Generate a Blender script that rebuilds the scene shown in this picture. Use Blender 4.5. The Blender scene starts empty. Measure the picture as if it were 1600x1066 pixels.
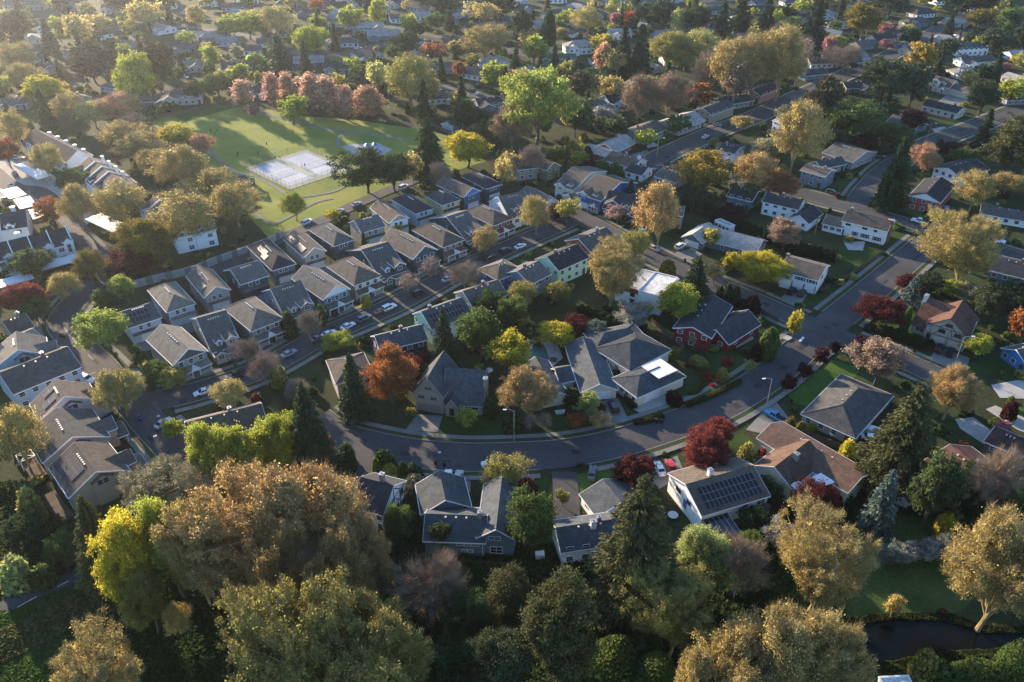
import bpy, bmesh, math, random
import numpy as np
from mathutils import Vector, Matrix
S = bpy.context.scene
COL = S.collection
PI = math.pi
R = math.radians
# ------------------------------------------------------------------ camera, light, exposure
cam_d = bpy.data.cameras.new('camera')
cam = bpy.data.objects.new('camera', cam_d)
COL.objects.link(cam)
cam.location = (0, 0, 126)
cam.rotation_euler = (R(90 - 33), 0, 0)
cam_d.sensor_width = 36
cam_d.lens = 36 * 1300 / 1600
cam_d.clip_start = 1
cam_d.clip_end = 6000
S.camera = cam
SUN_AZ, SUN_EL = R(-39.0), R(13.5)          # azimuth from +Y towards +X
sun_dir = Vector((math.sin(SUN_AZ) * math.cos(SUN_EL), math.cos(SUN_AZ) * math.cos(SUN_EL), math.sin(SUN_EL)))
world = bpy.data.worlds.new('World')
S.world = world
world.use_nodes = True
wn = world.node_tree
wn.nodes.clear()
sky = wn.nodes.new('ShaderNodeTexSky')
sky.sky_type = 'NISHITA'
sky.sun_disc = False
sky.sun_elevation = SUN_EL
sky.sun_rotation = SUN_AZ
sky.air_density = 1.0
sky.dust_density = 0.3
sky.ozone_density = 3.5
bg = wn.nodes.new('ShaderNodeBackground')
bg.inputs['Strength'].default_value = 0.132
wo = wn.nodes.new('ShaderNodeOutputWorld')
wn.links.new(sky.outputs[0], bg.inputs[0])
wn.links.new(bg.outputs[0], wo.inputs[0])
sun_l = bpy.data.lights.new('sun', 'SUN')
sun_l.energy = 5.0
sun_l.angle = R(0.6)
sun_l.color = (1.0, 0.78, 0.54)
sun = bpy.data.objects.new('sun', sun_l)
COL.objects.link(sun)
sun.location = sun_dir * 400
sun.rotation_euler = sun_dir.to_track_quat('Z', 'Y').to_euler()
S.view_settings.view_transform = 'Standard'
S.view_settings.look = 'None'
S.view_settings.gamma = 1.0
S.view_settings.use_curve_mapping = False
S.view_settings.exposure = 1.66
cy = S.cycles
cy.max_bounces = 4
cy.diffuse_bounces = 2
cy.glossy_bounces = 2
cy.transmission_bounces = 2
cy.transparent_max_bounces = 8
cy.volume_bounces = 0
cy.use_denoising = True
cy.caustics_reflective = False
cy.caustics_refractive = False
cy.sample_clamp_indirect = 4.0
# ------------------------------------------------------------------ materials
def nodemat(name):
 m = bpy.data.materials.new(name)
 m.use_nodes = True
 nt = m.node_tree
 nt.nodes.clear()
 out = nt.nodes.new('ShaderNodeOutputMaterial')
 return m, nt, out
def N(nt, t, **kw):
 n = nt.nodes.new(t)
 for k, v in kw.items():
  if k in n.inputs:
   n.inputs[k].default_value = v
  else:
   setattr(n, k, v)
 return n
def objcolor_mat(name, rough=0.8, courses=0.0, scale=0.6, amp=0.35, fine=6.0, famp=0.25, bump=0.0, spec=0.3, metal=0.0, stretch=(1, 1, 1)):
 """Principled material whose base colour is the object's own colour, broken up by two noises."""
 m, nt, out = nodemat(name)
 L = nt.links.new
 oi = N(nt, 'ShaderNodeObjectInfo')
 tc = N(nt, 'ShaderNodeTexCoord')
 mp = N(nt, 'ShaderNodeMapping')
 mp.inputs['Scale'].default_value = stretch
 L(tc.outputs['Object'], mp.inputs['Vector'])
 n1 = N(nt, 'ShaderNodeTexNoise', Scale=scale, Detail=4.0)
 n2 = N(nt, 'ShaderNodeTexNoise', Scale=fine, Detail=3.0)
 L(mp.outputs[0], n1.inputs['Vector']); L(mp.outputs[0], n2.inputs['Vector'])
 a = N(nt, 'ShaderNodeMapRange'); a.inputs[1].default_value = .3; a.inputs[2].default_value = .7
 a.inputs[3].default_value = 1 - amp; a.inputs[4].default_value = 1 + amp
 b = N(nt, 'ShaderNodeMapRange'); b.inputs[1].default_value = .3; b.inputs[2].default_value = .7
 b.inputs[3].default_value = 1 - famp; b.inputs[4].default_value = 1 + famp
 L(n1.outputs['Fac'], a.inputs[0]); L(n2.outputs['Fac'], b.inputs[0])
 mu = N(nt, 'ShaderNodeMath', operation='MULTIPLY'); L(a.outputs[0], mu.inputs[0]); L(b.outputs[0], mu.inputs[1])
 if courses:
  sx = N(nt, 'ShaderNodeSeparateXYZ'); L(tc.outputs['Object'], sx.inputs[0])
  f = N(nt, 'ShaderNodeMath', operation='MULTIPLY'); f.inputs[1].default_value = 1 / .17; L(sx.outputs['Z'], f.inputs[0])
  fr = N(nt, 'ShaderNodeMath', operation='FRACT'); L(f.outputs[0], fr.inputs[0])
  cm = N(nt, 'ShaderNodeMapRange'); cm.inputs[3].default_value = 1 - courses; cm.inputs[4].default_value = 1 + courses * .6; L(fr.outputs[0], cm.inputs[0])
  m2 = N(nt, 'ShaderNodeMath', operation='MULTIPLY'); L(mu.outputs[0], m2.inputs[0]); L(cm.outputs[0], m2.inputs[1])
  rn = N(nt, 'ShaderNodeMapRange'); rn.inputs[3].default_value = .78; rn.inputs[4].default_value = 1.2; L(oi.outputs['Random'], rn.inputs[0])
  m3 = N(nt, 'ShaderNodeMath', operation='MULTIPLY'); L(m2.outputs[0], m3.inputs[0]); L(rn.outputs[0], m3.inputs[1])
  n3 = N(nt, 'ShaderNodeTexNoise', Scale=1.0, Detail=3.0); mp3 = N(nt, 'ShaderNodeMapping'); mp3.inputs['Scale'].default_value = (1.3, 1.3, .12)
  L(tc.outputs['Object'], mp3.inputs['Vector']); L(mp3.outputs[0], n3.inputs['Vector'])
  st = N(nt, 'ShaderNodeMapRange'); st.inputs[1].default_value = .35; st.inputs[2].default_value = .65; st.inputs[3].default_value = .8; st.inputs[4].default_value = 1.15; L(n3.outputs['Fac'], st.inputs[0])
  m4 = N(nt, 'ShaderNodeMath', operation='MULTIPLY'); L(m3.outputs[0], m4.inputs[0]); L(st.outputs[0], m4.inputs[1])
  mu = m4
 mx = N(nt, 'ShaderNodeVectorMath', operation='SCALE'); L(oi.outputs['Color'], mx.inputs[0]); L(mu.outputs[0], mx.inputs['Scale'])
 p = N(nt, 'ShaderNodeBsdfPrincipled', Roughness=rough, Metallic=metal)
 p.inputs['Specular IOR Level'].default_value = spec
 L(mx.outputs[0], p.inputs['Base Color'])
 if bump:
  bp = N(nt, 'ShaderNodeBump', Strength=bump, Distance=0.03)
  L(n2.outputs['Fac'], bp.inputs['Height']); L(bp.outputs[0], p.inputs['Normal'])
 L(p.outputs[0], out.inputs[0])
 return m
def flat_mat(name, col, rough=0.7, spec=0.3, metal=0.0, amp=0.2, scale=2.0, emit=None):
 m, nt, out = nodemat(name)
 L = nt.links.new
 tc = N(nt, 'ShaderNodeTexCoord')
 n1 = N(nt, 'ShaderNodeTexNoise', Scale=scale, Detail=4.0); L(tc.outputs['Object'], n1.inputs['Vector'])
 a = N(nt, 'ShaderNodeMapRange'); a.inputs[1].default_value = .3; a.inputs[2].default_value = .7
 a.inputs[3].default_value = 1 - amp; a.inputs[4].default_value = 1 + amp
 L(n1.outputs['Fac'], a.inputs[0])
 mx = N(nt, 'ShaderNodeVectorMath', operation='SCALE'); mx.inputs[0].default_value = col; L(a.outputs[0], mx.inputs['Scale'])
 p = N(nt, 'ShaderNodeBsdfPrincipled', Roughness=rough, Metallic=metal)
 p.inputs['Specular IOR Level'].default_value = spec
 L(mx.outputs[0], p.inputs['Base Color'])
 L(p.outputs[0], out.inputs[0])
 return m
def ramp_mat(name, cols, scale=0.05, scale2=1.2, rough=0.95, bump=0.3, mix2=0.5, spec=0.15):
 """ground-like material: colours of a ramp chosen by a broad noise mixed with a fine one"""
 m, nt, out = nodemat(name)
 L = nt.links.new
 tc = N(nt, 'ShaderNodeTexCoord')
 n1 = N(nt, 'ShaderNodeTexNoise', Scale=scale, Detail=6.0, Roughness=0.6)
 n2 = N(nt, 'ShaderNodeTexNoise', Scale=scale2, Detail=6.0, Roughness=0.7)
 L(tc.outputs['Object'], n1.inputs['Vector']); L(tc.outputs['Object'], n2.inputs['Vector'])
 mx = N(nt, 'ShaderNodeMix'); mx.inputs['Factor'].default_value = mix2
 L(n1.outputs['Fac'], mx.inputs[2]); L(n2.outputs['Fac'], mx.inputs[3])
 cr = N(nt, 'ShaderNodeValToRGB')
 el = cr.color_ramp.elements
 k = len(cols)
 for i, c in enumerate(cols):
  pos = 0.34 + 0.32 * i / max(1, k - 1)
  if i < 2:
   e = el[i]; e.position = pos
  else:
   e = el.new(pos)
  e.color = (*c, 1)
 L(mx.outputs[0], cr.inputs[0])
 p = N(nt, 'ShaderNodeBsdfPrincipled', Roughness=rough)
 p.inputs['Specular IOR Level'].default_value = spec
 L(cr.outputs[0], p.inputs['Base Color'])
 if bump:
  bp = N(nt, 'ShaderNodeBump', Strength=bump, Distance=0.15)
  L(n2.outputs['Fac'], bp.inputs['Height']); L(bp.outputs[0], p.inputs['Normal'])
 L(p.outputs[0], out.inputs[0])
 return m
def leaf_mat(name, trans=0.35):
 m, nt, out = nodemat(name)
 L = nt.links.new
 oi = N(nt, 'ShaderNodeObjectInfo')
 ge = N(nt, 'ShaderNodeNewGeometry')
 tc = N(nt, 'ShaderNodeTexCoord')
 nz = N(nt, 'ShaderNodeTexNoise', Scale=5.0, Detail=3.0); L(tc.outputs['Object'], nz.inputs['Vector'])
 a = N(nt, 'ShaderNodeMapRange'); a.inputs[1].default_value = 0; a.inputs[2].default_value = 1
 a.inputs[3].default_value = .66; a.inputs[4].default_value = 1.34
 L(ge.outputs['Random Per Island'], a.inputs[0])
 b = N(nt, 'ShaderNodeMapRange'); b.inputs[1].default_value = .3; b.inputs[2].default_value = .7
 b.inputs[3].default_value = .62; b.inputs[4].default_value = 1.35
 L(nz.outputs['Fac'], b.inputs[0])
 mu = N(nt, 'ShaderNodeMath', operation='MULTIPLY'); L(a.outputs[0], mu.inputs[0]); L(b.outputs[0], mu.inputs[1])
 mx = N(nt, 'ShaderNodeVectorMath', operation='SCALE'); L(oi.outputs['Color'], mx.inputs[0]); L(mu.outputs[0], mx.inputs['Scale'])
 hs = N(nt, 'ShaderNodeHueSaturation')
 hr = N(nt, 'ShaderNodeMapRange'); hr.inputs[3].default_value = .475; hr.inputs[4].default_value = .525
 L(nz.outputs['Fac'], hr.inputs[0]); L(hr.outputs[0], hs.inputs['Hue'])
 L(mx.outputs[0], hs.inputs['Color'])
 d = N(nt, 'ShaderNodeBsdfPrincipled', Roughness=0.75)
 d.inputs['Specular IOR Level'].default_value = 0.12
 t = N(nt, 'ShaderNodeBsdfTranslucent')
 L(hs.outputs[0], d.inputs['Base Color']); L(hs.outputs[0], t.inputs['Color'])
 ms = N(nt, 'ShaderNodeMixShader'); ms.inputs[0].default_value = trans
 L(d.outputs[0], ms.inputs[1]); L(t.outputs[0], ms.inputs[2]); L(ms.outputs[0], out.inputs[0])
 return m
M = {}
M['leaf'] = leaf_mat('leaf', .5)
M['needle'] = leaf_mat('needle', .28)
M['bark'] = objcolor_mat('bark', .9, 0, 2, .3, 12, .3)
M['siding'] = objcolor_mat('painted_siding', .65, 0, .35, .07, 5, .06, bump=.15, stretch=(.6, .6, 5))
M['shingle'] = objcolor_mat('asphalt_shingle', .92, .22, .45, .16, 7, .32, bump=.5, spec=.15, stretch=(1, 1, 1.6))
M['trim'] = objcolor_mat('painted_trim', .5, 0, 1, .05, 6, .05)
M['paint'] = objcolor_mat('car_paint', .28, 0, .5, .03, 3, .02, spec=.6)
M['glass'] = flat_mat('window_glass', (.018, .022, .028), .08, .6, amp=.3)
M['carglass'] = flat_mat('car_glass', (.012, .014, .016), .06, .6)
M['tyre'] = flat_mat('tyre_rubber', (.015, .015, .015), .8)
M['rim'] = flat_mat('wheel_rim', (.4, .4, .41), .3, .5, .8)
M['lampglass'] = flat_mat('headlight_lens', (.6, .6, .6), .1, .6)
M['taillight'] = flat_mat('taillight_lens', (.3, .01, .01), .2, .6)
M['garage'] = objcolor_mat('garage_door_paint', .5, 0, 1, .05, 6, .05)
M['solar'] = flat_mat('solar_cell', (.012, .014, .022), .55, .3, amp=.25, scale=1.5)
M['solarframe'] = flat_mat('solar_frame', (.35, .35, .36), .35, .5, .6)
M['metal'] = flat_mat('galvanised_metal', (.42, .43, .44), .45, .5, .6)
M['darkmetal'] = flat_mat('dark_metal', (.09, .10, .10), .5, .4, .5)
M['brick'] = ramp_mat('chimney_brick', [(.16, .055, .04), (.26, .09, .06), (.30, .16, .12)], 1.5, 9, .9, .4, .7)
M['stone'] = ramp_mat('chimney_stone', [(.22, .19, .15), (.32, .28, .23), (.42, .38, .32)], 1.5, 7, .9, .4, .7)
M['wood'] = ramp_mat('weathered_wood', [(.07, .05, .04), (.13, .095, .07), (.19, .15, .115)], .8, 8, .9, .3, .6)
M['asphalt'] = ramp_mat('asphalt', [(.034, .034, .037), (.050, .050, .054), (.066, .066, .070), (.105, .102, .098)], .10, 2.2, .9, .2, .5, .3)
M['asphalt_crack'] = flat_mat('tar_seam', (.022, .022, .024), .6, .4)
M['asphalt_patch'] = ramp_mat('asphalt_patch', [(.026, .026, .028), (.036, .036, .038), (.05, .05, .05)], .3, 3, .9, .1, .5)
M['conc'] = ramp_mat('worn_concrete', [(.13, .125, .115), (.19, .185, .17), (.25, .24, .22)], .25, 2.5, .9, .15, .5)
M['pale'] = ramp_mat('pale_concrete', [(.28, .27, .25), (.36, .35, .33), (.44, .43, .41)], .25, 2.5, .9, .15, .5)
M['kerb'] = ramp_mat('kerb_concrete', [(.14, .135, .125), (.21, .20, .19), (.27, .26, .25)], .4, 3, .9, .1, .5)
M['ground'] = ramp_mat('garden_ground', [(.012, .020, .007), (.020, .036, .010), (.034, .030, .016), (.030, .056, .014), (.050, .048, .026), (.045, .080, .020)], .11, 1.1, .97, .6, .55)
M['verge'] = ramp_mat('worn_verge', [(.018, .036, .010), (.034, .055, .014), (.055, .055, .025), (.045, .038, .026)], .25, 2.0, .95, .5, .5)
M['park'] = ramp_mat('park_grass', [(.110, .155, .026), (.160, .200, .034), (.230, .240, .045), (.280, .260, .070)], .06, 1.0, .95, .5, .4)
M['lit'] = ramp_mat('sunlit_lawn', [(.030, .075, .012), (.050, .105, .018), (.080, .130, .026)], .2, 2.0, .95, .5, .5)  # lawn green brightened for sunny plots, the sunlight is in the colour
M['dark'] = ramp_mat('shaded_lawn', [(.014, .038, .008), (.024, .058, .011), (.042, .075, .018)], .2, 2.0, .95, .5, .5)  # the same lawn darkened, shade put into the colour
M['rough'] = ramp_mat('rough_meadow', [(.020, .048, .011), (.036, .075, .016), (.065, .090, .026), (.11, .10, .05)], .12, 1.3, .97, .8, .5)
M['court'] = ramp_mat('court_surround', [(.26, .28, .22), (.33, .34, .26), (.38, .37, .30)], .1, 1.5, .85, .05, .4)
M['courtblue'] = ramp_mat('court_blue', [(.34, .36, .41), (.42, .44, .48), (.50, .51, .53)], .1, 1.5, .85, .05, .4)
M['white'] = flat_mat('white_paint', (.75, .75, .74), .6, amp=.06)
M['bark_mulch'] = ramp_mat('bark_mulch', [(.03, .018, .012), (.055, .032, .02), (.08, .05, .03)], .5, 4, .97, .6, .6)
M['poolcover'] = flat_mat('pool_cover', (.02, .09, .085), .5, .4, amp=.25, scale=.6)
M['skin'] = flat_mat('clothing', (.05, .05, .06), .8)
M['binplastic'] = objcolor_mat('bin_plastic', .45, 0, 1, .05, 5, .05)
def water_mat():
 m, nt, out = nodemat('pond_water')
 L = nt.links.new
 p = N(nt, 'ShaderNodeBsdfPrincipled', Roughness=0.07)
 p.inputs['Base Color'].default_value = (.004, .006, .008, 1)
 p.inputs['Specular IOR Level'].default_value = 0.10
 tc = N(nt, 'ShaderNodeTexCoord')
 nz = N(nt, 'ShaderNodeTexNoise', Scale=.9, Detail=5.0); L(tc.outputs['Object'], nz.inputs['Vector'])
 bp = N(nt, 'ShaderNodeBump', Strength=.12, Distance=.1); L(nz.outputs['Fac'], bp.inputs['Height']); L(bp.outputs[0], p.inputs['Normal'])
 L(p.outputs[0], out.inputs[0])
 return m
M['water'] = water_mat()
def mesh_fence_mat():
 m, nt, out = nodemat('chain_link')
 L = nt.links.new
 p = N(nt, 'ShaderNodeBsdfPrincipled', Roughness=.5, Metallic=.4)
 p.inputs['Base Color'].default_value = (.16, .18, .17, 1)
 t = N(nt, 'ShaderNodeBsdfTransparent')
 ms = N(nt, 'ShaderNodeMixShader'); ms.inputs[0].default_value = .16
 L(t.outputs[0], ms.inputs[1]); L(p.outputs[0], ms.inputs[2]); L(ms.outputs[0], out.inputs[0])
 return m
M['chain'] = mesh_fence_mat()
# ------------------------------------------------------------------ helpers
class MB:
 """collects faces, links them as ONE mesh"""
 def __init__(s):
  s.v = []; s.f = []
 def poly(s, pts):
  i = len(s.v); s.v += [tuple(p) for p in pts]; s.f.append(tuple(range(i, i + len(pts))))
 def box(s, x0, x1, y0, y1, z0, z1):
  i = len(s.v)
  s.v += [(x0, y0, z0), (x1, y0, z0), (x1, y1, z0), (x0, y1, z0), (x0, y0, z1), (x1, y0, z1), (x1, y1, z1), (x0, y1, z1)]
  s.f += [tuple(i + k for k in q) for q in ((0, 3, 2, 1), (4, 5, 6, 7), (0, 1, 5, 4), (1, 2, 6, 5), (2, 3, 7, 6), (3, 0, 4, 7))]
 def extrude(s, prof, a, b, axis='x'):
  """closed profile of (u,z) points extruded along x (u=y) or y (u=x) from a to b"""
  n = len(prof); i = len(s.v)
  for t in (a, b):
   for u, z in prof:
    s.v.append((t, u, z) if axis == 'x' else (u, t, z))
  s.f.append(tuple(i + k for k in range(n))[::-1]); s.f.append(tuple(i + n + k for k in range(n)))
  for k in range(n):
   k2 = (k + 1) % n
   s.f.append((i + k, i + k2, i + n + k2, i + n + k))
 def bar(s, p, q, w=.06, h=None):
  p, q = Vector(p), Vector(q); h = h or w
  d = (q - p).normalized()
  a = d.cross(Vector((0, 0, 1)))
  if a.length < .01: a = Vector((1, 0, 0))
  a.normalize(); b = d.cross(a).normalized()
  i = len(s.v)
  for c in (p, q):
   for sa, sb in ((-1, -1), (1, -1), (1, 1), (-1, 1)):
    s.v.append(tuple(c + a * sa * w / 2 + b * sb * h / 2))
  s.f += [tuple(i + k for k in q_) for q_ in ((0, 1, 2, 3), (7, 6, 5, 4), (0, 4, 5, 1), (1, 5, 6, 2), (2, 6, 7, 3), (3, 7, 4, 0))]
 def cyl(s, p, q, r0, r1=None, n=8):
  p, q = Vector(p), Vector(q); r1 = r0 if r1 is None else r1
  d = (q - p).normalized(); a = d.orthogonal().normalized(); b = d.cross(a)
  i = len(s.v)
  for c, r in ((p, r0), (q, r1)):
   for k in range(n):
    t = 2 * PI * k / n
    s.v.append(tuple(c + (a * math.cos(t) + b * math.sin(t)) * r))
  for k in range(n):
   k2 = (k + 1) % n
   s.f.append((i + k, i + k2, i + n + k2, i + n + k))
  s.f.append(tuple(i + k for k in range(n))[::-1]); s.f.append(tuple(i + n + k for k in range(n)))
 def mesh(s, name, mat):
  me = bpy.data.meshes.new(name)
  me.from_pydata(s.v, [], s.f)
  bm = bmesh.new(); bm.from_mesh(me)
  bmesh.ops.recalc_face_normals(bm, faces=bm.faces); bm.to_mesh(me); bm.free()
  me.materials.append(mat)
  return me
 def build(s, name, mat, parent=None, color=None, mw=None):
  return link(name, s.mesh(name, mat), parent, color, mw)
def link(name, data, parent=None, color=None, ml=None):
 o = bpy.data.objects.new(name, data)
 COL.objects.link(o)
 if parent: o.parent = parent
 if color: o.color = (*color[:3], 1)
 if ml is not None: o.matrix_local = ml
 return o
def tag(o, label, cat, group=None):
 o['label'] = label; o['category'] = cat
 if group: o['group'] = group
 return o
def empty(name, loc, rz=0):
 o = bpy.data.objects.new(name, None); COL.objects.link(o)
 o.location = loc; o.rotation_euler = (0, 0, rz); o.empty_display_size = .5
 return o
CACHE = {}
def cached(key, fn):
 if key not in CACHE: CACHE[key] = fn()
 return CACHE[key]
def sheet(name, mat, pts, z, kind='structure'):
 bm = bmesh.new()
 vs = [bm.verts.new((x, y, z)) for x, y in pts]
 f = bm.faces.new(vs)
 bmesh.ops.triangulate(bm, faces=[f])
 for f in bm.faces:
  if f.normal.z < 0: f.normal_flip()
 me = bpy.data.meshes.new(name); bm.to_mesh(me); bm.free(); me.materials.append(mat)
 o = link(name, me); o['kind'] = kind
 return o
def smooth(pts, n=6):
 out = []
 P = [pts[0]] + list(pts) + [pts[-1]]
 for i in range(1, len(P) - 2):
  p0, p1, p2, p3 = [np.array(P[j], float) for j in (i - 1, i, i + 1, i + 2)]
  for k in range(n):
   t = k / n
   out.append(.5 * ((2 * p1) + (-p0 + p2) * t + (2 * p0 - 5 * p1 + 4 * p2 - p3) * t * t + (-p0 + 3 * p1 - 3 * p2 + p3) * t ** 3))
 out.append(np.array(P[-2], float))
 return np.array(out)
def offset(path, d):
 t = np.gradient(path, axis=0)
 t /= np.linalg.norm(t, axis=1)[:, None]
 n = np.stack([-t[:, 1], t[:, 0]], 1)
 return path + n * d
def strip(name, mat, path, d0, d1, z, h=0, kind='structure', mb=None):
 a, b = offset(path, d0), offset(path, d1)
 own = mb is None
 mb = mb or MB()
 for i in range(len(path) - 1):
  p = [a[i], a[i + 1], b[i + 1], b[i]]
  mb.poly([(q[0], q[1], z + h) for q in p])
  if h:
   mb.poly([(a[i][0], a[i][1], z), (a[i + 1][0], a[i + 1][1], z), (a[i + 1][0], a[i + 1][1], z + h), (a[i][0], a[i][1], z + h)])
   mb.poly([(b[i][0], b[i][1], z), (b[i + 1][0], b[i + 1][1], z), (b[i + 1][0], b[i + 1][1], z + h), (b[i][0], b[i][1], z + h)])
 if own:
  o = mb.build(name, mat); o['kind'] = kind
  return o
# ------------------------------------------------------------------ measured places, sizes, colours and descriptions of everything
PHRASES = ['grey townhouse with the white dormer gable end','between the big yellow trees and the far road','beside the gold green tree at the upper right','beside the spreading tan tree at top centre','among the pink blossoms at the upper right','left of the dormered cape house top right','white split level house with two garages','tiled hipped house with white patio roof','blue grey split house on the side street','brown roofed house with white patio roof','slate blue ranch behind the big tan tree','grey hipped bungalow on the corner lawn','along the pavement of the curved street','white walled house behind the tall pine','left of the lime tree behind the condos','half timbered white house by the maple','brown porch townhouse at the left edge','behind the tudor house with brown roof','at the top below the dark conifer row','behind the half timbered house garden','by the tall spruce at the upper right','white two storey house with dark roof','by the far road beyond the lime trees','dark ranch house around the courtyard','at the right edge above the olive fir','on the short street right of the park','brown hipped house by the hedge curve','at the top near the bright lime trees','grey hipped townhouse at the row end','below the garden of the grey U house','camper trailer behind the pale ranch','beside the upper right street corner','tan gabled ranch by the crimson tree','grey gabled ranch behind the conifer','navy roofed house behind the poplars','dormered cape house with red chimney','brown hipped house at the right edge','white shed corner at the bottom edge','at the near left corner of the park','long white house with brick chimney','along the top beyond the park trees','by the power pole right of the park','long white ranch at the upper right','bright blue house at the right edge','sand solar townhouse above the deck','grey garden shed by the park fence','at the right end of the grey grove','cream house with tall sloping roof','between the two right hand streets','stone tudor house with steep gable','dark ranch with two white chimneys','charcoal cottage with white gables','in the green thicket at the bottom','in the row between condos and park','long white gabled corner townhouse','near the road bend beyond the park','around the green flat roofed house','low green grey ranch with carport','behind the pale roofed cul de sac','hipped light blue alley townhouse','on the verge by the curved street','by the big dark pines upper right','in the grey grove right of centre','blue grey hipped garage townhouse','grey house with pale awning roofs','white house with solar panel roof','at the top centre by the far road','on the shaded lawn above the pond','white house beyond the brick one','beyond the far right hand street','blue grey white gabled townhouse','white house with small dark roof','beside the white ranch top right','at the top right under the pines','red brick house with white gable','white ranch with dark brown roof','white condo with arched windows','charcoal hipped alley townhouse','turquoise long roofed townhouse','above the orange pink oval tree','in the meadow at the lower left','pale blue wide gabled townhouse','brown craftsman behind the park','taupe house behind the tan tree','at the hazy top left of centre','stepped solar gabled townhouse','white ranch with white chimney','in the wood at the bottom left','behind the tall lime park tree','in the conifer belt at the top','just beyond the far park fence','cream fronted brown townhouse','striped solar cream townhouse','in the hazy upper left corner','olive townhouse with tan roof','yellow cream hipped townhouse','at the bottom right of centre','grey roofed long condo block','teal white trimmed townhouse','beige brown roofed townhouse','on the far right hand street','grey ranch at the right edge','pale roofed cul de sac house','pale roofed long ranch house','steel blue back gabled house','bright blue gabled townhouse','slate cross gabled townhouse','on the near bank of the pond','at the left edge of the park','behind the first condo trees','above the bright lime poplar','pink fronted teal townhouse','dark green dormer townhouse','beside the lower left trail','violet solar teal townhouse','grey hipped porch townhouse','sand white gabled townhouse','navy house with porch gable','beyond the first pink trees','on the far lawn of the park','tudor house with brown roof','cream ranch with navy roof','behind the pink park trees','white end condo wall block','at the top right of centre','deep blue hipped townhouse','red brown house by the fir','sand side roofed townhouse','beside the condo driveway','brown stepped condo block','beside the condo car park','red gabled dark townhouse','by the tall dark conifers','right of the conifer belt','dark teal alley townhouse','pale blue solar townhouse','lavender solar townhouse','in the pale yellow grove','second white condo block','brown roofed condo block','right of the shaded lawn','blue gabled garage house','pink walled gabled house','red house with dark roof','by the brown twin pines','flat roofed white house','small white garden shed','pale metal roofed house','in the red tulip garden','below the dark red tree','tan roofed corner house','in the top right corner','in the bare brown grove','pale blue roofed ranch','peach walled townhouse','cream dormer townhouse','orange red brick house','blue roofed wing house','red fronted townhouse','beside the playground','at the hazy left edge','two tone roofed ranch','left of the dark pond','mint solar townhouse','above the pink trees','grey U shaped house','dark park shelter','mint green house']
ROADS = [('road',9.8,[(-48.5,159.2),(-42.5,153.6),(-35.9,150.3),(-23.6,146.7),(-11.7,145.1),(0.0,145.3),(11.8,146.4),(23.9,149.8),(36.7,155.5),(48.8,162.2),(58.3,169.3),(69.0,178.9),(78.8,189.5),(92.0,203.5),(106.6,218.6),(122.9,235.8),(142.3,256.5)]),('road',8.2,[(-130.0,228.2),(-131.0,213.2),(-129.2,203.5),(-121.1,193.4),(-108.1,180.1),(-95.2,166.1),(-85.9,156.0),(-74.3,144.0),(-65.9,135.6)]),('road',8.6,[(-92.3,165.6),(-85.3,167.7),(-77.0,172.1),(-67.3,178.9),(-60.6,186.7),(-53.7,195.7),(-44.3,204.5),(-34.4,214.0),(-25.7,224.5),(-16.4,235.8),(-6.4,246.5),(4.4,257.0),(15.3,267.2),(24.2,275.8)]),('road',8.4,[(22.2,288.3),(24.3,276.9),(31.4,266.2),(42.8,250.3),(53.4,236.7),(63.5,225.7),(73.1,216.3),(81.8,206.3),(88.8,199.0),(95.5,192.4),(103.5,185.5),(110.5,177.7),(116.4,171.5)]),('road',8.6,[(52.8,327.3),(67.2,318.8),(81.9,314.7),(95.9,309.4),(109.9,296.7),(129.1,280.8),(142.3,269.3),(150.2,261.0),(162.1,248.9),(178.4,232.4)]),('road',8.4,[(54.0,320.2),(61.8,334.6),(71.8,346.1),(92.9,368.4),(115.5,389.4),(146.6,423.1),(182.0,460.7),(216.1,495.7),(243.1,525.9),(278.5,566.4),(309.6,604.7),(348.3,647.7)]),('road',8.4,[(127.2,285.9),(136.1,300.4),(153.8,324.4),(177.0,346.9),(194.1,360.7),(216.2,377.3),(250.8,404.1),(293.0,434.3)]),('road',7.0,[(-214.9,324.4),(-194.3,304.2),(-181.9,299.2),(-165.2,281.4),(-149.5,262.6),(-135.2,245.6),(-127.0,236.7)]),('road',6.0,[(-95.5,233.2),(-82.4,254.1),(-68.5,272.0),(-57.3,288.3),(-44.8,303.6),(-28.7,322.3)]),('road',7.5,[(-128.9,458.2),(-111.4,495.7),(-92.6,516.5),(-71.7,535.5),(-47.3,529.0)]),('road',7.5,[(-104.1,590.8),(-86.8,581.2),(-62.0,559.3),(-34.5,540.5),(-7.8,521.1),(18.5,491.4)]),('road',7.5,[(-37.0,440.1),(-26.3,428.6),(-12.9,419.8),(0.0,407.2),(15.4,396.1),(30.6,392.2)]),('road',7.5,[(8.1,545.5),(31.7,532.3),(51.0,525.9),(78.8,529.0)]),('road',7.0,[(-222.4,581.2),(-196.6,566.4),(-172.3,554.1),(-145.1,525.9),(-125.1,505.9)]),('road',5.6,[(11.7,140.1),(11.7,133.6),(11.5,125.5)]),('road',7.0,[(-28.0,135.6),(-33.0,140.8),(-37.9,148.5),(-40.7,151.9)]),('footpath',3.4,[(-99.7,97.8),(-95.1,102.4),(-89.9,106.6),(-83.9,110.9),(-81.4,115.3)])]
KERBED = [0,1,2,3,4,5,6]
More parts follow.
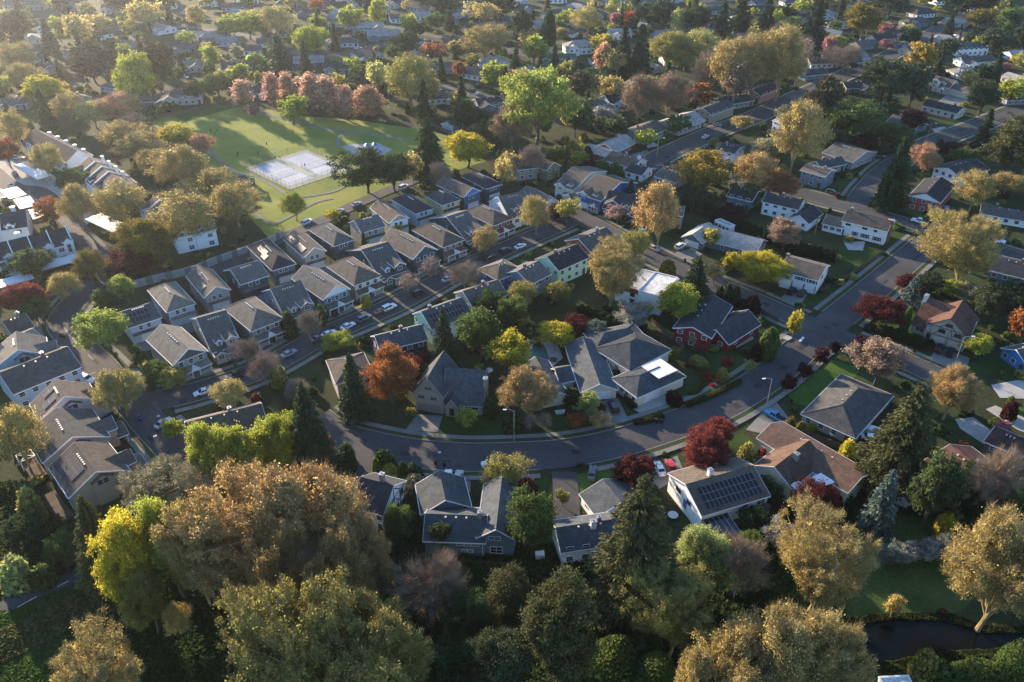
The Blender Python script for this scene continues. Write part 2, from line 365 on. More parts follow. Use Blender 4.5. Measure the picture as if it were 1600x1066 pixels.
PATHS = [(1.4,[(-102.5,315.4),(-92.2,304.2),(-82.5,294.3),(-68.8,299.2),(-63.5,308.8)]),(1.4,[(-97.6,287.1),(-86.3,270.4),(-80.7,275.8),(-74.0,288.3),(-67.7,293.0)]),(1.9,[(-125.9,400.1),(-101.9,382.8),(-81.5,369.3),(-69.4,366.7),(-45.2,356.6)]),(1.4,[(-74.2,369.3),(-77.2,358.2),(-74.1,346.9)]),(1.5,[(-142.7,360.7),(-114.7,322.3),(-102.5,315.4)])]
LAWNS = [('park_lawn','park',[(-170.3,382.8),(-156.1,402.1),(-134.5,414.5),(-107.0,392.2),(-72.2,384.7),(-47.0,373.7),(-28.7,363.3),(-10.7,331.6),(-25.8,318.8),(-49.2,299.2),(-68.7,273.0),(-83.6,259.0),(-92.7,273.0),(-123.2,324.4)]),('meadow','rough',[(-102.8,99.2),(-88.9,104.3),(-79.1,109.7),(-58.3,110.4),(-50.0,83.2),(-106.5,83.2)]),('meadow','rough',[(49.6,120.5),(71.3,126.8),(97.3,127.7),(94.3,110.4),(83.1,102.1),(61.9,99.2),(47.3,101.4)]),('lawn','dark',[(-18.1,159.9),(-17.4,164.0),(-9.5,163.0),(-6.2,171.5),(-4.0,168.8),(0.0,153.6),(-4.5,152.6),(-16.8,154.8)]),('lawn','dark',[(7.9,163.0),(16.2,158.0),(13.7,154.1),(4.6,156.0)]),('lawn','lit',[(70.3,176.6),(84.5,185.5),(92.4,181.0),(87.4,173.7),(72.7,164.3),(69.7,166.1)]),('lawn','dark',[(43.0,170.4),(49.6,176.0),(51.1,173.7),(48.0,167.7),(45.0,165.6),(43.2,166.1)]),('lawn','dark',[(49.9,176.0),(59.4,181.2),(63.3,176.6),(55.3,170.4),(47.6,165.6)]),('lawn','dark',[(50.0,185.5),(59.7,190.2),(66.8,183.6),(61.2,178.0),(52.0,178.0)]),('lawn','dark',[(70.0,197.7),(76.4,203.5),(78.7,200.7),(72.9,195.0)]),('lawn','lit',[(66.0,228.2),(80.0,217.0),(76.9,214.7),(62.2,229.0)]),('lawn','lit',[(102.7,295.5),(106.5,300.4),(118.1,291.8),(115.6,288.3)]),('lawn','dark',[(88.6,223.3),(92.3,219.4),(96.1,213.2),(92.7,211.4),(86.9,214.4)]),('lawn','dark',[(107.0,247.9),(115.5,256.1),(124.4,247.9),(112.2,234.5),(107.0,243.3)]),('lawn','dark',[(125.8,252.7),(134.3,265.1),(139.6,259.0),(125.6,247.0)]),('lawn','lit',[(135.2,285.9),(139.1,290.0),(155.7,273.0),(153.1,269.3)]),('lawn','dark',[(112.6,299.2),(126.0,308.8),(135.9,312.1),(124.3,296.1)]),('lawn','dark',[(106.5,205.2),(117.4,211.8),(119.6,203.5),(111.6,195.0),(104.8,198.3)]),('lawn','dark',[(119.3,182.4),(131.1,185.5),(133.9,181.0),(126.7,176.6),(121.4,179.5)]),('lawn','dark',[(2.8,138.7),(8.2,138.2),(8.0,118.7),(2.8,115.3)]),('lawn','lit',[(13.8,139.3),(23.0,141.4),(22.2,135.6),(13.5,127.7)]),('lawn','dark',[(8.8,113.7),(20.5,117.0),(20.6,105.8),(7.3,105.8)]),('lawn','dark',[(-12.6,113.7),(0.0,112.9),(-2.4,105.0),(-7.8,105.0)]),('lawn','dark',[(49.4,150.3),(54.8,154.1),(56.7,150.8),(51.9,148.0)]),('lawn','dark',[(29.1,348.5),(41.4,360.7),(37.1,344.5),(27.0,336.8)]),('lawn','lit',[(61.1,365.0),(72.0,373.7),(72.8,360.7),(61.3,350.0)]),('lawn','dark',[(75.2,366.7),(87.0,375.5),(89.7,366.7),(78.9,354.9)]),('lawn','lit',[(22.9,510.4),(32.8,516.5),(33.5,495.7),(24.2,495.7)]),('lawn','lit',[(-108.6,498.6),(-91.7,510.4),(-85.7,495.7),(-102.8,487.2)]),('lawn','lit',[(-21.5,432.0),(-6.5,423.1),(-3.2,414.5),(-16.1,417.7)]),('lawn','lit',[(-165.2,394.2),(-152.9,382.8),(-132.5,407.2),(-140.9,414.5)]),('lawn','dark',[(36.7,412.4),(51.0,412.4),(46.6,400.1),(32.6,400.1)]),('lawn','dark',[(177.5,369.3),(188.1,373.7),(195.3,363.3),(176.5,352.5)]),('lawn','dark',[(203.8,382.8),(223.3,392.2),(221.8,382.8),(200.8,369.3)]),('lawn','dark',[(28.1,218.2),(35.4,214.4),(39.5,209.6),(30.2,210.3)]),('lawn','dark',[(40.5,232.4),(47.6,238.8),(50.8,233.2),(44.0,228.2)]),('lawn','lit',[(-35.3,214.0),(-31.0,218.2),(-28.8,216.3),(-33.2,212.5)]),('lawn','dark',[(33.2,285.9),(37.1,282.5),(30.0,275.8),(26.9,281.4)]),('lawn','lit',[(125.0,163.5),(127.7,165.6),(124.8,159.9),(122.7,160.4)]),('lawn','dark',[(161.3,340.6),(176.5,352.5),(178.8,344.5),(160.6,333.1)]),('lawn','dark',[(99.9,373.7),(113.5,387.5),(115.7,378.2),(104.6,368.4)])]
CONC = [('driveway','conc',[(-23.3,161.0),(-16.9,160.4),(-17.7,154.1),(-25.4,155.0)]),('driveway','conc',[(21.6,166.1),(26.6,167.7),(28.8,156.0),(22.2,155.0)]),('driveway','pale',[(32.1,166.9),(37.4,170.4),(41.7,165.1),(41.1,163.0),(33.1,159.9),(30.0,163.0)]),('driveway','conc',[(41.9,162.5),(42.6,161.0),(34.3,157.5),(32.7,159.4)]),('driveway','conc',[(62.4,163.0),(65.8,166.9),(67.2,160.4),(69.3,156.7),(60.6,153.1),(55.8,155.0)]),('driveway','conc',[(117.4,191.8),(123.3,185.5),(119.7,179.5),(111.3,183.6)]),('driveway','pale',[(123.1,173.2),(140.8,178.0),(134.8,166.9),(122.7,167.7)]),('driveway','pale',[(116.9,163.0),(120.0,164.5),(128.6,155.5),(126.0,150.8),(120.7,155.0)]),('driveway','pale',[(107.6,159.2),(112.3,159.9),(115.0,152.6),(110.7,148.5),(107.2,155.5)]),('driveway','conc',[(84.3,222.1),(90.0,220.1),(85.7,213.2),(79.6,215.5)]),('driveway','conc',[(54.2,247.9),(60.6,251.2),(63.1,246.5),(56.1,240.2)]),('driveway','conc',[(-14.3,139.7),(-9.3,139.3),(-9.0,133.6),(-14.7,134.6)]),('driveway','conc',[(30.1,140.1),(37.9,145.8),(38.6,139.7),(32.1,134.6)]),('driveway','conc',[(-28.4,138.7),(-30.6,133.6),(-34.1,134.0),(-34.5,140.8)]),('driveway','conc',[(80.6,356.6),(89.4,365.0),(92.3,358.2),(83.0,346.9)]),('driveway','conc',[(50.2,339.1),(57.8,344.5),(60.8,336.8),(54.7,331.6)]),('driveway','pale',[(191.7,371.9),(199.1,375.5),(200.4,368.4),(191.8,363.3)]),('driveway','conc',[(227.1,432.0),(234.5,423.1),(219.4,404.1),(212.0,412.4)]),('driveway','conc',[(158.1,340.6),(159.3,333.1),(149.1,320.2),(148.3,327.3)]),('driveway','conc',[(21.6,290.0),(27.8,293.0),(29.7,285.9),(23.4,281.4)]),('driveway','conc',[(-16.0,299.2),(-10.0,305.5),(-7.4,299.2),(-13.3,291.8)]),('patio','pale',[(112.9,256.1),(120.3,256.1),(117.1,249.3),(112.3,249.8)]),('patio','pale',[(8.0,195.0),(12.1,195.0),(13.8,185.5),(10.5,181.0),(8.6,185.5)]),('patio','pale',[(63.3,198.3),(66.8,201.7),(67.5,195.0),(61.4,190.2)]),('playground_surface','pale',[(-74.1,348.5),(-69.9,351.7),(-58.9,353.3),(-51.3,345.3),(-54.3,339.1),(-64.8,336.8)]),('patio','pale',[(58.6,346.9),(58.5,350.0),(62.0,354.9),(64.1,350.0)]),('car_park','pale',[(-233.2,348.5),(-205.3,336.8),(-176.4,308.8),(-150.0,275.8),(-151.1,262.6),(-173.7,287.1),(-188.6,293.0),(-201.5,281.4)]),('driveway','conc',[(-91.2,161.0),(-88.4,163.0),(-79.9,148.5),(-86.3,150.8)])]
POND = [(58.6,96.9),(60.3,98.5),(63.1,99.4),(66.0,100.1),(69.9,100.4),(73.6,100.6),(77.4,100.5),(80.0,99.9),(82.2,98.9),(84.4,97.4),(87.7,97.1),(92.6,97.6),(101.4,96.9),(103.8,93.1),(94.7,92.8),(90.6,93.6),(85.5,92.6),(81.2,93.0),(76.2,91.8),(71.7,91.8),(67.9,90.8),(64.1,89.5),(62.3,90.5),(62.4,93.4),(61.1,95.2)]
TRAIL_LINE = [((-92.0,102.8),(-89.6,105.3)),((-86.8,107.6),(-85.3,109.0)),((-95.8,99.2),(-93.5,101.7))]
TRAILZ = 0.19
MANHOLES = [(-86.2,160.2),(-84.3,152.6),(-16.7,146.7),(32.5,162.5)]
MANHOLE_LABELS = ['manhole cover in the sunlit junction at the left','manhole cover in the narrow lane below the left junction','manhole cover left of centre in the curved street','manhole cover right of centre in the curved street']
CARS = [('suv',-72.71,270.37,1.01,(0.72,0.73,0.74),'white large car parked behind the #92'),('sedan',-62.97,279.66,0.94,(0.38,0.39,0.41),'silver sedan parked behind the #77'),('sedan',-57.65,285.94,0.94,(0.38,0.39,0.41),'silver sedan parked behind the #127'),('suv',-41.88,302.32,0.93,(0.72,0.73,0.74),'white large car parked behind the #63'),('suv',-28.21,219.74,0.8,(0.012,0.012,0.014),'black large car parked left of the #163'),('sedan',-46.66,200.72,0.8,(0.72,0.73,0.74),'white sedan parked behind the #26+, right of two'),('suv',-42.54,204.89,0.8,(0.1,0.11,0.12),'grey large car parked left of the #117'),('sedan',-38.44,208.83,0.8,(0.12,0.012,0.018),'dark red sedan parked behind the #117'),('sedan',-51.38,196.66,0.8,(0.72,0.73,0.74),'white sedan parked behind the #26+, left of two'),('suv',-49.72,189.52,-2.36,(0.012,0.012,0.014),'black large car parked left of the #26'),('sedan',-7.55,243.32,0.8,(0.012,0.012,0.014),'black sedan parked left of the #125'),('suv',-2.13,247.92,0.8,(0.015,0.02,0.04),'navy large car parked behind the #125'),('sedan',2.79,251.23,0.8,(0.72,0.73,0.74),'white sedan parked behind the #104'),('sedan',-60.29,186.71,0.84,(0.28,0.33,0.38),'silver blue sedan parked in front of the #131'),('pickup',-71.68,176.58,-2.54,(0.012,0.012,0.014),'black pickup truck parked behind the #150'),('sedan',-83.72,156.72,1.03,(0.38,0.39,0.41),'silver sedan parked left of the #150'),('suv',-109.79,174.87,-0.42,(0.72,0.73,0.74),'white large car parked right of the #136'),('sedan',-14.17,137.82,1.57,(0.72,0.73,0.74),'white sedan parked behind the #165+, left of two'),('suv',-11.88,137.41,1.42,(0.38,0.39,0.41),'silver large car parked behind the #165'),('sedan',-4.63,142.26,-2.97,(0.72,0.73,0.74),'white sedan parked behind the #165+, right of two'),('sedan',33.0,140.55,1.72,(0.72,0.73,0.74),'white sedan parked left of the #65'),('sedan',35.68,141.19,1.71,(0.42,0.03,0.03),'red sedan parked left of the #65'),('suv',24.98,163.25,1.77,(0.015,0.02,0.04),'navy large car parked in front of the #23'),('pickup',63.82,159.44,2.23,(0.02,0.13,0.33),'bright blue pickup truck parked behind the #9'),('suv',56.51,251.23,0.79,(0.72,0.73,0.74),'white large car parked in front of the #83'),('sedan',47.28,249.8,-0.96,(0.36,0.32,0.24),'pale gold sedan parked behind the #145'),('sedan',45.17,263.06,1.75,(0.72,0.73,0.74),'white sedan parked in front of the #51'),('suv',134.58,268.78,-0.69,(0.72,0.73,0.74),'white large car parked right of the #39'),('pickup',144.72,270.9,2.44,(0.72,0.73,0.74),'white pickup truck parked in front of the #74'),('suv',164.99,255.57,-0.71,(0.72,0.73,0.74),'white large car parked in front of the #101'),('sedan',87.94,219.74,0.94,(0.015,0.02,0.04),'navy sedan parked in front of the #6'),('suv',85.15,220.92,0.95,(0.012,0.012,0.014),'black large car parked in front of the #6'),('suv',116.45,189.21,0.92,(0.012,0.012,0.014),'black large car parked in front of the #120+, left of two'),('suv',118.77,187.33,0.91,(0.012,0.012,0.014),'black large car parked in front of the #120+, right of two'),('sedan',70.83,205.6,2.03,(0.012,0.012,0.014),'black sedan parked right of the #143'),('sedan',105.48,380.03,0.85,(0.72,0.73,0.74),'white sedan parked #144'),('sedan',86.06,359.88,0.85,(0.72,0.73,0.74),'white sedan parked left of the #71'),('sedan',94.6,376.39,2.23,(0.38,0.39,0.41),'silver sedan parked #62'),('sedan',58.92,322.32,-2.22,(0.1,0.11,0.12),'grey sedan parked left of the #64'),('sedan',154.74,334.6,2.59,(0.012,0.012,0.014),'black sedan parked right of the #33'),('sedan',228.49,421.99,0.79,(0.38,0.39,0.41),'silver sedan parked #72'),('sedan',249.97,542.13,0.85,(0.72,0.73,0.74),'white sedan parked #100'),('sedan',239.07,522.7,0.84,(0.38,0.39,0.41),'silver sedan parked #100'),('sedan',-92.88,518.02,0.31,(0.72,0.73,0.74),'white sedan parked #55'),('suv',-75.28,585.01,0.44,(0.72,0.73,0.74),'white large car parked #22'),('suv',-17.47,438.89,1.07,(0.012,0.012,0.014),'black large car parked #25'),('suv',-21.12,429.74,2.56,(0.015,0.02,0.04),'navy large car parked #25'),('sedan',-15.57,420.9,-0.77,(0.1,0.11,0.12),'grey sedan parked #25'),('sedan',-16.94,423.08,-0.77,(0.72,0.73,0.74),'white sedan parked #25'),('suv',32.89,518.02,0.37,(0.012,0.012,0.014),'black large car parked #56'),('sedan',22.92,288.28,1.04,(0.38,0.39,0.41),'silver sedan parked in front of the #47'),('suv',18.38,293.04,1.01,(0.012,0.012,0.014),'black large car parked in front of the #47'),('suv',16.61,296.7,1.02,(0.012,0.012,0.014),'black large car parked left of the #47'),('sedan',-194.76,304.23,2.27,(0.72,0.73,0.74),'white sedan parked behind the #138'),('suv',-198.87,315.42,2.26,(0.1,0.11,0.12),'grey large car parked behind the #138'),('sedan',-190.31,290.64,2.28,(0.38,0.39,0.41),'silver sedan parked behind the #138'),('pickup',-139.39,266.68,-1.03,(0.72,0.73,0.74),'white pickup truck parked left of the #129'),('sedan',-208.1,333.86,-0.56,(0.38,0.39,0.41),'silver sedan parked left of the #97'),('sedan',-211.22,336.85,-0.56,(0.72,0.73,0.74),'white sedan parked left of the #97'),('sedan',-202.72,331.65,-0.56,(0.42,0.03,0.03),'red sedan parked left of the #97'),('sedan',75.79,154.55,-1.53,(0.72,0.73,0.74),'white sedan parked behind the #9'),('sedan',84.2,151.23,-0.34,(0.72,0.73,0.74),'white sedan parked in front of the #11'),('sedan',-153.93,281.35,0.77,(0.42,0.03,0.03),'red sedan parked in front of the #139'),('suv',122.1,296.7,-0.67,(0.1,0.11,0.12),'grey large car parked in front of the blue grey corner split house'),('sedan',-176.86,455.72,-0.67,(0.72,0.73,0.74),'white sedan parked #90'),('suv',-178.64,463.27,-0.68,(0.1,0.11,0.12),'grey large car parked #90'),('sedan',8.05,542.13,-1.13,(0.72,0.73,0.74),'white sedan parked #56'),('sedan',32.64,550.6,-1.04,(0.012,0.012,0.014),'black sedan parked #56'),('sedan',-20.03,228.59,0.8,(0.38,0.39,0.41),'silver sedan parked behind the #163'),('suv',-36.27,211.02,0.8,(0.72,0.73,0.74),'white large car parked behind the #117'),('sedan',-53.81,194.35,0.8,(0.1,0.11,0.12),'grey sedan parked left of the #26'),('sedan',66.41,220.92,-0.97,(0.38,0.39,0.41),'silver sedan parked behind the #143'),('sedan',17.81,139.07,1.39,(0.1,0.11,0.12),'grey sedan parked behind the #13'),('sedan',-78.1,169.33,-2.55,(0.72,0.73,0.74),'white sedan parked behind the #150')]
CARZ = 0.19
LAMPS = [(0.5,150.8,-1,0,9.0,'tall grey street lamp right of the stone tudor house with steep gable'),(62.5,162.7,-1,-0.2,9.5,'tall grey street lamp behind the brown roofed house with white patio roof'),(117.1,181.2,1,-0.1,9.5,'tall grey street lamp in front of the tudor house with brown roof'),(180.7,351.7,1,0.1,9,'tall grey street lamp in front of the dark ranch with two white chimneys'),(60.6,333.9,1,-0.3,9,'tall grey street lamp right of the white ranch with dark brown roof'),(179.0,399.1,0,-1,8,'tall grey street lamp between the two right hand streets'),(132.2,423.1,1,0,8,'tall grey street lamp at the right end of the grey grove')]
POLES = [(-50.5,407.2,10,'wooden utility pole by the power pole right of the park, left of two'),(38.6,397.1,10,'wooden utility pole behind the pale roofed cul de sac, left of two'),(82.1,287.1,11,'wooden utility pole in front of the navy roofed house behind the poplars'),(102.2,255.1,10,'wooden utility pole behind the white split level house with two garages'),(38.5,366.7,9,'wooden utility pole behind the pale roofed cul de sac, right of two'),(177.7,446.0,10,'wooden utility pole among the pink blossoms at the upper right'),(-103.2,545.5,10,'wooden utility pole at the top near the bright lime trees'),(-21.2,423.1,10,'wooden utility pole on the short street right of the park'),(-64.9,397.1,10,'wooden utility pole on the far lawn of the park'),(-30.0,382.8,10,'wooden utility pole by the power pole right of the park, right of two')]
WIRES = [((-50.5,407.2,9.3),(-30.0,382.8,9.3),'overhead wire between the two poles right of the park'),((38.6,397.1,9.3),(38.5,366.7,8.3),'overhead wire between the poles behind the pale cul de sac house'),((82.1,287.1,10.3),(102.2,255.1,9.3),'overhead wire above the clipped conifers behind the white houses'),((-50.5,407.2,9.3),(-21.2,423.1,9.3),'overhead wire running to the short street right of the park')]
BINS = [(-90.5,159.2,(0.02,0.05,0.22),1.0,0.0,'blue bin behind the sand solar townhouse above the deck'),(-89.7,158.2,(0.02,0.05,0.22),1.0,0.7,'blue bin right of the sand solar townhouse above the deck'),(14.9,141.8,(0.015,0.015,0.017),1.0,1.4,'black bin behind the white walled house behind the tall pine, left of two'),(15.7,142.0,(0.015,0.015,0.017),1.0,2.1,'black bin behind the white walled house behind the tall pine, right of two'),(-17.2,142.5,(0.015,0.015,0.017),1.0,2.8,'black bin behind the grey U shaped house, left of two'),(-15.3,142.0,(0.015,0.015,0.017),1.0,3.5,'black bin behind the grey U shaped house, right of two'),(34.9,157.7,(0.015,0.015,0.017),1.0,4.2,'black bin in front of the tiled hipped house with white patio roof, left of two'),(36.0,157.5,(0.015,0.015,0.017),1.0,4.9,'black bin in front of the tiled hipped house with white patio roof, right of two'),(72.1,346.1,(0.01,0.14,0.07),1.0,5.6,'green bin behind the grey house with pale awning roofs'),(61.0,334.6,(0.01,0.14,0.07),1.0,6.3,'green bin right of the white ranch with dark brown roof'),(30.9,283.6,(0.01,0.14,0.07),1.0,7.0,'green bin in front of the blue gabled garage house'),(204.1,358.2,(0.01,0.14,0.07),1.0,7.7,'green bin behind the white house beyond the brick one'),(238.0,394.2,(0.01,0.14,0.07),1.0,8.4,'green bin at the right edge above the olive fir, left of two'),(239.0,393.2,(0.01,0.14,0.07),1.0,9.1,'green bin at the right edge above the olive fir, right of two'),(56.2,241.1,(0.015,0.015,0.017),1.0,9.8,'black bin right of the flat roofed white house'),(-126.0,195.7,(0.015,0.015,0.017),1.0,10.5,'black bin behind the turquoise long roofed townhouse, left of two'),(-124.8,195.0,(0.015,0.015,0.017),1.0,11.2,'black bin behind the turquoise long roofed townhouse, right of two'),(69.6,165.6,(0.015,0.015,0.017),1.0,11.9,'black bin behind the brown roofed house with white patio roof'),(-73.4,181.5,(0.01,0.14,0.07),1.0,12.6,'green bin in front of the cream dormer townhouse'),(-161.9,436.6,(0.01,0.14,0.07),1.0,13.3,'green bin just beyond the far park fence')]
FENCES = [((-168.3,386.5),(-138.1,410.3),1.9,'long weathered board fence on the far side of the park','wood'),((-26.0,119.6),(-21.6,134.0),1.9,'wooden board fence between half timbered house and grey U shaped house','wood'),((64.9,155.0),(76.6,147.3),1.8,'board fence between the brown roofed and grey hipped bungalows','wood'),((25.4,333.1),(44.0,344.5),1.5,'dark fence behind the shaded lawn below the cul de sac','wood'),((99.7,224.9),(122.4,246.5),1.7,'dark green garden fence along the side street by the white corner house','wood'),((39.9,203.5),(47.0,189.8),1.8,'old wooden fence between the tiled house and red house','wood'),((26.3,176.6),(12.6,205.2),1.8,'narrow fence running between the dark ranch and tiled house','wood'),((8.3,102.5),(22.1,103.6),1.5,'low green fence at the bottom of the white walled house garden','wood'),((76.4,203.5),(70.4,213.2),1.5,'board fence behind the red house by the plum shrub','wood'),((-101.6,129.6),(-85.6,110.4),1.8,'wooden fence beside the raised beds at the lower left','wood'),((110.5,325.9),(121.7,308.8),1.5,'board fence below the bare tan tree beside the blue grey split house','wood'),((-49.1,394.2),(-10.9,340.6),1.5,'garden fence along the far right side of the park','wood'),((-9.5,113.7),(-1.3,112.9),1.0,'low picket fence behind the grey U shaped house','wood')]
HEDGES = [([(19.7,209.6),(25.9,205.2),(31.8,200.0),(38.0,198.3)],2.2,2.2,(0.022,0.04,0.016),'dark clipped hedge behind the white flat roofed house'),([(94.7,247.9),(100.1,244.7),(105.5,242.0)],4,3.2,(0.022,0.04,0.016),'broad dark hedge between the white split level and long white house'),([(87.6,257.5),(91.3,251.2),(95.3,246.5)],4,3,(0.022,0.04,0.016),'dark hedge behind the pink tan blossoming tree'),([(104.2,197.7),(108.7,194.4),(113.2,190.2)],2.4,2.4,(0.04,0.07,0.02),'clipped green hedge along the road by the tudor house'),([(43.1,164.0),(48.1,166.7),(53.7,170.4),(58.8,174.3)],1.1,1.0,(0.07,0.075,0.02),'row of small clipped bushes along the kerb below the red tulip beds'),([(29.3,157.2),(32.8,158.0),(36.7,159.9)],1.1,1.0,(0.06,0.065,0.02),'short clipped bush row below the pale driveway'),([(44.6,168.8),(47.1,169.9),(49.1,173.7),(49.6,177.7),(48.4,181.2),(45.9,181.8)],0.9,0.6,(0.13,0.085,0.02),'curved low golden hedge round the oval lawn'),([(27.2,178.0),(28.5,171.0),(30.0,163.0)],1.6,1.3,(0.04,0.06,0.02),'narrow hedge between the ranch driveway and tiled house'),([(137.8,281.4),(143.0,275.8),(148.8,270.4)],1.4,0.9,(0.06,0.09,0.02),'low hedge in front of the red brick house'),([(71.0,273.0),(78.8,267.2),(84.7,259.0)],3,3,(0.022,0.04,0.016),'tall dark hedge behind the pale roofed long ranch'),([(155.3,336.8),(164.1,342.2),(174.2,346.9)],1.2,1,(0.05,0.065,0.02),'low hedge beside the upper right street lamp'),([(239.7,464.5),(244.5,455.7),(248.6,446.0)],3,3,(0.022,0.04,0.016),'dark hedge behind the dormered cape house'),([(65.7,213.2),(69.1,211.8),(71.3,208.8)],2,2.5,(0.022,0.04,0.016),'dark hedge on the street behind the red house'),([(-33.8,245.6),(-31.4,247.5),(-29.1,249.3)],1.4,1.2,(0.05,0.065,0.02),'small hedge on the corner by the charcoal alley townhouse')]
RWALL = [(-117.1,223.3),(-110.0,228.2),(-101.6,233.2),(-95.6,240.2),(-89.0,246.5),(-82.4,254.1),(-78.3,260.0)]
COURT = {'c':(-87.18,323.17),'a':0.811,'w':29.82,'d':32.54}
PLAY = (-61.8,342.2)
PEOPLE = [(-136.0,366.7,(0.02,0.02,0.025),'person in dark clothes standing on the park lawn, third from left'),(-132.9,363.3,(0.02,0.02,0.025),'person in dark clothes standing on the park lawn, fourth from left'),(-133.1,366.7,(0.02,0.02,0.025),'person in dark clothes standing on the park lawn, fifth from left'),(-116.0,338.4,(0.02,0.02,0.025),'person in dark clothes standing on the park lawn, seventh from left'),(-154.1,382.8,(0.02,0.02,0.025),'person in dark clothes standing on the park lawn, leftmost'),(-149.0,384.7,(0.02,0.02,0.025),'person in dark clothes standing on the park lawn, second from left'),(-107.2,337.6,(0.4,0.03,0.03),'person in red clothes standing on the park lawn'),(-99.0,333.1,(0.02,0.02,0.025),'person in dark clothes standing on the tennis courts, leftmost of three'),(-98.2,333.9,(0.6,0.6,0.6),'person in white clothes standing on the tennis courts'),(-96.9,333.1,(0.02,0.02,0.025),'person in dark clothes standing on the tennis courts, middle of three'),(-115.7,336.1,(0.02,0.02,0.025),'person in dark clothes standing on the park lawn, sixth from left'),(-106.7,350.0,(0.02,0.02,0.025),'person in dark clothes standing on the park lawn, rightmost'),(-103.1,304.2,(0.6,0.6,0.6),'person in white clothes standing by the park path'),(-67.4,310.7,(0.02,0.02,0.025),'person in dark clothes standing by the park path'),(-86.0,324.4,(0.4,0.28,0.05),'person in gold clothes standing on the tennis courts'),(-84.7,324.4,(0.02,0.02,0.025),'person in dark clothes standing on the tennis courts, rightmost of three')]
CARPORTS = [(-187.05,292.1,0.803,5.91,10,'white carport roof nearest the left edge of the car park'),(-178.22,282.91,0.669,5.59,10,'white carport roof second in the left edge row'),(-169.43,273.34,0.622,3.76,9,'white carport roof third in the row, beside the orange tree'),(-190.75,314.44,-0.726,22.63,5.5,'long white carport roof behind the large tan tree'),(-158.39,285.26,1.081,6.63,9,'white carport roof by the green tree beside the condo drive'),(-141.5,265.91,-0.647,17.41,6,'long white carport roof under the yellow tan tree'),(-144.39,236.13,0.66,11.44,5,'long white carport roof in front of the arched window condo'),(-152.75,224.31,0.699,10.1,5,'long white carport roof at the left edge above the red hedge')]
DECKS = [(-96.53,128.93,0.786,3.15,10.81,'wooden deck with red chairs beside the sand solar townhouse'),(-107.06,140.65,0.784,3.2,7.89,'wooden deck under the white pergola at the lower left'),(16.55,113.1,0.349,3.78,3.24,'small dark wooden deck behind the white walled house')]
PERGOLAS = [(-109.12,142.46,0.773,3.12,3.06,'white timber pergola over the deck at the lower left')]
BEDS = [(-98.32,124.86,0.633,2.91,5.97,'large raised garden bed at the lower left'),(96.25,225.08,0.723,6.07,2.55,'raised garden bed beside the white split level house')]
PROPS = [('tulip_bed','flower bed','round red tulip clump nearest the oval lawn',50.8,178.0,0.02,0.3,1.3,1.2,0.45,'trim',(0.55,0.01,0.02)),('tulip_bed','flower bed','round red tulip clump at the right of the five',52.6,176.9,0.02,0.7,1.2,1.1,0.45,'trim',(0.55,0.01,0.02)),('tulip_bed','flower bed','round red tulip clump in the middle of the five',51.1,175.4,0.02,0.1,1.3,1.1,0.45,'trim',(0.5,0.01,0.02)),('tulip_bed','flower bed','round red tulip clump lower left of the five',51.5,172.6,0.02,0.5,1.4,1.3,0.45,'trim',(0.55,0.01,0.02)),('tulip_bed','flower bed','round red tulip clump lower right of the five',53.1,173.7,0.02,0.9,1.2,1.1,0.45,'trim',(0.55,0.01,0.02)),('bench','bench','white curved bench at the corner behind the red house',80.4,194.0,0.19,0.9,2.8,0.6,0.5,'trim',(0.7,0.7,0.7)),('utility_box','box','pale utility slab on the verge below the narrow yellow tree',76.8,195.0,0.19,0.7,2.4,1.8,0.25,'pale',None),('blue_tarp','tarp','blue tarp beside the red brick house',159.4,283.1,0.19,0.4,2.4,1.6,0.9,'trim',(0.02,0.2,0.5)),('white_van_roof','van','white van roof showing beside the grey hipped bungalow',85.0,153.6,0.19,1.0,2.0,4.2,1.7,'paint',(0.6,0.6,0.62)),('garden_chest','chest','white and grey storage chest behind the green conifer by the U shaped house',5.5,115.0,0.19,0.1,1.8,1.2,1.2,'trim',(0.6,0.62,0.65)),('covered_bush','cover','white covered garden bed on the front lawn left of the ranch driveway',11.9,161.7,0.02,0.2,2.6,1.4,0.4,'trim',(0.5,0.5,0.48))]
POOL = [(3.8,188.6),(5.0,193.7),(8.0,194.1),(9.3,189.6),(10.0,184.9),(8.8,181.9),(5.9,181.3),(3.7,182.5)]
TABLES = [(33.7,126.2,'round pale table beside the white house with solar panels',(0.6,0.62,0.62)),(-6.1,178.9,'round white table in the garden behind the tudor house',(0.6,0.6,0.6)),(11.1,183.9,'dark round hot tub table beside the covered pool',(0.03,0.04,0.04))]
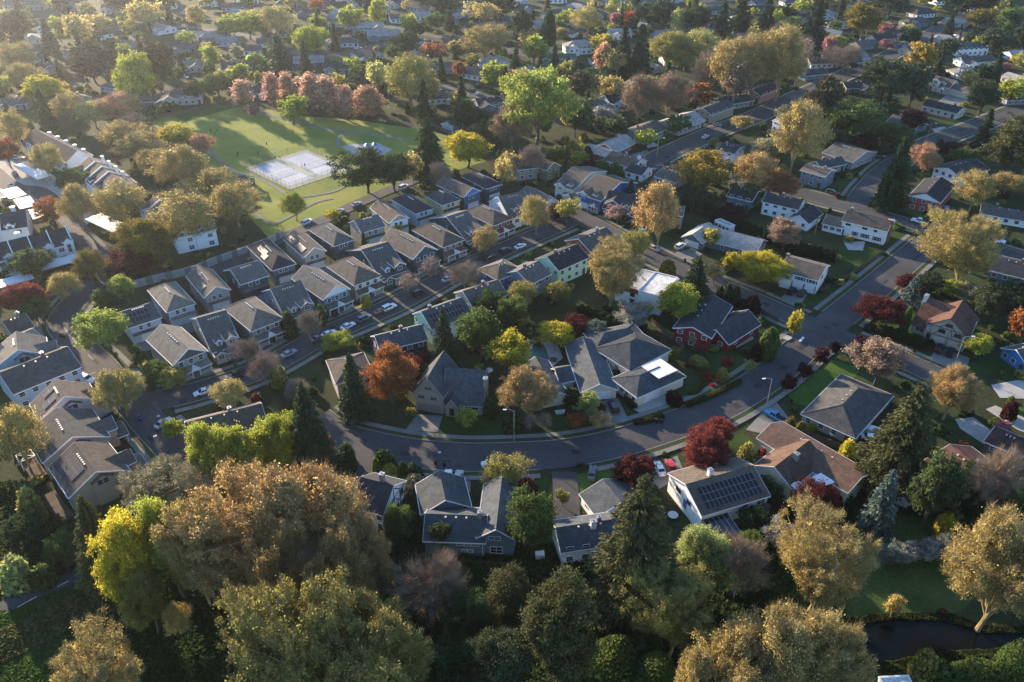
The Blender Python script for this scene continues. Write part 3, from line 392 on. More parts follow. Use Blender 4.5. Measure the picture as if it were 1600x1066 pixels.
GROUNDCOVER = [('bank_grass',[(56.6,97.1),(62.3,100.5),(71.0,101.7),(80.4,101.4),(86.2,98.8),(102.4,98.5),(101.6,97.1),(85.4,97.1),(79.6,99.7),(70.5,100.2),(63.0,98.9),(59.5,96.3)],7000,0.3,0.8,(0.06,0.07,0.03),8),('bank_grass',[(60.9,89.9),(69.6,92.1),(79.1,93.4),(95.2,93.9),(94.4,92.3),(78.4,91.8),(66.2,89.3)],6000,0.34,1.2,(0.05,0.065,0.025),9),('undergrowth',[(-64.1,117.0),(-27.0,127.7),(7.8,118.7),(24.4,107.3),(48.7,117.0),(66.8,113.7),(61.5,101.4),(62.0,89.9),(49.7,72.3),(-69.6,72.3),(-73.3,101.4)],44000,0.44,1.5,(0.046,0.078,0.024),1),('tall_grass',[(-102.8,99.2),(-88.9,104.3),(-79.1,109.7),(-58.3,110.4),(-50.0,83.2),(-106.5,83.2)],26000,0.34,0.5,(0.07,0.13,0.03),2),('bramble',[(-96.9,92.8),(-91.6,97.8),(-86.6,102.1),(-81.2,106.6),(-76.3,112.0),(-70.6,113.7),(-65.4,105.8),(-75.3,100.6),(-84.1,94.4),(-95.0,85.6)],14000,0.4,1.6,(0.11,0.13,0.05),3),('bank_planting',[(64.3,89.9),(76.2,91.8),(92.5,93.1),(97.9,83.2),(63.0,80.9)],12000,0.4,1.8,(0.05,0.085,0.02),4),('undergrowth',[(32.8,113.7),(54.1,127.7),(72.3,129.6),(71.1,122.2),(49.6,110.4),(33.9,105.8)],9000,0.4,1.5,(0.05,0.08,0.024),5),('undergrowth',[(76.8,138.7),(116.6,144.0),(113.6,127.7),(93.0,124.0),(78.4,127.7)],9000,0.4,1.3,(0.045,0.07,0.022),6),('leaf_litter',[(-118.9,137.6),(-103.8,135.6),(-85.9,117.0),(-85.0,112.0),(-104.0,101.4)],9000,0.4,1.6,(0.06,0.075,0.03),7)]
WALLC = {'white': (0.78, 0.79, 0.8), 'cream': (0.62, 0.57, 0.44), 'lightblue': (0.36, 0.46, 0.54), 'greyblue': (0.16, 0.2, 0.25), 'teal': (0.05, 0.1, 0.11), 'dteal': (0.045, 0.075, 0.085), 'navy': (0.02, 0.035, 0.07), 'blue': (0.03, 0.12, 0.28), 'brightblue': (0.04, 0.2, 0.48), 'grey': (0.28, 0.29, 0.29), 'dgrey': (0.09, 0.095, 0.105), 'beige': (0.42, 0.37, 0.31), 'tan': (0.34, 0.29, 0.21), 'pink': (0.42, 0.2, 0.15), 'peach': (0.62, 0.36, 0.24), 'mint': (0.42, 0.68, 0.5), 'red': (0.2, 0.014, 0.016), 'orangered': (0.34, 0.085, 0.05), 'brick': (0.26, 0.075, 0.055), 'taupe': (0.3, 0.27, 0.22), 'sage': (0.22, 0.25, 0.22), 'lav': (0.55, 0.56, 0.62), 'yellow': (0.6, 0.52, 0.28), 'slate': (0.1, 0.16, 0.19), 'brown': (0.13, 0.08, 0.05), 'olive': (0.16, 0.16, 0.1), 'green': (0.12, 0.2, 0.12)}
ROOFC = {'grey': (0.105, 0.1, 0.095), 'dark': (0.045, 0.048, 0.055), 'brown': (0.125, 0.102, 0.084), 'tan': (0.165, 0.148, 0.125), 'pale': (0.3, 0.29, 0.275), 'red': (0.105, 0.056, 0.044), 'redbrown': (0.155, 0.098, 0.072), 'slate': (0.072, 0.082, 0.09), 'charcoal': (0.072, 0.07, 0.068), 'white': (0.58, 0.58, 0.58), 'green': (0.08, 0.12, 0.08), 'metal': (0.45, 0.47, 0.5)}
TRIMC = {'white': (0.72, 0.73, 0.74), 'taupe': (0.34, 0.31, 0.27), 'brown': (0.12, 0.07, 0.055)}
HOUSES = [
('light grey two storey townhouse, dark gable over three windows, leftmost of the porch row','house','grey','tan','street','white',{'gable':(0.09,0.095,0.105)},[('f',5.6,8.33,8.8,15.8,-88.4,183.4,43.2)]),
('cream grey townhouse with steep side roof, one small white dormer and a side gable','house','beige','grey','dormer','white',{},[('s',3.4,8.6,7.5,20.3,-81.9,194.0,33.5)]),
('grey green townhouse with tan hipped roof, three front windows and white railed porch','house','sage','tan','street','white',{},[('h',5.6,8.39,9.0,16.0,-72.6,199.8,42.2)]),
('dark blue grey townhouse with two small red front gables and steep side roof','house','greyblue','grey','dormer','white',{'gable':(0.2,0.014,0.016)},[('s',3.6,8.8,8.6,18.8,-65.3,210.2,34.5)]),
('blue grey townhouse with big white front gable and three white framed windows above its porch','house','greyblue','grey','street','white',{'gable':(0.78,0.79,0.8)},[('f',5.7,8.34,8.5,17.1,-56.9,216.7,42.9)]),
('brown sided townhouse with cream front, hipped tan roof and yellow shrub by its steps','house','taupe','brown','street','white',{'front':(0.62,0.57,0.44)},[('h',5.6,8.33,8.8,16.1,-48.6,225.1,40.6)]),
('dark green grey townhouse with long side roof, white arched dormer and large front window','house','dteal','grey','dormer','white',{},[('s',3.4,8.4,9.0,22.8,-43.1,236.0,35.8)]),
('teal townhouse with white trimmed front gable and porch, brown roof with vent row','house','teal','brown','street','white',{},[('f',5.7,8.51,9.1,17.1,-33.4,242.2,42.9)]),
('teal sided townhouse with salmon pink front and hipped brown roof','house','teal','brown','street','white',{'front':(0.42,0.2,0.15)},[('h',5.6,8.11,8.1,16.6,-24.5,250.2,41.0)]),
('slate green townhouse with two small white trimmed cross gables beside the red fronted one','house','dteal','grey','dormer','white',{},[('s',3.6,8.2,8.0,22.4,-18.7,260.8,37.9)]),
('grey sided townhouse with bright red front, three white windows and railed porch','house','grey','brown','street','white',{'front':(0.2,0.014,0.016)},[('h',5.6,8.22,8.4,15.4,-8.4,266.0,42.8)]),
('long townhouse with tall white left gable behind the red fronted one','house','white','grey','dormer','white',{},[('s',4.0,8.6,9.9,15.1,-0.3,276.7,29.1),('f',4.6,5.84,5.5,14.3,9.9,284.5,36.2)]),
('pale blue townhouse with one large dark solar array facing the lime tree','house','lightblue','slate','alley','white',{'solar':[(-0.36,0.36,0.12,0.85)]},[('s',5.7,8.2,8.4,9.5,-104.0,198.6,38.4)]),
('light blue fronted alley townhouse with hipped tan roof and blue garage door','house','grey','tan','alley','white',{'front':(0.36,0.46,0.54),'gcol':(0.36,0.46,0.54)},[('h',5.6,7.91,7.4,15.8,-98.8,209.2,38.4)]),
('cream grey gabled townhouse with stepped black solar panels on its left slope','house','grey','brown','alley','white',{'solarL':1},[('f',5.6,7.81,7.1,15.5,-90.6,217.4,36.4)]),
('dark teal alley townhouse with side roof and white framed garage opening','house','dteal','grey','alley','white',{'gcol':(0.02,0.035,0.07)},[('s',5.7,8.2,8.6,11.0,-80.8,223.3,40.2)]),
('teal grey hipped townhouse with violet tinted solar panels in a stepped group','house','slate','dark','alley','white',{'solarL':1},[('h',5.6,7.8,7.1,19.7,-76.2,235.6,35.9)]),
('cream grey gabled townhouse with long rows of tilted grey solar panels and white garage','house','beige','brown','alley','white',{'solarL':2},[('f',5.6,7.74,6.9,15.5,-67.1,242.6,36.1)]),
('charcoal hipped townhouse with paired windows beside the striped solar one','house','dgrey','grey','alley','white',{'gcol':(0.09,0.095,0.105)},[('h',5.6,7.8,7.1,16.2,-60.0,250.6,40.6)]),
('sand coloured townhouse with side roof and tall narrow cypress at its front','house','beige','grey','alley','white',{},[('s',5.6,8.0,8.3,9.2,-49.2,258.1,35.2)]),
('sand sided townhouse with pale blue white front gable and long brown roof','house','beige','brown','alley','white',{'front':(0.78,0.79,0.8)},[('f',5.7,7.8,6.8,14.9,-42.8,267.4,32.9)]),
('blue grey hipped townhouse with white garage door and dark roof','house','lightblue','dark','alley','white',{},[('h',5.6,7.75,6.9,15.2,-35.5,275.4,37.9)]),
('yellow cream hipped townhouse with slate roof and white garage door','house','yellow','slate','alley','white',{},[('h',5.6,7.9,7.4,10.5,-25.1,281.0,38.3)]),
('townhouse with bright blue front gable and navy lower front, garage below','house','dteal','brown','alley','white',{'front':(0.03,0.12,0.28),'gable':(0.04,0.2,0.48)},[('f',5.7,8.03,7.5,15.6,-19.9,289.8,42.5)]),
('mid grey hipped townhouse with white garage door at the park end of the row','house','dgrey','dark','alley','white',{},[('h',5.4,7.51,6.8,14.9,-11.5,297.8,38.1)]),
('brown roofed townhouse with blue solar sheet and white porch, cut by the left edge','house','beige','brown','plain','white',{},[('s',3.2,5.5,5.5,8.1,-138.4,197.4,48.7)]),
('pale blue wide gabled townhouse with vent row and blue slate wing on its right','house','lightblue','tan','wide','white',{},[('f',5.6,9.0,11.6,9.1,-127.9,180.3,29.0),('s',3.6,6.0,4.4,10.4,-131.1,188.9,54.8)]),
('townhouse with long dark brown roof sloping to a turquoise wall and white porch','house','lightblue','grey','plain','white',{},[('s',5.4,8.4,15.9,12.3,-119.8,172.4,45.8)]),
('lavender white townhouse with wide gable, paired dark windows and two small solar groups','house','lav','brown','wide','white',{'solarL':3},[('f',5.6,9.4,12.7,7.8,-107.0,159.0,38.5)]),
('townhouse with peach sunlit gable wall and grey vented roof between two solar roofs','house','peach','grey','wide','white',{},[('f',5.4,8.8,13.5,12.7,-100.7,146.8,39.3)]),
('sand walled townhouse with large black solar array beside a wooden deck','house','tan','brown','wide','white',{'solarL':4},[('f',5.4,8.6,11.9,12.2,-91.1,135.3,42.4)]),
('low grey house with tan roof behind the two lime yellow trees at the junction','house','lightblue','brown','plain','white',{},[('s',4.6,7.2,16.6,8.6,-66.6,152.2,24.9)]),
('beige two storey house with brown hipped roof behind the dark conifer and round hedges','house','beige','brown','plain','white',{},[('h',5.4,7.43,9.0,10.6,-41.1,173.3,22.6)]),
('navy two storey house with dark side roof and white trimmed rear gable','house','navy','slate','plain','white',{},[('s',5.4,7.6,12.7,7.5,-30.2,187.4,25.6)]),
('pale mint townhouse with black solar panels across its roof beside two dark conifers','house','mint','slate','plain','white',{'solar':[(-0.42,0.42,0.15,0.9)],'front':(0.78,0.79,0.8)},[('s',5.5,8.4,13.0,9.6,-19.4,199.6,36.2)]),
('beige townhouse with wide brown side roof and vent row below the blue one','house','beige','brown','plain','white',{},[('s',5.4,8.0,11.7,9.3,-9.1,211.2,34.7)]),
('deep blue townhouse with brown hipped roof partly behind the beige brown roofed one','house','blue','brown','plain','white',{},[('h',5.2,7.22,9.6,9,-3.5,226.4,40.0)]),
('steel blue house with slate roof, small rear gable and white patio roof','house','greyblue','grey','plain','white',{},[('s',5.4,7.8,8.9,10,4.9,223.6,45.7)]),
('mint green two storey house with near black roof and four dark windows','house','mint','dark','plain','white',{},[('s',5.6,8.2,12.9,9.7,15.8,233.2,42.0)]),
('orange red two storey house with grey roof behind the bare pale tree','house','orangered','grey','plain','white',{},[('s',5.5,8.2,12.6,11.5,26.2,245.7,41.6)]),
('stone grey tudor house with very steep front gable, double garage and tall chimney','house','taupe','slate','tudor','taupe',{},[('f',5.6,10.2,7.2,11.8,-18.7,167.8,-15.0),('s',3.2,9.2,9.5,12.2,-11.3,167.2,-5.5)]),
('dark roofed ranch house with L shaped wings round a red doored court and white garage','house','cream','slate','ranch','white',{},[('f',2.8,4.9,8.8,21.2,20.4,177.6,7.2),('f',2.8,4.6,6.4,15.3,8.4,171.8,17.0),('s',2.8,4.8,3.7,6.3,12.9,174.2,19.3)]),
('house with stepped grey tiled hipped roofs and one bright white patio roof square','house','cream','slate','tile','white',{'patio':[(37.45,173.53,34.32,6.44,6.42,5.0)]},[('h',3.6,6.33,14.9,13.0,32.0,184.6,39.1),('h',3.2,5.05,15.6,9.2,34.7,172.2,33.8),('h',3.5,5.08,14.5,7.9,28.2,191.3,19.2)]),
('red walled house with near black roof, brick chimneys and white carport','house','red','dark','plain','white',{},[('f',4.8,6.6,10.1,18.9,53.6,199.1,-29.0),('s',2.9,5.4,14.9,8.5,61.1,196.5,42.8)]),
('flat roofed white two storey house with red brown parapet band under a bare tree','house','white','white','flat','white',{},[('flat',5.4,5.4,14.8,12.8,40.5,218.2,-31.5),('flat',6.2,6.2,7.2,13.2,43.2,215.1,-29.6)]),
('long ranch house with pale grey roof, white double garage and brick chimney stub','house','slate','pale','ranch','white',{'g1':1},[('s',2.8,5.4,19.4,10.1,74.0,252.2,-33.5),('f',2.8,4.9,7.2,11.3,63.9,256.3,-39.3)]),
('white split level house with brown roof and two white garage doors above parked cars','house','white','brown','split','white',{},[('s',4.9,6.9,11.4,11.3,90.5,227.9,-33.7)]),
('deep blue two storey house with white garage, small dormer and tall right gable','house','blue','brown','cottage','white',{},[('s',5.0,8.6,10.9,22.4,35.5,291.2,-41.8)]),
('cream house with dark lower roof, upper gable and white garage beside the blue gabled one','house','cream','brown','cottage','white',{},[('s',5.0,8.2,8.2,23.0,26.5,300.9,-36.9)]),
('charcoal cottage with crisp white gables and porch behind a red maple','house','dgrey','dark','cottage2','white',{},[('s',3.4,7.6,12.3,12,40.9,279.9,-23.6)]),
('taupe two storey house with hipped brown roof behind the tall tan tree','house','taupe','grey','plain','white',{},[('s',5.2,6.8,8.4,8,56.0,270.7,-14.0)]),
('brown shadowed house with dark wide roof by the pink blossom tree','house','taupe','grey','plain','white',{},[('s',4.8,7.8,10.6,12,5.2,317.1,20.1)]),
('olive green house with tan roof slope left of the cream one','house','olive','brown','plain','white',{},[('f',4.8,7.0,7.4,13,12.0,316.9,41.0)]),
('cream tudor house with dark timber lines, brown roof and double garage at the corner','house','beige','red','tudor2','brown',{},[('s',2.9,8.6,9.4,12.6,120.5,200.1,-46.3),('f',5.0,8.8,10.4,11.9,122.2,196.4,-37.9)]),
('bungalow with large grey brown hipped roof and dark chimney beside the green lawn','house','taupe','charcoal','plain','white',{},[('h',2.7,5.01,12.8,21.7,81.8,161.5,-42.5)]),
('sprawling brown roofed house with bright white patio roof above a dark red tree','house','cream','redbrown','big','white',{'patio':[(63.66,131.51,23.75,9.09,3.29,4.6)]},[('s',4.4,5.99,22.6,8.9,66.7,140.8,-50.7),('f',4.4,7.0,9.0,12.8,60.9,138.3,-48.8)]),
('red brown roofed house half hidden behind the tall olive fir','house','brown','red','plain','white',{},[('s',2.9,5.6,9.2,13.8,99.4,138.4,-68.5)]),
('dark brown hipped house beside the pale driveways at the right edge','house','brown','red','plain','white',{},[('h',2.8,4.37,7.4,7.0,113.9,147.5,-44.1)]),
('bright blue house with red brick chimney and solar panels cut by the right edge','house','brightblue','slate','plain','white',{'solar':[(-0.1,0.4,0.2,0.8)]},[('f',2.9,5.0,8.2,7.7,136.4,183.1,-72.7)]),
('slate blue ranch house behind the wide tan tree at the right edge','house','slate','dark','plain','white',{},[('s',2.8,5.0,12.2,12.6,158.2,232.3,-34.0)]),
('long white two storey house with shuttered windows, brick end chimney and round patio','house','white','brown','long','white',{},[('s',5.2,7.4,14.6,8.4,121.9,261.2,-34.7),('s',2.8,4.6,6.8,7.6,113.2,266.2,-35.2)]),
('white two storey house with near black roof left of the white garage gable','house','white','dark','plain','white',{},[('s',5.0,7.0,12.8,7.3,97.8,278.4,-33.6),('f',3.0,5.0,7.0,11.0,103.8,270.8,-40.6)]),
('red brick two storey house with white front gable and white porch opposite the white pickup','house','brick','dark','plain','white',{'gable':(0.78,0.79,0.8)},[('f',5.2,7.2,10.1,20.1,155.3,288.1,-37.5)]),
('white two storey house with dark roof behind the red brick house','house','white','dark','plain','white',{},[('f',5.0,6.8,11.7,17.3,176.3,310.6,-59.4)]),
('grey roofed white ranch house at the right edge below the bare trees','house','white','grey','plain','white',{},[('s',2.7,4.6,16.8,7.4,176.2,273.0,-26.5)]),
('blue grey split house with low tan roof at the street corner','house','greyblue','tan','plain','white',{},[('s',5.2,6.4,9.7,9.0,119.3,308.1,-43.4)]),
('grey gabled ranch house with white trim beside a parked dark car','house','grey','grey','plain','white',{},[('f',3.4,5.6,18.1,13.5,140.4,332.7,39.5)]),
('grey blue low roofed house in front of the grey gabled ranch','house','grey','slate','plain','white',{},[('s',3.0,4.8,12.7,6.6,127.8,321.4,24.8)]),
('cream ranch house with long navy roof above the tall street lamp','house','cream','dark','plain','white',{},[('s',3.0,4.8,16.5,9.6,206.8,394.8,-48.8)]),
('dark ranch house with two white chimneys and short pale driveway','house','dgrey','slate','plain','white',{},[('s',2.8,4.6,13.9,10,180.3,372.7,-54.3)]),
('cream dormered cape house with red brick chimney and pale car in front','house','cream','brown','cottage2','white',{},[('s',3.4,6.6,10.4,9,222.9,431.6,-56.1),('s',3.2,5.0,11.2,7,228.4,423.6,-53.6)]),
('long white ranch house with flat pale roof at the upper right edge','house','white','pale','plain','white',{},[('s',3.0,4.4,18.6,10,269.4,442.5,-62.7)]),
('pale roofed brick house with crossing gables at the head of the cul de sac','house','brick','pale','plain','white',{},[('s',2.8,5.2,15.3,10.6,44.1,343.8,50.5),('f',2.8,4.8,6.1,11.8,36.9,335.8,50.9)]),
('ranch house with half brown half navy roof and small white front gable','house','grey','brown','plain','white',{},[('s',2.9,5.4,17.4,12.5,58.8,361.8,47.1)]),
('ranch house with broad pale blue grey roof and cream garage wall','house','beige','pale','plain','white',{},[('s',3.0,5.6,19.2,13.4,77.0,373.9,42.7)]),
('tan gabled two level ranch with dark roof beside a crimson tree','house','tan','slate','plain','white',{},[('f',4.4,6.4,9.0,18.3,95.5,388.6,-48.1)]),
('low grey green ranch with carport and white bins beyond the tan gabled one','house','sage','dark','plain','white',{},[('s',2.9,4.4,18.1,11.1,107.9,407.2,27.3)]),
('pink brown walled gabled house with navy roof at the street end','house','pink','dark','plain','white',{},[('f',4.2,6.2,9.3,18.7,125.8,419.3,-46.8)]),
('white ranch house with dark brown roof and tall white end chimney','house','white','brown','plain','white',{'chim':[(0.46,0,(0.78,0.79,0.8))]},[('s',2.8,4.8,13.8,10.1,46.4,325.4,-40.5)]),
('small white ranch house with dark roof beside the parked dark car','house','white','dark','plain','white',{},[('s',2.8,4.6,7.5,8.6,50.5,314.8,-37.7)]),
('grey house with pale awning roof beside tall clipped conifers','house','grey','grey','plain','white',{},[('s',2.8,4.6,9.7,9.6,62.7,308.5,-42.6)]),
('small white house with dark roof behind the gold tree','house','white','dark','plain','white',{},[('s',4.6,5.8,7.8,10.3,91.0,334.2,-37.3)]),
('white house with very pale shiny roof among bare trees','house','white','metal','plain','white',{},[('s',4.6,5.6,9.4,12.8,126.0,369.6,-56.6)]),
('blue house with navy roof under the brown poplars','house','slate','dark','plain','white',{},[('s',4.2,6.2,9.3,10.6,86.1,287.7,-33.9)]),
('blue grey house with two parallel gabled wings joined by a low front roof','house','slate','slate','ushape','white',{},[('s',4.2,6.6,11.8,8.9,-11.1,120.1,-2.8),('f',4.4,7.2,9.7,8.5,-14.4,128.1,12.3),('f',4.9,7.3,7.0,14.7,-2.6,123.1,-3.9)]),
('dark roofed house with white half timbered gable end and black chimney','house','white','dark','timber','white',{},[('s',5.2,8.4,7.1,10.1,-27.8,127.9,-19.6)]),
('white walled house with slate roof and tan wing half hidden by the tall pine','house','white','slate','plain','white',{'chim':[(0.05,-0.1,(0.78,0.79,0.8))]},[('s',4.0,6.2,12.9,8.0,15.2,118.3,11.3),('f',3.0,5.0,10.4,7.0,20.9,128.8,24.0)]),
('white two storey house with two rows of dark solar panels and brown roof','house','white','brown','solarhouse','white',{},[('s',5.0,7.6,15.9,13.0,43.5,130.8,21.1)]),
('white condo block with dark roof and tall arched windows behind white carports','house','white','dark','condo','white',{},[('s',5.8,9.2,22.9,10.2,-154.9,241.1,36.4)]),
('white condo block with stepped shed roofs at the left edge above the arched window one','house','white','dark','condo2','white',{},[('s',5.6,8.6,15.7,13.0,-173.5,259.3,23.5)]),
('long condo block with plain dark grey roof and white end walls beside the tan trees','house','white','dark','condo0','white',{},[('s',6.0,9.2,38.6,10.2,-187.5,331.4,-41.0)]),
('condo block with brown shed roofs, white party walls and round vent chimneys','house','white','brown','condo2','white',{},[('s',6.0,9.5,28.5,13,-155.3,300.0,-48.3)]),
('smaller brown roofed condo block with white walls behind the dark green tree','house','white','brown','condo2','white',{},[('s',6.0,9.0,9.4,12,-122.6,269.8,-45.2)]),
('condo block whose plain white end wall shows behind the tan tree by the rail wall','house','white','brown','condo2','white',{},[('s',6.0,8.0,13.1,15.4,-108.7,256.9,31.0)]),
('small white garden shed with tan gable roof beside the blue green spruce','shed','white','tan','bare','white',{},[('f',2.0,2.9,2.2,3.4,83.7,130.5,-40.0)]),
('small dark green gabled park shelter beside the path','shelter','dteal','slate','bare','white',{},[('s',2.6,4.2,4.3,6.8,-103.5,303.9,-16.0)]),
('small blue grey gabled shed at the edge of the park lawn','shed','lightblue','grey','bare','white',{},[('f',2.6,3.8,6.2,7.9,-27.1,373.1,-33.2)]),
('white flat roofed shed corner showing at the bottom edge by the pond','shed','white','white','bare','white',{},[('flat',2.4,2.4,5.0,2.2,64.2,85.5,3.5)]),
('white and green camper trailer parked behind the pale roofed ranch','trailer','white','pale','bare','white',{},[('flat',2.6,2.6,6.8,2.7,74.1,265.3,-54.5)])]
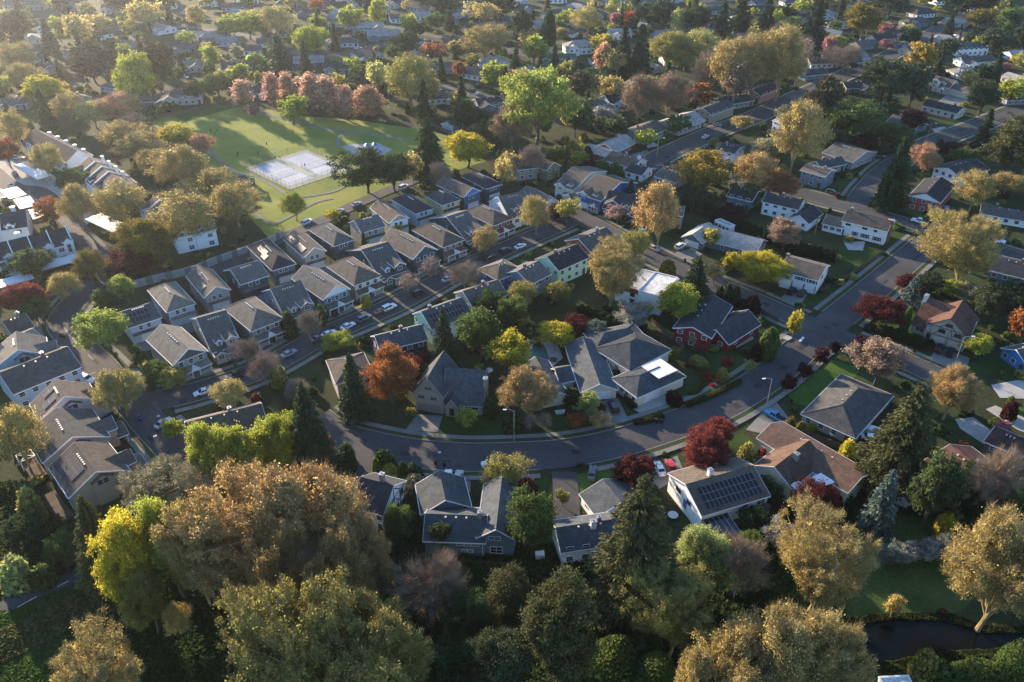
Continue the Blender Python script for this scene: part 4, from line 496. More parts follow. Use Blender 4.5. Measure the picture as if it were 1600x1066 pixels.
FAR_HOUSES = [
('grey ranch with brown roof #93','grey','brown',0,[('s',4.4,7.57,26.0,12.0,-349,634,8),('f',4.300000000000001,5.8,6.5,5.2,-357,626,8)]),
('grey ranch with dark roof #93','grey','dark',0,[('s',2.8,5.63,30.0,12.0,-324,597,8)]),
('white ranch with dark roof #14','white','dark',0,[('h',4.4,6.9,24.0,11.0,-295,566,10),('f',4.300000000000001,5.8,6.5,5.2,-302,559,10)]),
('white ranch with pale roof #93','white','pale',0,[('h',2.8,4.69,14.0,9.0,-298,536,-60),('f',2.6999999999999997,4.2,6.5,5.2,-304,536,-60)]),
('grey ranch with dark roof #160','grey','dark',1,[('s',2.8,4.69,14.0,9.0,-257,468,-50),('f',2.6999999999999997,4.2,6.5,5.2,-264,468,-50)]),
('grey bungalow with slate roof #160','grey','slate',1,[('s',2.8,4.47,12.0,8.0,-242,404,10),('f',2.6999999999999997,4.2,6.5,5.2,-244,399,10)]),
('grey ranch with tan roof #88','grey','tan',0,[('s',2.8,5.0,15.0,9.0,-227,516,-25),('f',2.6999999999999997,4.2,6.5,5.2,-226,510,-25)]),
('slate blue ranch with slate roof #88','slate','slate',0,[('s',2.8,4.63,16.0,9.0,-198,510,35),('f',2.6999999999999997,4.2,6.5,5.2,-198,504,35)]),
('white ranch with pale roof #40','white','pale',0,[('s',2.8,4.61,18.0,9.0,-202,545,-10)]),
('white ranch with pale roof #84+, right of two','white','pale',0,[('h',2.8,5.08,14.0,9.0,-250,639,20),('f',2.6999999999999997,4.2,6.5,5.2,-245,635,20)]),
('pale blue bungalow with grey roof #109','lightblue','grey',1,[('h',2.8,4.78,12.0,8.0,-205,432,-20)]),
('slate blue bungalow with slate roof #90','slate','slate',1,[('s',2.8,4.88,13.0,8.0,-175,409,12),('f',2.6999999999999997,4.2,6.5,5.2,-171,405,12)]),
('beige ranch with brown roof #90','beige','brown',1,[('h',4.4,6.71,18.0,10.0,-163,412,15),('f',4.300000000000001,5.8,6.5,5.2,-167,405,15)]),
('slate blue ranch with pale roof #40','slate','pale',0,[('h',2.8,5.11,18.0,9.0,-186,542,15),('f',2.6999999999999997,4.2,6.5,5.2,-179,538,15)]),
('pale blue ranch with pale roof #118','lightblue','pale',0,[('s',2.8,4.67,14.0,9.0,-174,529,12)]),
('white ranch with grey roof #118','white','grey',0,[('h',2.8,4.85,16.0,9.0,-157,507,10)]),
('beige bungalow with tan roof #90','beige','tan',1,[('s',2.8,4.64,12.0,9.0,-178,474,10),('f',2.6999999999999997,4.2,6.5,5.2,-175,469,10)]),
('slate blue ranch with dark roof #90','slate','dark',1,[('h',2.8,5.02,16.0,9.0,-132,425,-20),('f',2.6999999999999997,4.2,6.5,5.2,-138,422,-20)]),
('slate blue ranch with grey roof #164+, right of two','slate','grey',0,[('s',2.8,5.22,16.0,10.0,-144,613,25),('f',2.6999999999999997,4.2,6.5,5.2,-146,606,25)]),
('white bungalow with grey roof #164','white','grey',0,[('s',2.8,5.03,12.0,9.0,-133,634,10)]),
('pale blue ranch with slate roof #55','lightblue','slate',0,[('h',2.8,4.88,20.0,9.0,-104,526,10),('f',2.6999999999999997,4.2,6.5,5.2,-109,520,10)]),
('white ranch with grey roof #22','white','grey',0,[('s',2.8,5.2,14.0,10.0,-83,496,-30),('f',2.6999999999999997,4.2,6.5,5.2,-89,492,-30)]),
('beige ranch with pale roof #27','beige','pale',0,[('s',4.4,6.59,22.0,10.0,-94,559,10),('f',4.300000000000001,5.8,6.5,5.2,-86,555,10)]),
('slate blue ranch with pale roof #22','slate','pale',0,[('s',2.8,5.27,20.0,10.0,-81,545,12),('f',2.6999999999999997,4.2,6.5,5.2,-86,538,12)]),
('pale blue ranch with slate roof #27','lightblue','slate',0,[('h',2.8,4.79,14.0,9.0,-85,643,25),('f',2.6999999999999997,4.2,6.5,5.2,-86,637,25)]),
('white bungalow with grey roof #22','white','grey',0,[('s',2.8,4.79,12.0,8.0,-77,593,20)]),
('white bungalow with pale roof #66','white','pale',0,[('s',2.8,4.8,12.0,8.0,-62,601,30)]),
('slate blue ranch with pale roof #122','slate','pale',1,[('s',2.8,5.17,16.0,9.0,-115,482,8)]),
('grey ranch with dark roof #55','grey','dark',1,[('s',2.8,4.59,14.0,9.0,-95,468,-10),('f',2.6999999999999997,4.2,6.5,5.2,-99,464,-10)]),
('grey ranch with slate roof #1','grey','slate',1,[('h',2.8,4.99,20.0,10.0,-39,468,8)]),
('white ranch with slate roof #25','white','slate',1,[('s',2.8,5.28,14.0,10.0,-19,456,-30)]),
('cream ranch with slate roof #41','cream','slate',1,[('s',2.8,4.8,15.0,9.0,-35,414,20),('f',2.6999999999999997,4.2,6.5,5.2,-30,411,20)]),
('slate blue ranch with dark roof #25','slate','dark',1,[('s',4.4,6.29,18.0,9.0,-9,400,20),('f',4.300000000000001,5.8,6.5,5.2,-12,393,20)]),
('grey ranch with grey roof #3+, left of two','grey','grey',0,[('s',2.8,4.96,14.0,9.0,-36,526,10)]),
('slate blue ranch with grey roof #124','slate','grey',0,[('s',2.8,4.73,18.0,9.0,-3,585,15),('f',2.6999999999999997,4.2,6.5,5.2,3,581,15)]),
('grey ranch with slate roof #124','grey','slate',0,[('h',2.8,4.8,14.0,9.0,7,626,10),('f',2.6999999999999997,4.2,6.5,5.2,11,621,10)]),
('white ranch with pale roof #56','white','pale',0,[('h',4.4,6.99,18.0,10.0,40,510,12),('f',4.300000000000001,5.8,6.5,5.2,36,504,12)]),
('green ranch with green roof #56','green','green',1,[('s',4.4,6.36,20.0,9.0,26,482,-5),('f',4.300000000000001,5.8,6.5,5.2,19,477,-5)]),
('white ranch with pale roof #79','white','pale',0,[('s',2.8,5.13,14.0,9.0,68,549,10),('f',2.6999999999999997,4.2,6.5,5.2,66,543,10)]),
('slate blue ranch with slate roof #18','slate','slate',0,[('h',2.8,4.68,16.0,9.0,84,626,10)]),
('pale blue bungalow with dark roof #58','lightblue','dark',1,[('s',2.8,5.07,13.0,9.0,51,410,30),('f',2.6999999999999997,4.2,6.5,5.2,51,404,30)]),
('slate blue ranch with slate roof #58','slate','slate',1,[('h',2.8,4.73,14.0,9.0,39,400,10),('f',2.6999999999999997,4.2,6.5,5.2,43,395,10)]),
('white bungalow with grey roof #152','white','grey',1,[('s',2.8,4.9,12.0,8.0,67,437,20),('f',2.6999999999999997,4.2,6.5,5.2,71,433,20)]),
('grey ranch with slate roof #89','grey','slate',0,[('s',2.8,4.72,14.0,9.0,125,556,10),('f',2.6999999999999997,4.2,6.5,5.2,130,551,10)]),
('white ranch with slate roof #69','white','slate',0,[('h',2.8,5.23,18.0,10.0,285,609,20)]),
('slate blue ranch with grey roof #69','slate','grey',0,[('h',2.8,5.14,18.0,10.0,269,581,15),('f',2.6999999999999997,4.2,6.5,5.2,266,574,15)]),
('cream ranch with dark roof #100','cream','dark',0,[('s',2.8,5.09,16.0,9.0,229,536,25),('f',2.6999999999999997,4.2,6.5,5.2,228,529,25)]),
('slate blue bungalow with slate roof #100','slate','slate',0,[('h',2.8,4.43,12.0,8.0,244,549,25),('f',2.6999999999999997,4.2,6.5,5.2,244,544,25)]),
('slate blue ranch with grey roof #100','slate','grey',0,[('s',2.8,4.68,14.0,9.0,213,520,20)]),
('white ranch with brown roof #4','white','brown',1,[('s',2.8,4.96,16.0,9.0,174,479,10)]),
('slate blue ranch with dark roof #46','slate','dark',1,[('s',2.8,4.71,14.0,9.0,162,456,20)]),
('grey ranch with dark roof #5','grey','dark',0,[('h',2.8,4.66,15.0,9.0,287,549,15),('f',2.6999999999999997,4.2,6.5,5.2,285,543,15)]),
('white ranch with slate roof #5','white','slate',0,[('h',4.4,6.3,20.0,9.0,270,507,12)]),
('white ranch with grey roof #72','white','grey',1,[('s',2.8,5.01,20.0,9.0,262,482,14),('f',2.6999999999999997,4.2,6.5,5.2,257,475,14)]),
('brown ranch with dark roof #4','brown','dark',1,[('s',2.8,4.72,14.0,9.0,177,432,10),('f',2.6999999999999997,4.2,6.5,5.2,181,427,10)]),
('white ranch with pale roof #72+, right of two','white','pale',0,[('s',2.8,4.9,14.0,9.0,294,496,10),('f',2.6999999999999997,4.2,6.5,5.2,298,491,10)]),
('white ranch with slate roof #151','white','slate',0,[('s',2.8,4.8,18.0,9.0,354,609,10)]),
('white bungalow with dark roof #73','white','dark',0,[('h',2.8,4.76,12.0,8.0,330,630,20),('f',2.6999999999999997,4.2,6.5,5.2,334,626,20)]),
('cream bungalow with slate roof #20','cream','slate',0,[('s',2.8,4.58,13.0,9.0,213,577,15),('f',2.6999999999999997,4.2,6.5,5.2,217,573,15)]),
('slate blue ranch with grey roof #133','slate','grey',0,[('s',2.8,4.64,16.0,9.0,185,617,12),('f',2.6999999999999997,4.2,6.5,5.2,182,611,12)]),
('grey ranch with dark roof #133','grey','dark',0,[('s',2.8,5.1,14.0,9.0,201,626,15),('f',2.6999999999999997,4.2,6.5,5.2,205,621,15)]),
('beige ranch with dark roof #133','beige','dark',0,[('s',2.8,4.78,14.0,9.0,172,621,10)]),
('slate blue ranch with dark roof #18','slate','dark',0,[('s',2.8,5.11,14.0,9.0,114,626,12)]),
('white ranch with slate roof #66+, right of two','white','slate',0,[('s',2.8,5.11,14.0,9.0,-28,643,15),('f',2.6999999999999997,4.2,6.5,5.2,-23,639,15)]),
('slate blue ranch with grey roof #164+, left of two','slate','grey',0,[('h',2.8,4.91,14.0,9.0,-154,581,25),('f',2.6999999999999997,4.2,6.5,5.2,-155,575,25)]),
('grey ranch with dark roof #48','grey','dark',1,[('h',2.8,4.7,14.0,9.0,160,365,20),('f',2.6999999999999997,4.2,6.5,5.2,159,359,20)]),
('grey ranch with slate roof #24','grey','slate',1,[('h',2.8,4.91,14.0,9.0,249,412,10)]),
('beige ranch with grey roof #14','beige','grey',0,[('s',2.8,5.6,22.0,11.0,-323,643,8),('f',2.6999999999999997,4.2,6.5,5.2,-329,636,8)]),
('white bungalow with slate roof #89','white','slate',0,[('s',2.8,4.76,12.0,8.0,123,601,10)]),
('white ranch with grey roof #93','white','grey',0,[('s',2.8,5.29,24.0,11.0,-394,702,8),('f',2.6999999999999997,4.2,6.5,5.2,-385,697,8)]),
('grey ranch with pale roof #84','grey','pale',0,[('s',2.8,5.37,18.0,10.0,-340,718,10)]),
('white ranch with grey roof #84','white','grey',0,[('s',2.8,4.82,16.0,9.0,-283,626,12),('f',2.6999999999999997,4.2,6.5,5.2,-286,619,12)]),
('white ranch with slate roof #40','white','slate',0,[('h',2.8,5.1,15.0,9.0,-221,648,10),('f',2.6999999999999997,4.2,6.5,5.2,-216,643,10)]),
('grey ranch with pale roof #118','grey','pale',0,[('s',2.8,4.74,15.0,9.0,-187,609,-15)]),
('white bungalow with slate roof #118','white','slate',0,[('s',2.8,4.85,13.0,9.0,-149,526,12),('f',2.6999999999999997,4.2,6.5,5.2,-145,521,12)]),
('beige ranch with grey roof #164','beige','grey',0,[('h',2.8,4.97,15.0,9.0,-164,643,10)]),
('white ranch with pale roof #27+, left of two','white','pale',0,[('s',2.8,4.76,14.0,9.0,-126,666,15),('f',2.6999999999999997,4.2,6.5,5.2,-121,662,15)]),
('white ranch with slate roof #66+, left of two','white','slate',0,[('s',2.8,4.68,14.0,9.0,-47,652,12),('f',2.6999999999999997,4.2,6.5,5.2,-43,648,12)]),
('grey ranch with pale roof #56','grey','pale',0,[('s',2.8,5.05,14.0,9.0,21,574,12)]),
('white ranch with slate roof #124','white','slate',0,[('s',2.8,4.69,14.0,9.0,33,657,10)]),
('grey ranch with slate roof #79','grey','slate',0,[('h',2.8,4.73,14.0,9.0,58,605,12)]),
('white ranch with grey roof #18','white','grey',0,[('s',2.8,4.93,14.0,9.0,99,648,10),('f',2.6999999999999997,4.2,6.5,5.2,96,642,10)]),
('grey ranch with dark roof #89','grey','dark',0,[('h',2.8,4.78,14.0,9.0,169,666,10)]),
('white ranch with slate roof #2','white','slate',0,[('s',2.8,4.88,14.0,9.0,236,681,14),('f',2.6999999999999997,4.2,6.5,5.2,241,677,14)]),
('white ranch with grey roof #2','white','grey',0,[('s',2.8,4.81,15.0,9.0,249,634,18),('f',2.6999999999999997,4.2,6.5,5.2,247,628,18)]),
('grey ranch with slate roof #69','grey','slate',0,[('s',2.8,4.8,14.0,9.0,282,648,16),('f',2.6999999999999997,4.2,6.5,5.2,287,644,16)]),
('white ranch with dark roof #73','white','dark',0,[('s',2.8,4.69,14.0,9.0,317,652,15)]),
('grey ranch with pale roof #151','grey','pale',0,[('h',2.8,4.77,14.0,9.0,365,662,15),('f',2.6999999999999997,4.2,6.5,5.2,363,656,15)]),
('white bungalow with grey roof #151','white','grey',0,[('s',2.8,4.62,13.0,9.0,301,536,12)]),
('white bungalow with grey roof #62','white','grey',1,[('h',2.8,4.59,13.0,8.0,129,490,12)]),
('grey bungalow with slate roof #20','grey','slate',0,[('h',2.8,4.54,13.0,8.0,170,516,14),('f',2.6999999999999997,4.2,6.5,5.2,174,513,14)]),
('grey bungalow with pale roof #22','grey','pale',0,[('s',2.8,4.67,13.0,9.0,-56,516,10),('f',2.6999999999999997,4.2,6.5,5.2,-52,512,10)]),
('slate blue ranch with grey roof #55','slate','grey',1,[('s',2.8,4.82,14.0,9.0,-68,446,12)]),
('white ranch with grey roof #122','white','grey',1,[('h',2.8,4.88,14.0,8.0,-121,423,8),('f',2.6999999999999997,4.2,6.5,5.2,-123,418,8)]),
('white bungalow with grey roof #109','white','grey',1,[('s',2.8,5.15,13.0,9.0,-237,484,-30),('f',2.6999999999999997,4.2,6.5,5.2,-238,478,-30)]),
('grey bungalow with slate roof #109','grey','slate',1,[('s',2.8,4.75,13.0,9.0,-217,412,-35),('f',2.6999999999999997,4.2,6.5,5.2,-222,410,-35)]),
('grey ranch with brown roof #90','grey','brown',1,[('s',2.8,5.17,16,9,-152,469,12),('f',2.6999999999999997,4.2,6.5,5.2,-155,463,12)]),
('beige ranch with slate roof #89','beige','slate',0,[('h',2.8,4.61,16,9,143,619,18),('f',2.6999999999999997,4.2,6.5,5.2,149,616,18)]),
('white ranch with grey roof #56','white','grey',0,[('h',2.8,4.98,17,9,33,553,-40)]),
('grey bungalow with grey roof #109','grey','grey',1,[('s',2.8,5.12,13,9,-220,466,-40),('f',2.6999999999999997,4.2,6.5,5.2,-221,460,-40)]),
('beige bungalow with grey roof #66','beige','grey',0,[('h',2.8,4.69,12,9,-43,585,-35)]),
('grey ranch with slate roof #151','grey','slate',0,[('s',2.8,4.72,15,9,319,578,-40)]),
('grey ranch with pale roof #40','grey','pale',0,[('s',2.8,4.77,15,9,-221,606,-40)]),
('beige ranch with pale roof #20','beige','pale',0,[('s',2.8,4.88,16,9,201,549,-35)]),
('white ranch with pale roof #72+, left of two','white','pale',1,[('h',2.8,4.63,15,9,246,460,18),('f',2.6999999999999997,4.2,6.5,5.2,244,454,18)]),
('grey ranch with pale roof #2','grey','pale',0,[('h',2.8,4.74,15,9,235,653,12),('f',2.6999999999999997,4.2,6.5,5.2,232,647,12)]),
('pale blue ranch with slate roof #133+, right of two','lightblue','slate',0,[('h',2.8,4.69,17,9,206,648,12),('f',2.6999999999999997,4.2,6.5,5.2,212,644,12)]),
('pale blue ranch with pale roof #18','lightblue','pale',0,[('s',2.8,4.91,16,9,82,570,-40),('f',2.6999999999999997,4.2,6.5,5.2,75,569,-40)]),
('white ranch with grey roof #137','white','grey',1,[('s',2.8,4.92,16,9,93,486,12),('f',2.6999999999999997,4.2,6.5,5.2,90,480,12)]),
('grey ranch with grey roof #14','grey','grey',0,[('s',2.8,5.03,15,9,-263,571,35),('f',2.6999999999999997,4.2,6.5,5.2,-257,569,35)]),
('pale blue ranch with brown roof #151','lightblue','brown',0,[('s',2.8,5.04,16,9,327,601,18),('f',2.6999999999999997,4.2,6.5,5.2,324,595,18)]),
('grey bungalow with pale roof #133','grey','pale',0,[('h',2.8,5.08,13,9,163,540,-35),('f',2.6999999999999997,4.2,6.5,5.2,163,534,-35)]),
('white ranch with slate roof #137','white','slate',0,[('h',2.8,4.94,16,9,107,525,-40)]),
('grey bungalow with pale roof #124','grey','pale',0,[('s',2.8,5.02,13,9,-15,616,-35)]),
('pale blue ranch with pale roof #110+, left of two','lightblue','pale',1,[('h',2.8,4.97,16,9,-11,480,12),('f',2.6999999999999997,4.2,6.5,5.2,-5,476,12)]),
('white bungalow with grey roof #61','white','grey',1,[('s',2.8,4.81,13,9,230,479,12)]),
('white ranch with grey roof #14','white','grey',0,[('s',2.8,4.93,14,9,-280,588,-40),('f',2.6999999999999997,4.2,6.5,5.2,-286,586,-40)]),
('pale blue ranch with pale roof #27','lightblue','pale',0,[('s',2.8,4.99,15,9,-117,606,-35),('f',2.6999999999999997,4.2,6.5,5.2,-123,604,-35)]),
('beige ranch with grey roof #56','beige','grey',0,[('s',2.8,4.75,16,9,17,510,-40),('f',2.6999999999999997,4.2,6.5,5.2,10,509,-40)]),
('pale blue bungalow with grey roof #46','lightblue','grey',0,[('s',2.8,4.86,12,9,152,500,-40),('f',2.6999999999999997,4.2,6.5,5.2,150,494,-40)]),
('pale blue ranch with grey roof #164','lightblue','grey',0,[('h',2.8,4.92,17,9,-126,584,-40),('f',2.6999999999999997,4.2,6.5,5.2,-125,577,-40)]),
('grey ranch with grey roof #89','grey','grey',0,[('h',2.8,4.6,16,9,145,644,-40),('f',2.6999999999999997,4.2,6.5,5.2,145,637,-40)]),
('beige bungalow with slate roof #93','beige','slate',0,[('s',2.8,5.07,13,9,-288,508,12),('f',2.6999999999999997,4.2,6.5,5.2,-284,503,12)]),
('pale blue bungalow with brown roof #84','lightblue','brown',0,[('h',2.8,5.12,12,9,-251,603,35)]),
('pale blue bungalow with pale roof #66','lightblue','pale',0,[('s',2.8,5.01,13,9,-37,609,12),('f',2.6999999999999997,4.2,6.5,5.2,-39,604,12)]),
('beige ranch with grey roof #118','beige','grey',0,[('h',2.8,5.05,14,9,-146,551,35)]),
('beige bungalow with pale roof #3','beige','pale',0,[('h',2.8,5.11,13,9,-12,542,-35),('f',2.6999999999999997,4.2,6.5,5.2,-12,536,-35)]),
('white bungalow with brown roof #133','white','brown',0,[('s',2.8,5.17,13,9,167,565,-35),('f',2.6999999999999997,4.2,6.5,5.2,162,563,-35)]),
('white ranch with pale roof #118','white','pale',0,[('s',2.8,4.61,15,9,-196,655,12),('f',2.6999999999999997,4.2,6.5,5.2,-199,649,12)]),
('pale blue ranch with pale roof #1','lightblue','pale',0,[('h',2.8,4.88,16,9,-57,493,35),('f',2.6999999999999997,4.2,6.5,5.2,-51,491,35)]),
('pale blue ranch with pale roof #124','lightblue','pale',0,[('s',2.8,4.77,16,9,3,653,-40)]),
('pale blue ranch with pale roof #4','lightblue','pale',1,[('s',2.8,4.62,14,9,196,488,18)]),
('pale blue ranch with brown roof #93','lightblue','brown',0,[('s',2.8,5.12,16,9,-366,655,-35),('f',2.6999999999999997,4.2,6.5,5.2,-372,654,-35)]),
('grey ranch with brown roof #133','grey','brown',0,[('h',2.8,4.87,14,9,189,591,35),('f',2.6999999999999997,4.2,6.5,5.2,195,589,35)]),
('white ranch with pale roof #84+, left of two','white','pale',0,[('s',2.8,4.61,15,9,-226,564,-40),('f',2.6999999999999997,4.2,6.5,5.2,-227,557,-40)]),
('beige ranch with slate roof #56','beige','slate',0,[('s',2.8,4.97,14,9,28,606,35)]),
('pale blue ranch with pale roof #93','lightblue','pale',0,[('s',2.8,4.86,14,9,-327,570,12)]),
('white bungalow with grey roof #14','white','grey',0,[('h',2.8,4.9,12,9,-260,548,-40),('f',2.6999999999999997,4.2,6.5,5.2,-262,542,-40)]),
('grey ranch with pale roof #79','grey','pale',0,[('h',2.8,4.76,16,9,47,629,-40),('f',2.6999999999999997,4.2,6.5,5.2,40,628,-40)]),
('beige ranch with pale roof #132','beige','pale',1,[('h',2.8,4.86,14,9,73,470,35),('f',2.6999999999999997,4.2,6.5,5.2,79,468,35)]),
('grey ranch with pale roof #5','grey','pale',0,[('h',2.8,5.17,14,9,267,532,-40),('f',2.6999999999999997,4.2,6.5,5.2,261,531,-40)]),
('white bungalow with slate roof #62','white','slate',0,[('h',2.8,5.0,13,9,127,513,12)]),
('pale blue ranch with pale roof #133','lightblue','pale',0,[('h',2.8,5.16,15,9,151,587,18),('f',2.6999999999999997,4.2,6.5,5.2,156,583,18)]),
('grey ranch with brown roof #118','grey','brown',0,[('h',2.8,4.97,16,9,-183,579,35)]),
('white ranch with grey roof #62','white','grey',1,[('h',2.8,4.75,16,9,135,458,35)]),
('pale blue ranch with pale roof #14','lightblue','pale',0,[('h',2.8,5.0,14,9,-255,501,35),('f',2.6999999999999997,4.2,6.5,5.2,-249,499,35)]),
('beige ranch with pale roof #93','beige','pale',0,[('s',2.8,4.95,17,9,-352,606,-40),('f',2.6999999999999997,4.2,6.5,5.2,-359,605,-40)]),
('grey ranch with pale roof #27','grey','pale',0,[('s',2.8,4.88,14,9,-93,616,12),('f',2.6999999999999997,4.2,6.5,5.2,-95,610,12)]),
('pale blue ranch with pale roof #110+, right of two','lightblue','pale',1,[('h',2.8,4.74,16,9,9,461,18),('f',2.6999999999999997,4.2,6.5,5.2,15,458,18)]),
('white ranch with grey roof #160','white','grey',1,[('s',2.8,5.18,16,9,-275,484,18),('f',2.6999999999999997,4.2,6.5,5.2,-269,481,18)]),
('beige bungalow with grey roof #61','beige','grey',1,[('s',2.8,4.65,13,9,212,463,-35),('f',2.6999999999999997,4.2,6.5,5.2,207,460,-35)]),
('grey ranch with brown roof #2','grey','brown',0,[('s',2.8,4.6,15,9,255,611,-35),('f',2.6999999999999997,4.2,6.5,5.2,248,609,-35)]),
('pale blue ranch with brown roof #18','lightblue','brown',0,[('h',2.8,5.16,14,9,119,661,-40)]),
('beige bungalow with grey roof #100','beige','grey',0,[('s',2.8,4.59,13,9,237,508,35),('f',2.6999999999999997,4.2,6.5,5.2,238,502,35)]),
('grey ranch with brown roof #89','grey','brown',0,[('h',2.8,4.83,14,9,113,575,35),('f',2.6999999999999997,4.2,6.5,5.2,113,569,35)]),
('white ranch with pale roof #27+, right of two','white','pale',0,[('h',2.8,4.64,17,9,-111,643,12),('f',2.6999999999999997,4.2,6.5,5.2,-114,637,12)]),
('beige ranch with brown roof #40','beige','brown',0,[('s',2.8,4.92,15,9,-200,629,18)]),
('pale blue ranch with grey roof #79','lightblue','grey',0,[('h',2.8,4.62,14,9,47,581,-35),('f',2.6999999999999997,4.2,6.5,5.2,47,575,-35)]),
('grey ranch with grey roof #3+, right of two','grey','grey',0,[('s',2.8,5.1,15,9,-24,565,35)]),
('grey bungalow with slate roof #93','grey','slate',0,[('s',2.8,4.59,12,9,-338,662,-35)]),
('pale blue bungalow with pale roof #20','lightblue','pale',0,[('h',2.8,4.92,13,9,217,606,12),('f',2.6999999999999997,4.2,6.5,5.2,215,600,12)]),
('grey ranch with grey roof #84','grey','grey',0,[('s',2.8,4.84,15,9,-284,649,18),('f',2.6999999999999997,4.2,6.5,5.2,-279,645,18)]),
('beige ranch with grey roof #18','beige','grey',0,[('s',2.8,4.88,16,9,96,593,-40)]),
('white ranch with grey roof #132','white','grey',0,[('s',2.8,4.83,16,9,68,502,-40)]),
('white bungalow with brown roof #2','white','brown',0,[('s',2.8,4.69,13,9,245,586,12)]),
('white ranch with pale roof #14','white','pale',0,[('s',2.8,5.01,16,9,-309,624,12),('f',2.6999999999999997,4.2,6.5,5.2,-304,620,12)]),
('pale blue ranch with grey roof #66','lightblue','grey',0,[('s',2.8,5.02,14,9,-67,628,-40)]),
('pale blue ranch with pale roof #137','lightblue','pale',0,[('s',2.8,5.17,16,9,96,546,35),('f',2.6999999999999997,4.2,6.5,5.2,102,544,35)]),
('pale blue ranch with slate roof #133+, left of two','lightblue','slate',0,[('s',2.8,5.1,16,9,180,644,35),('f',2.6999999999999997,4.2,6.5,5.2,186,642,35)]),
('beige ranch with pale roof #151','beige','pale',0,[('s',2.8,4.79,14,9,326,555,18),('f',2.6999999999999997,4.2,6.5,5.2,324,549,18)]),
('pale blue ranch with slate roof #62','lightblue','slate',1,[('s',2.8,4.94,16,9,110,460,35),('f',2.6999999999999997,4.2,6.5,5.2,110,453,35)]),
('pale blue bungalow with grey roof #18','lightblue','grey',0,[('s',2.8,4.59,12,9,74,649,-40)]),
('beige bungalow with pale roof #2','beige','pale',0,[('h',2.8,5.03,13,9,260,659,-40)]),
('beige ranch with brown roof #133','beige','brown',0,[('s',2.8,4.79,15,9,139,537,18),('f',2.6999999999999997,4.2,6.5,5.2,137,531,18)]),
('pale blue bungalow with grey roof #132','lightblue','grey',1,[('h',2.8,5.16,13,9,51,483,12),('f',2.6999999999999997,4.2,6.5,5.2,49,477,12)]),
('beige bungalow with pale roof #73','beige','pale',0,[('s',2.8,4.59,13,9,296,581,-35)])]
LEAFC = {'orangetan':(0.555,0.389,0.167),'brownolive':(0.37,0.268,0.102),'olive':(0.278,0.259,0.074),'yellow':(0.456,0.396,0.048),'yellowtan':(0.5,0.407,0.148),'limeyellow':(0.324,0.36,0.06),'conifer':(0.051,0.075,0.036),'oliveconifer':(0.094,0.099,0.041),'red':(0.2,0.05,0.045),'cream':(0.352,0.333,0.204),'tanyellow':(0.555,0.481,0.185),'limepale':(0.3,0.348,0.132),'tan':(0.463,0.37,0.144),'bark':(0.14,0.11,0.09),'dullgreen':(0.087,0.123,0.051),'dullconifer':(0.065,0.087,0.043),'darkgreen':(0.041,0.075,0.029),'brownbare':(0.278,0.204,0.148),'yellowolive':(0.37,0.352,0.102),'green':(0.102,0.15,0.042),'white':(0.36,0.36,0.33),'paleblue':(0.2,0.24,0.22),'bluegreen':(0.123,0.174,0.152),'barepink':(0.37,0.259,0.222),'darkred':(0.102,0.022,0.022),'lime':(0.3,0.36,0.084),'orange':(0.324,0.132,0.048),'brownred':(0.11,0.045,0.035),'goldolive':(0.204,0.168,0.036),'blossompink':(0.42,0.2,0.22),'blossomtan':(0.36,0.26,0.19),'plum':(0.055,0.014,0.02),'pinkorange':(0.555,0.333,0.204),'gold':(0.312,0.228,0.048),'brownconifer':(0.08,0.07,0.041),'limetan':(0.5,0.5,0.185),'limebright':(0.3,0.348,0.084),'pink':(0.536,0.324,0.241),'redorange':(0.32,0.09,0.04)}
KCAT = {'b': 'tree', 's': 'tree', 'c': 'conifer', 'p': 'pine tree', 'd': 'fir tree', 'u': 'tree', 'n': 'tree', 'y': 'cypress', 'h': 'shrub', 'w': 'tree'}
KGRP = {'b': 'leafy trees between the houses', 's': 'budding spring trees', 'c': 'pointed conifers', 'p': 'ragged pines', 'd': 'large firs', 'u': 'upright oval trees in the park', 'n': 'leafless trees', 'y': 'column cypresses', 'h': 'garden shrubs', 'w': 'blossoming trees'}
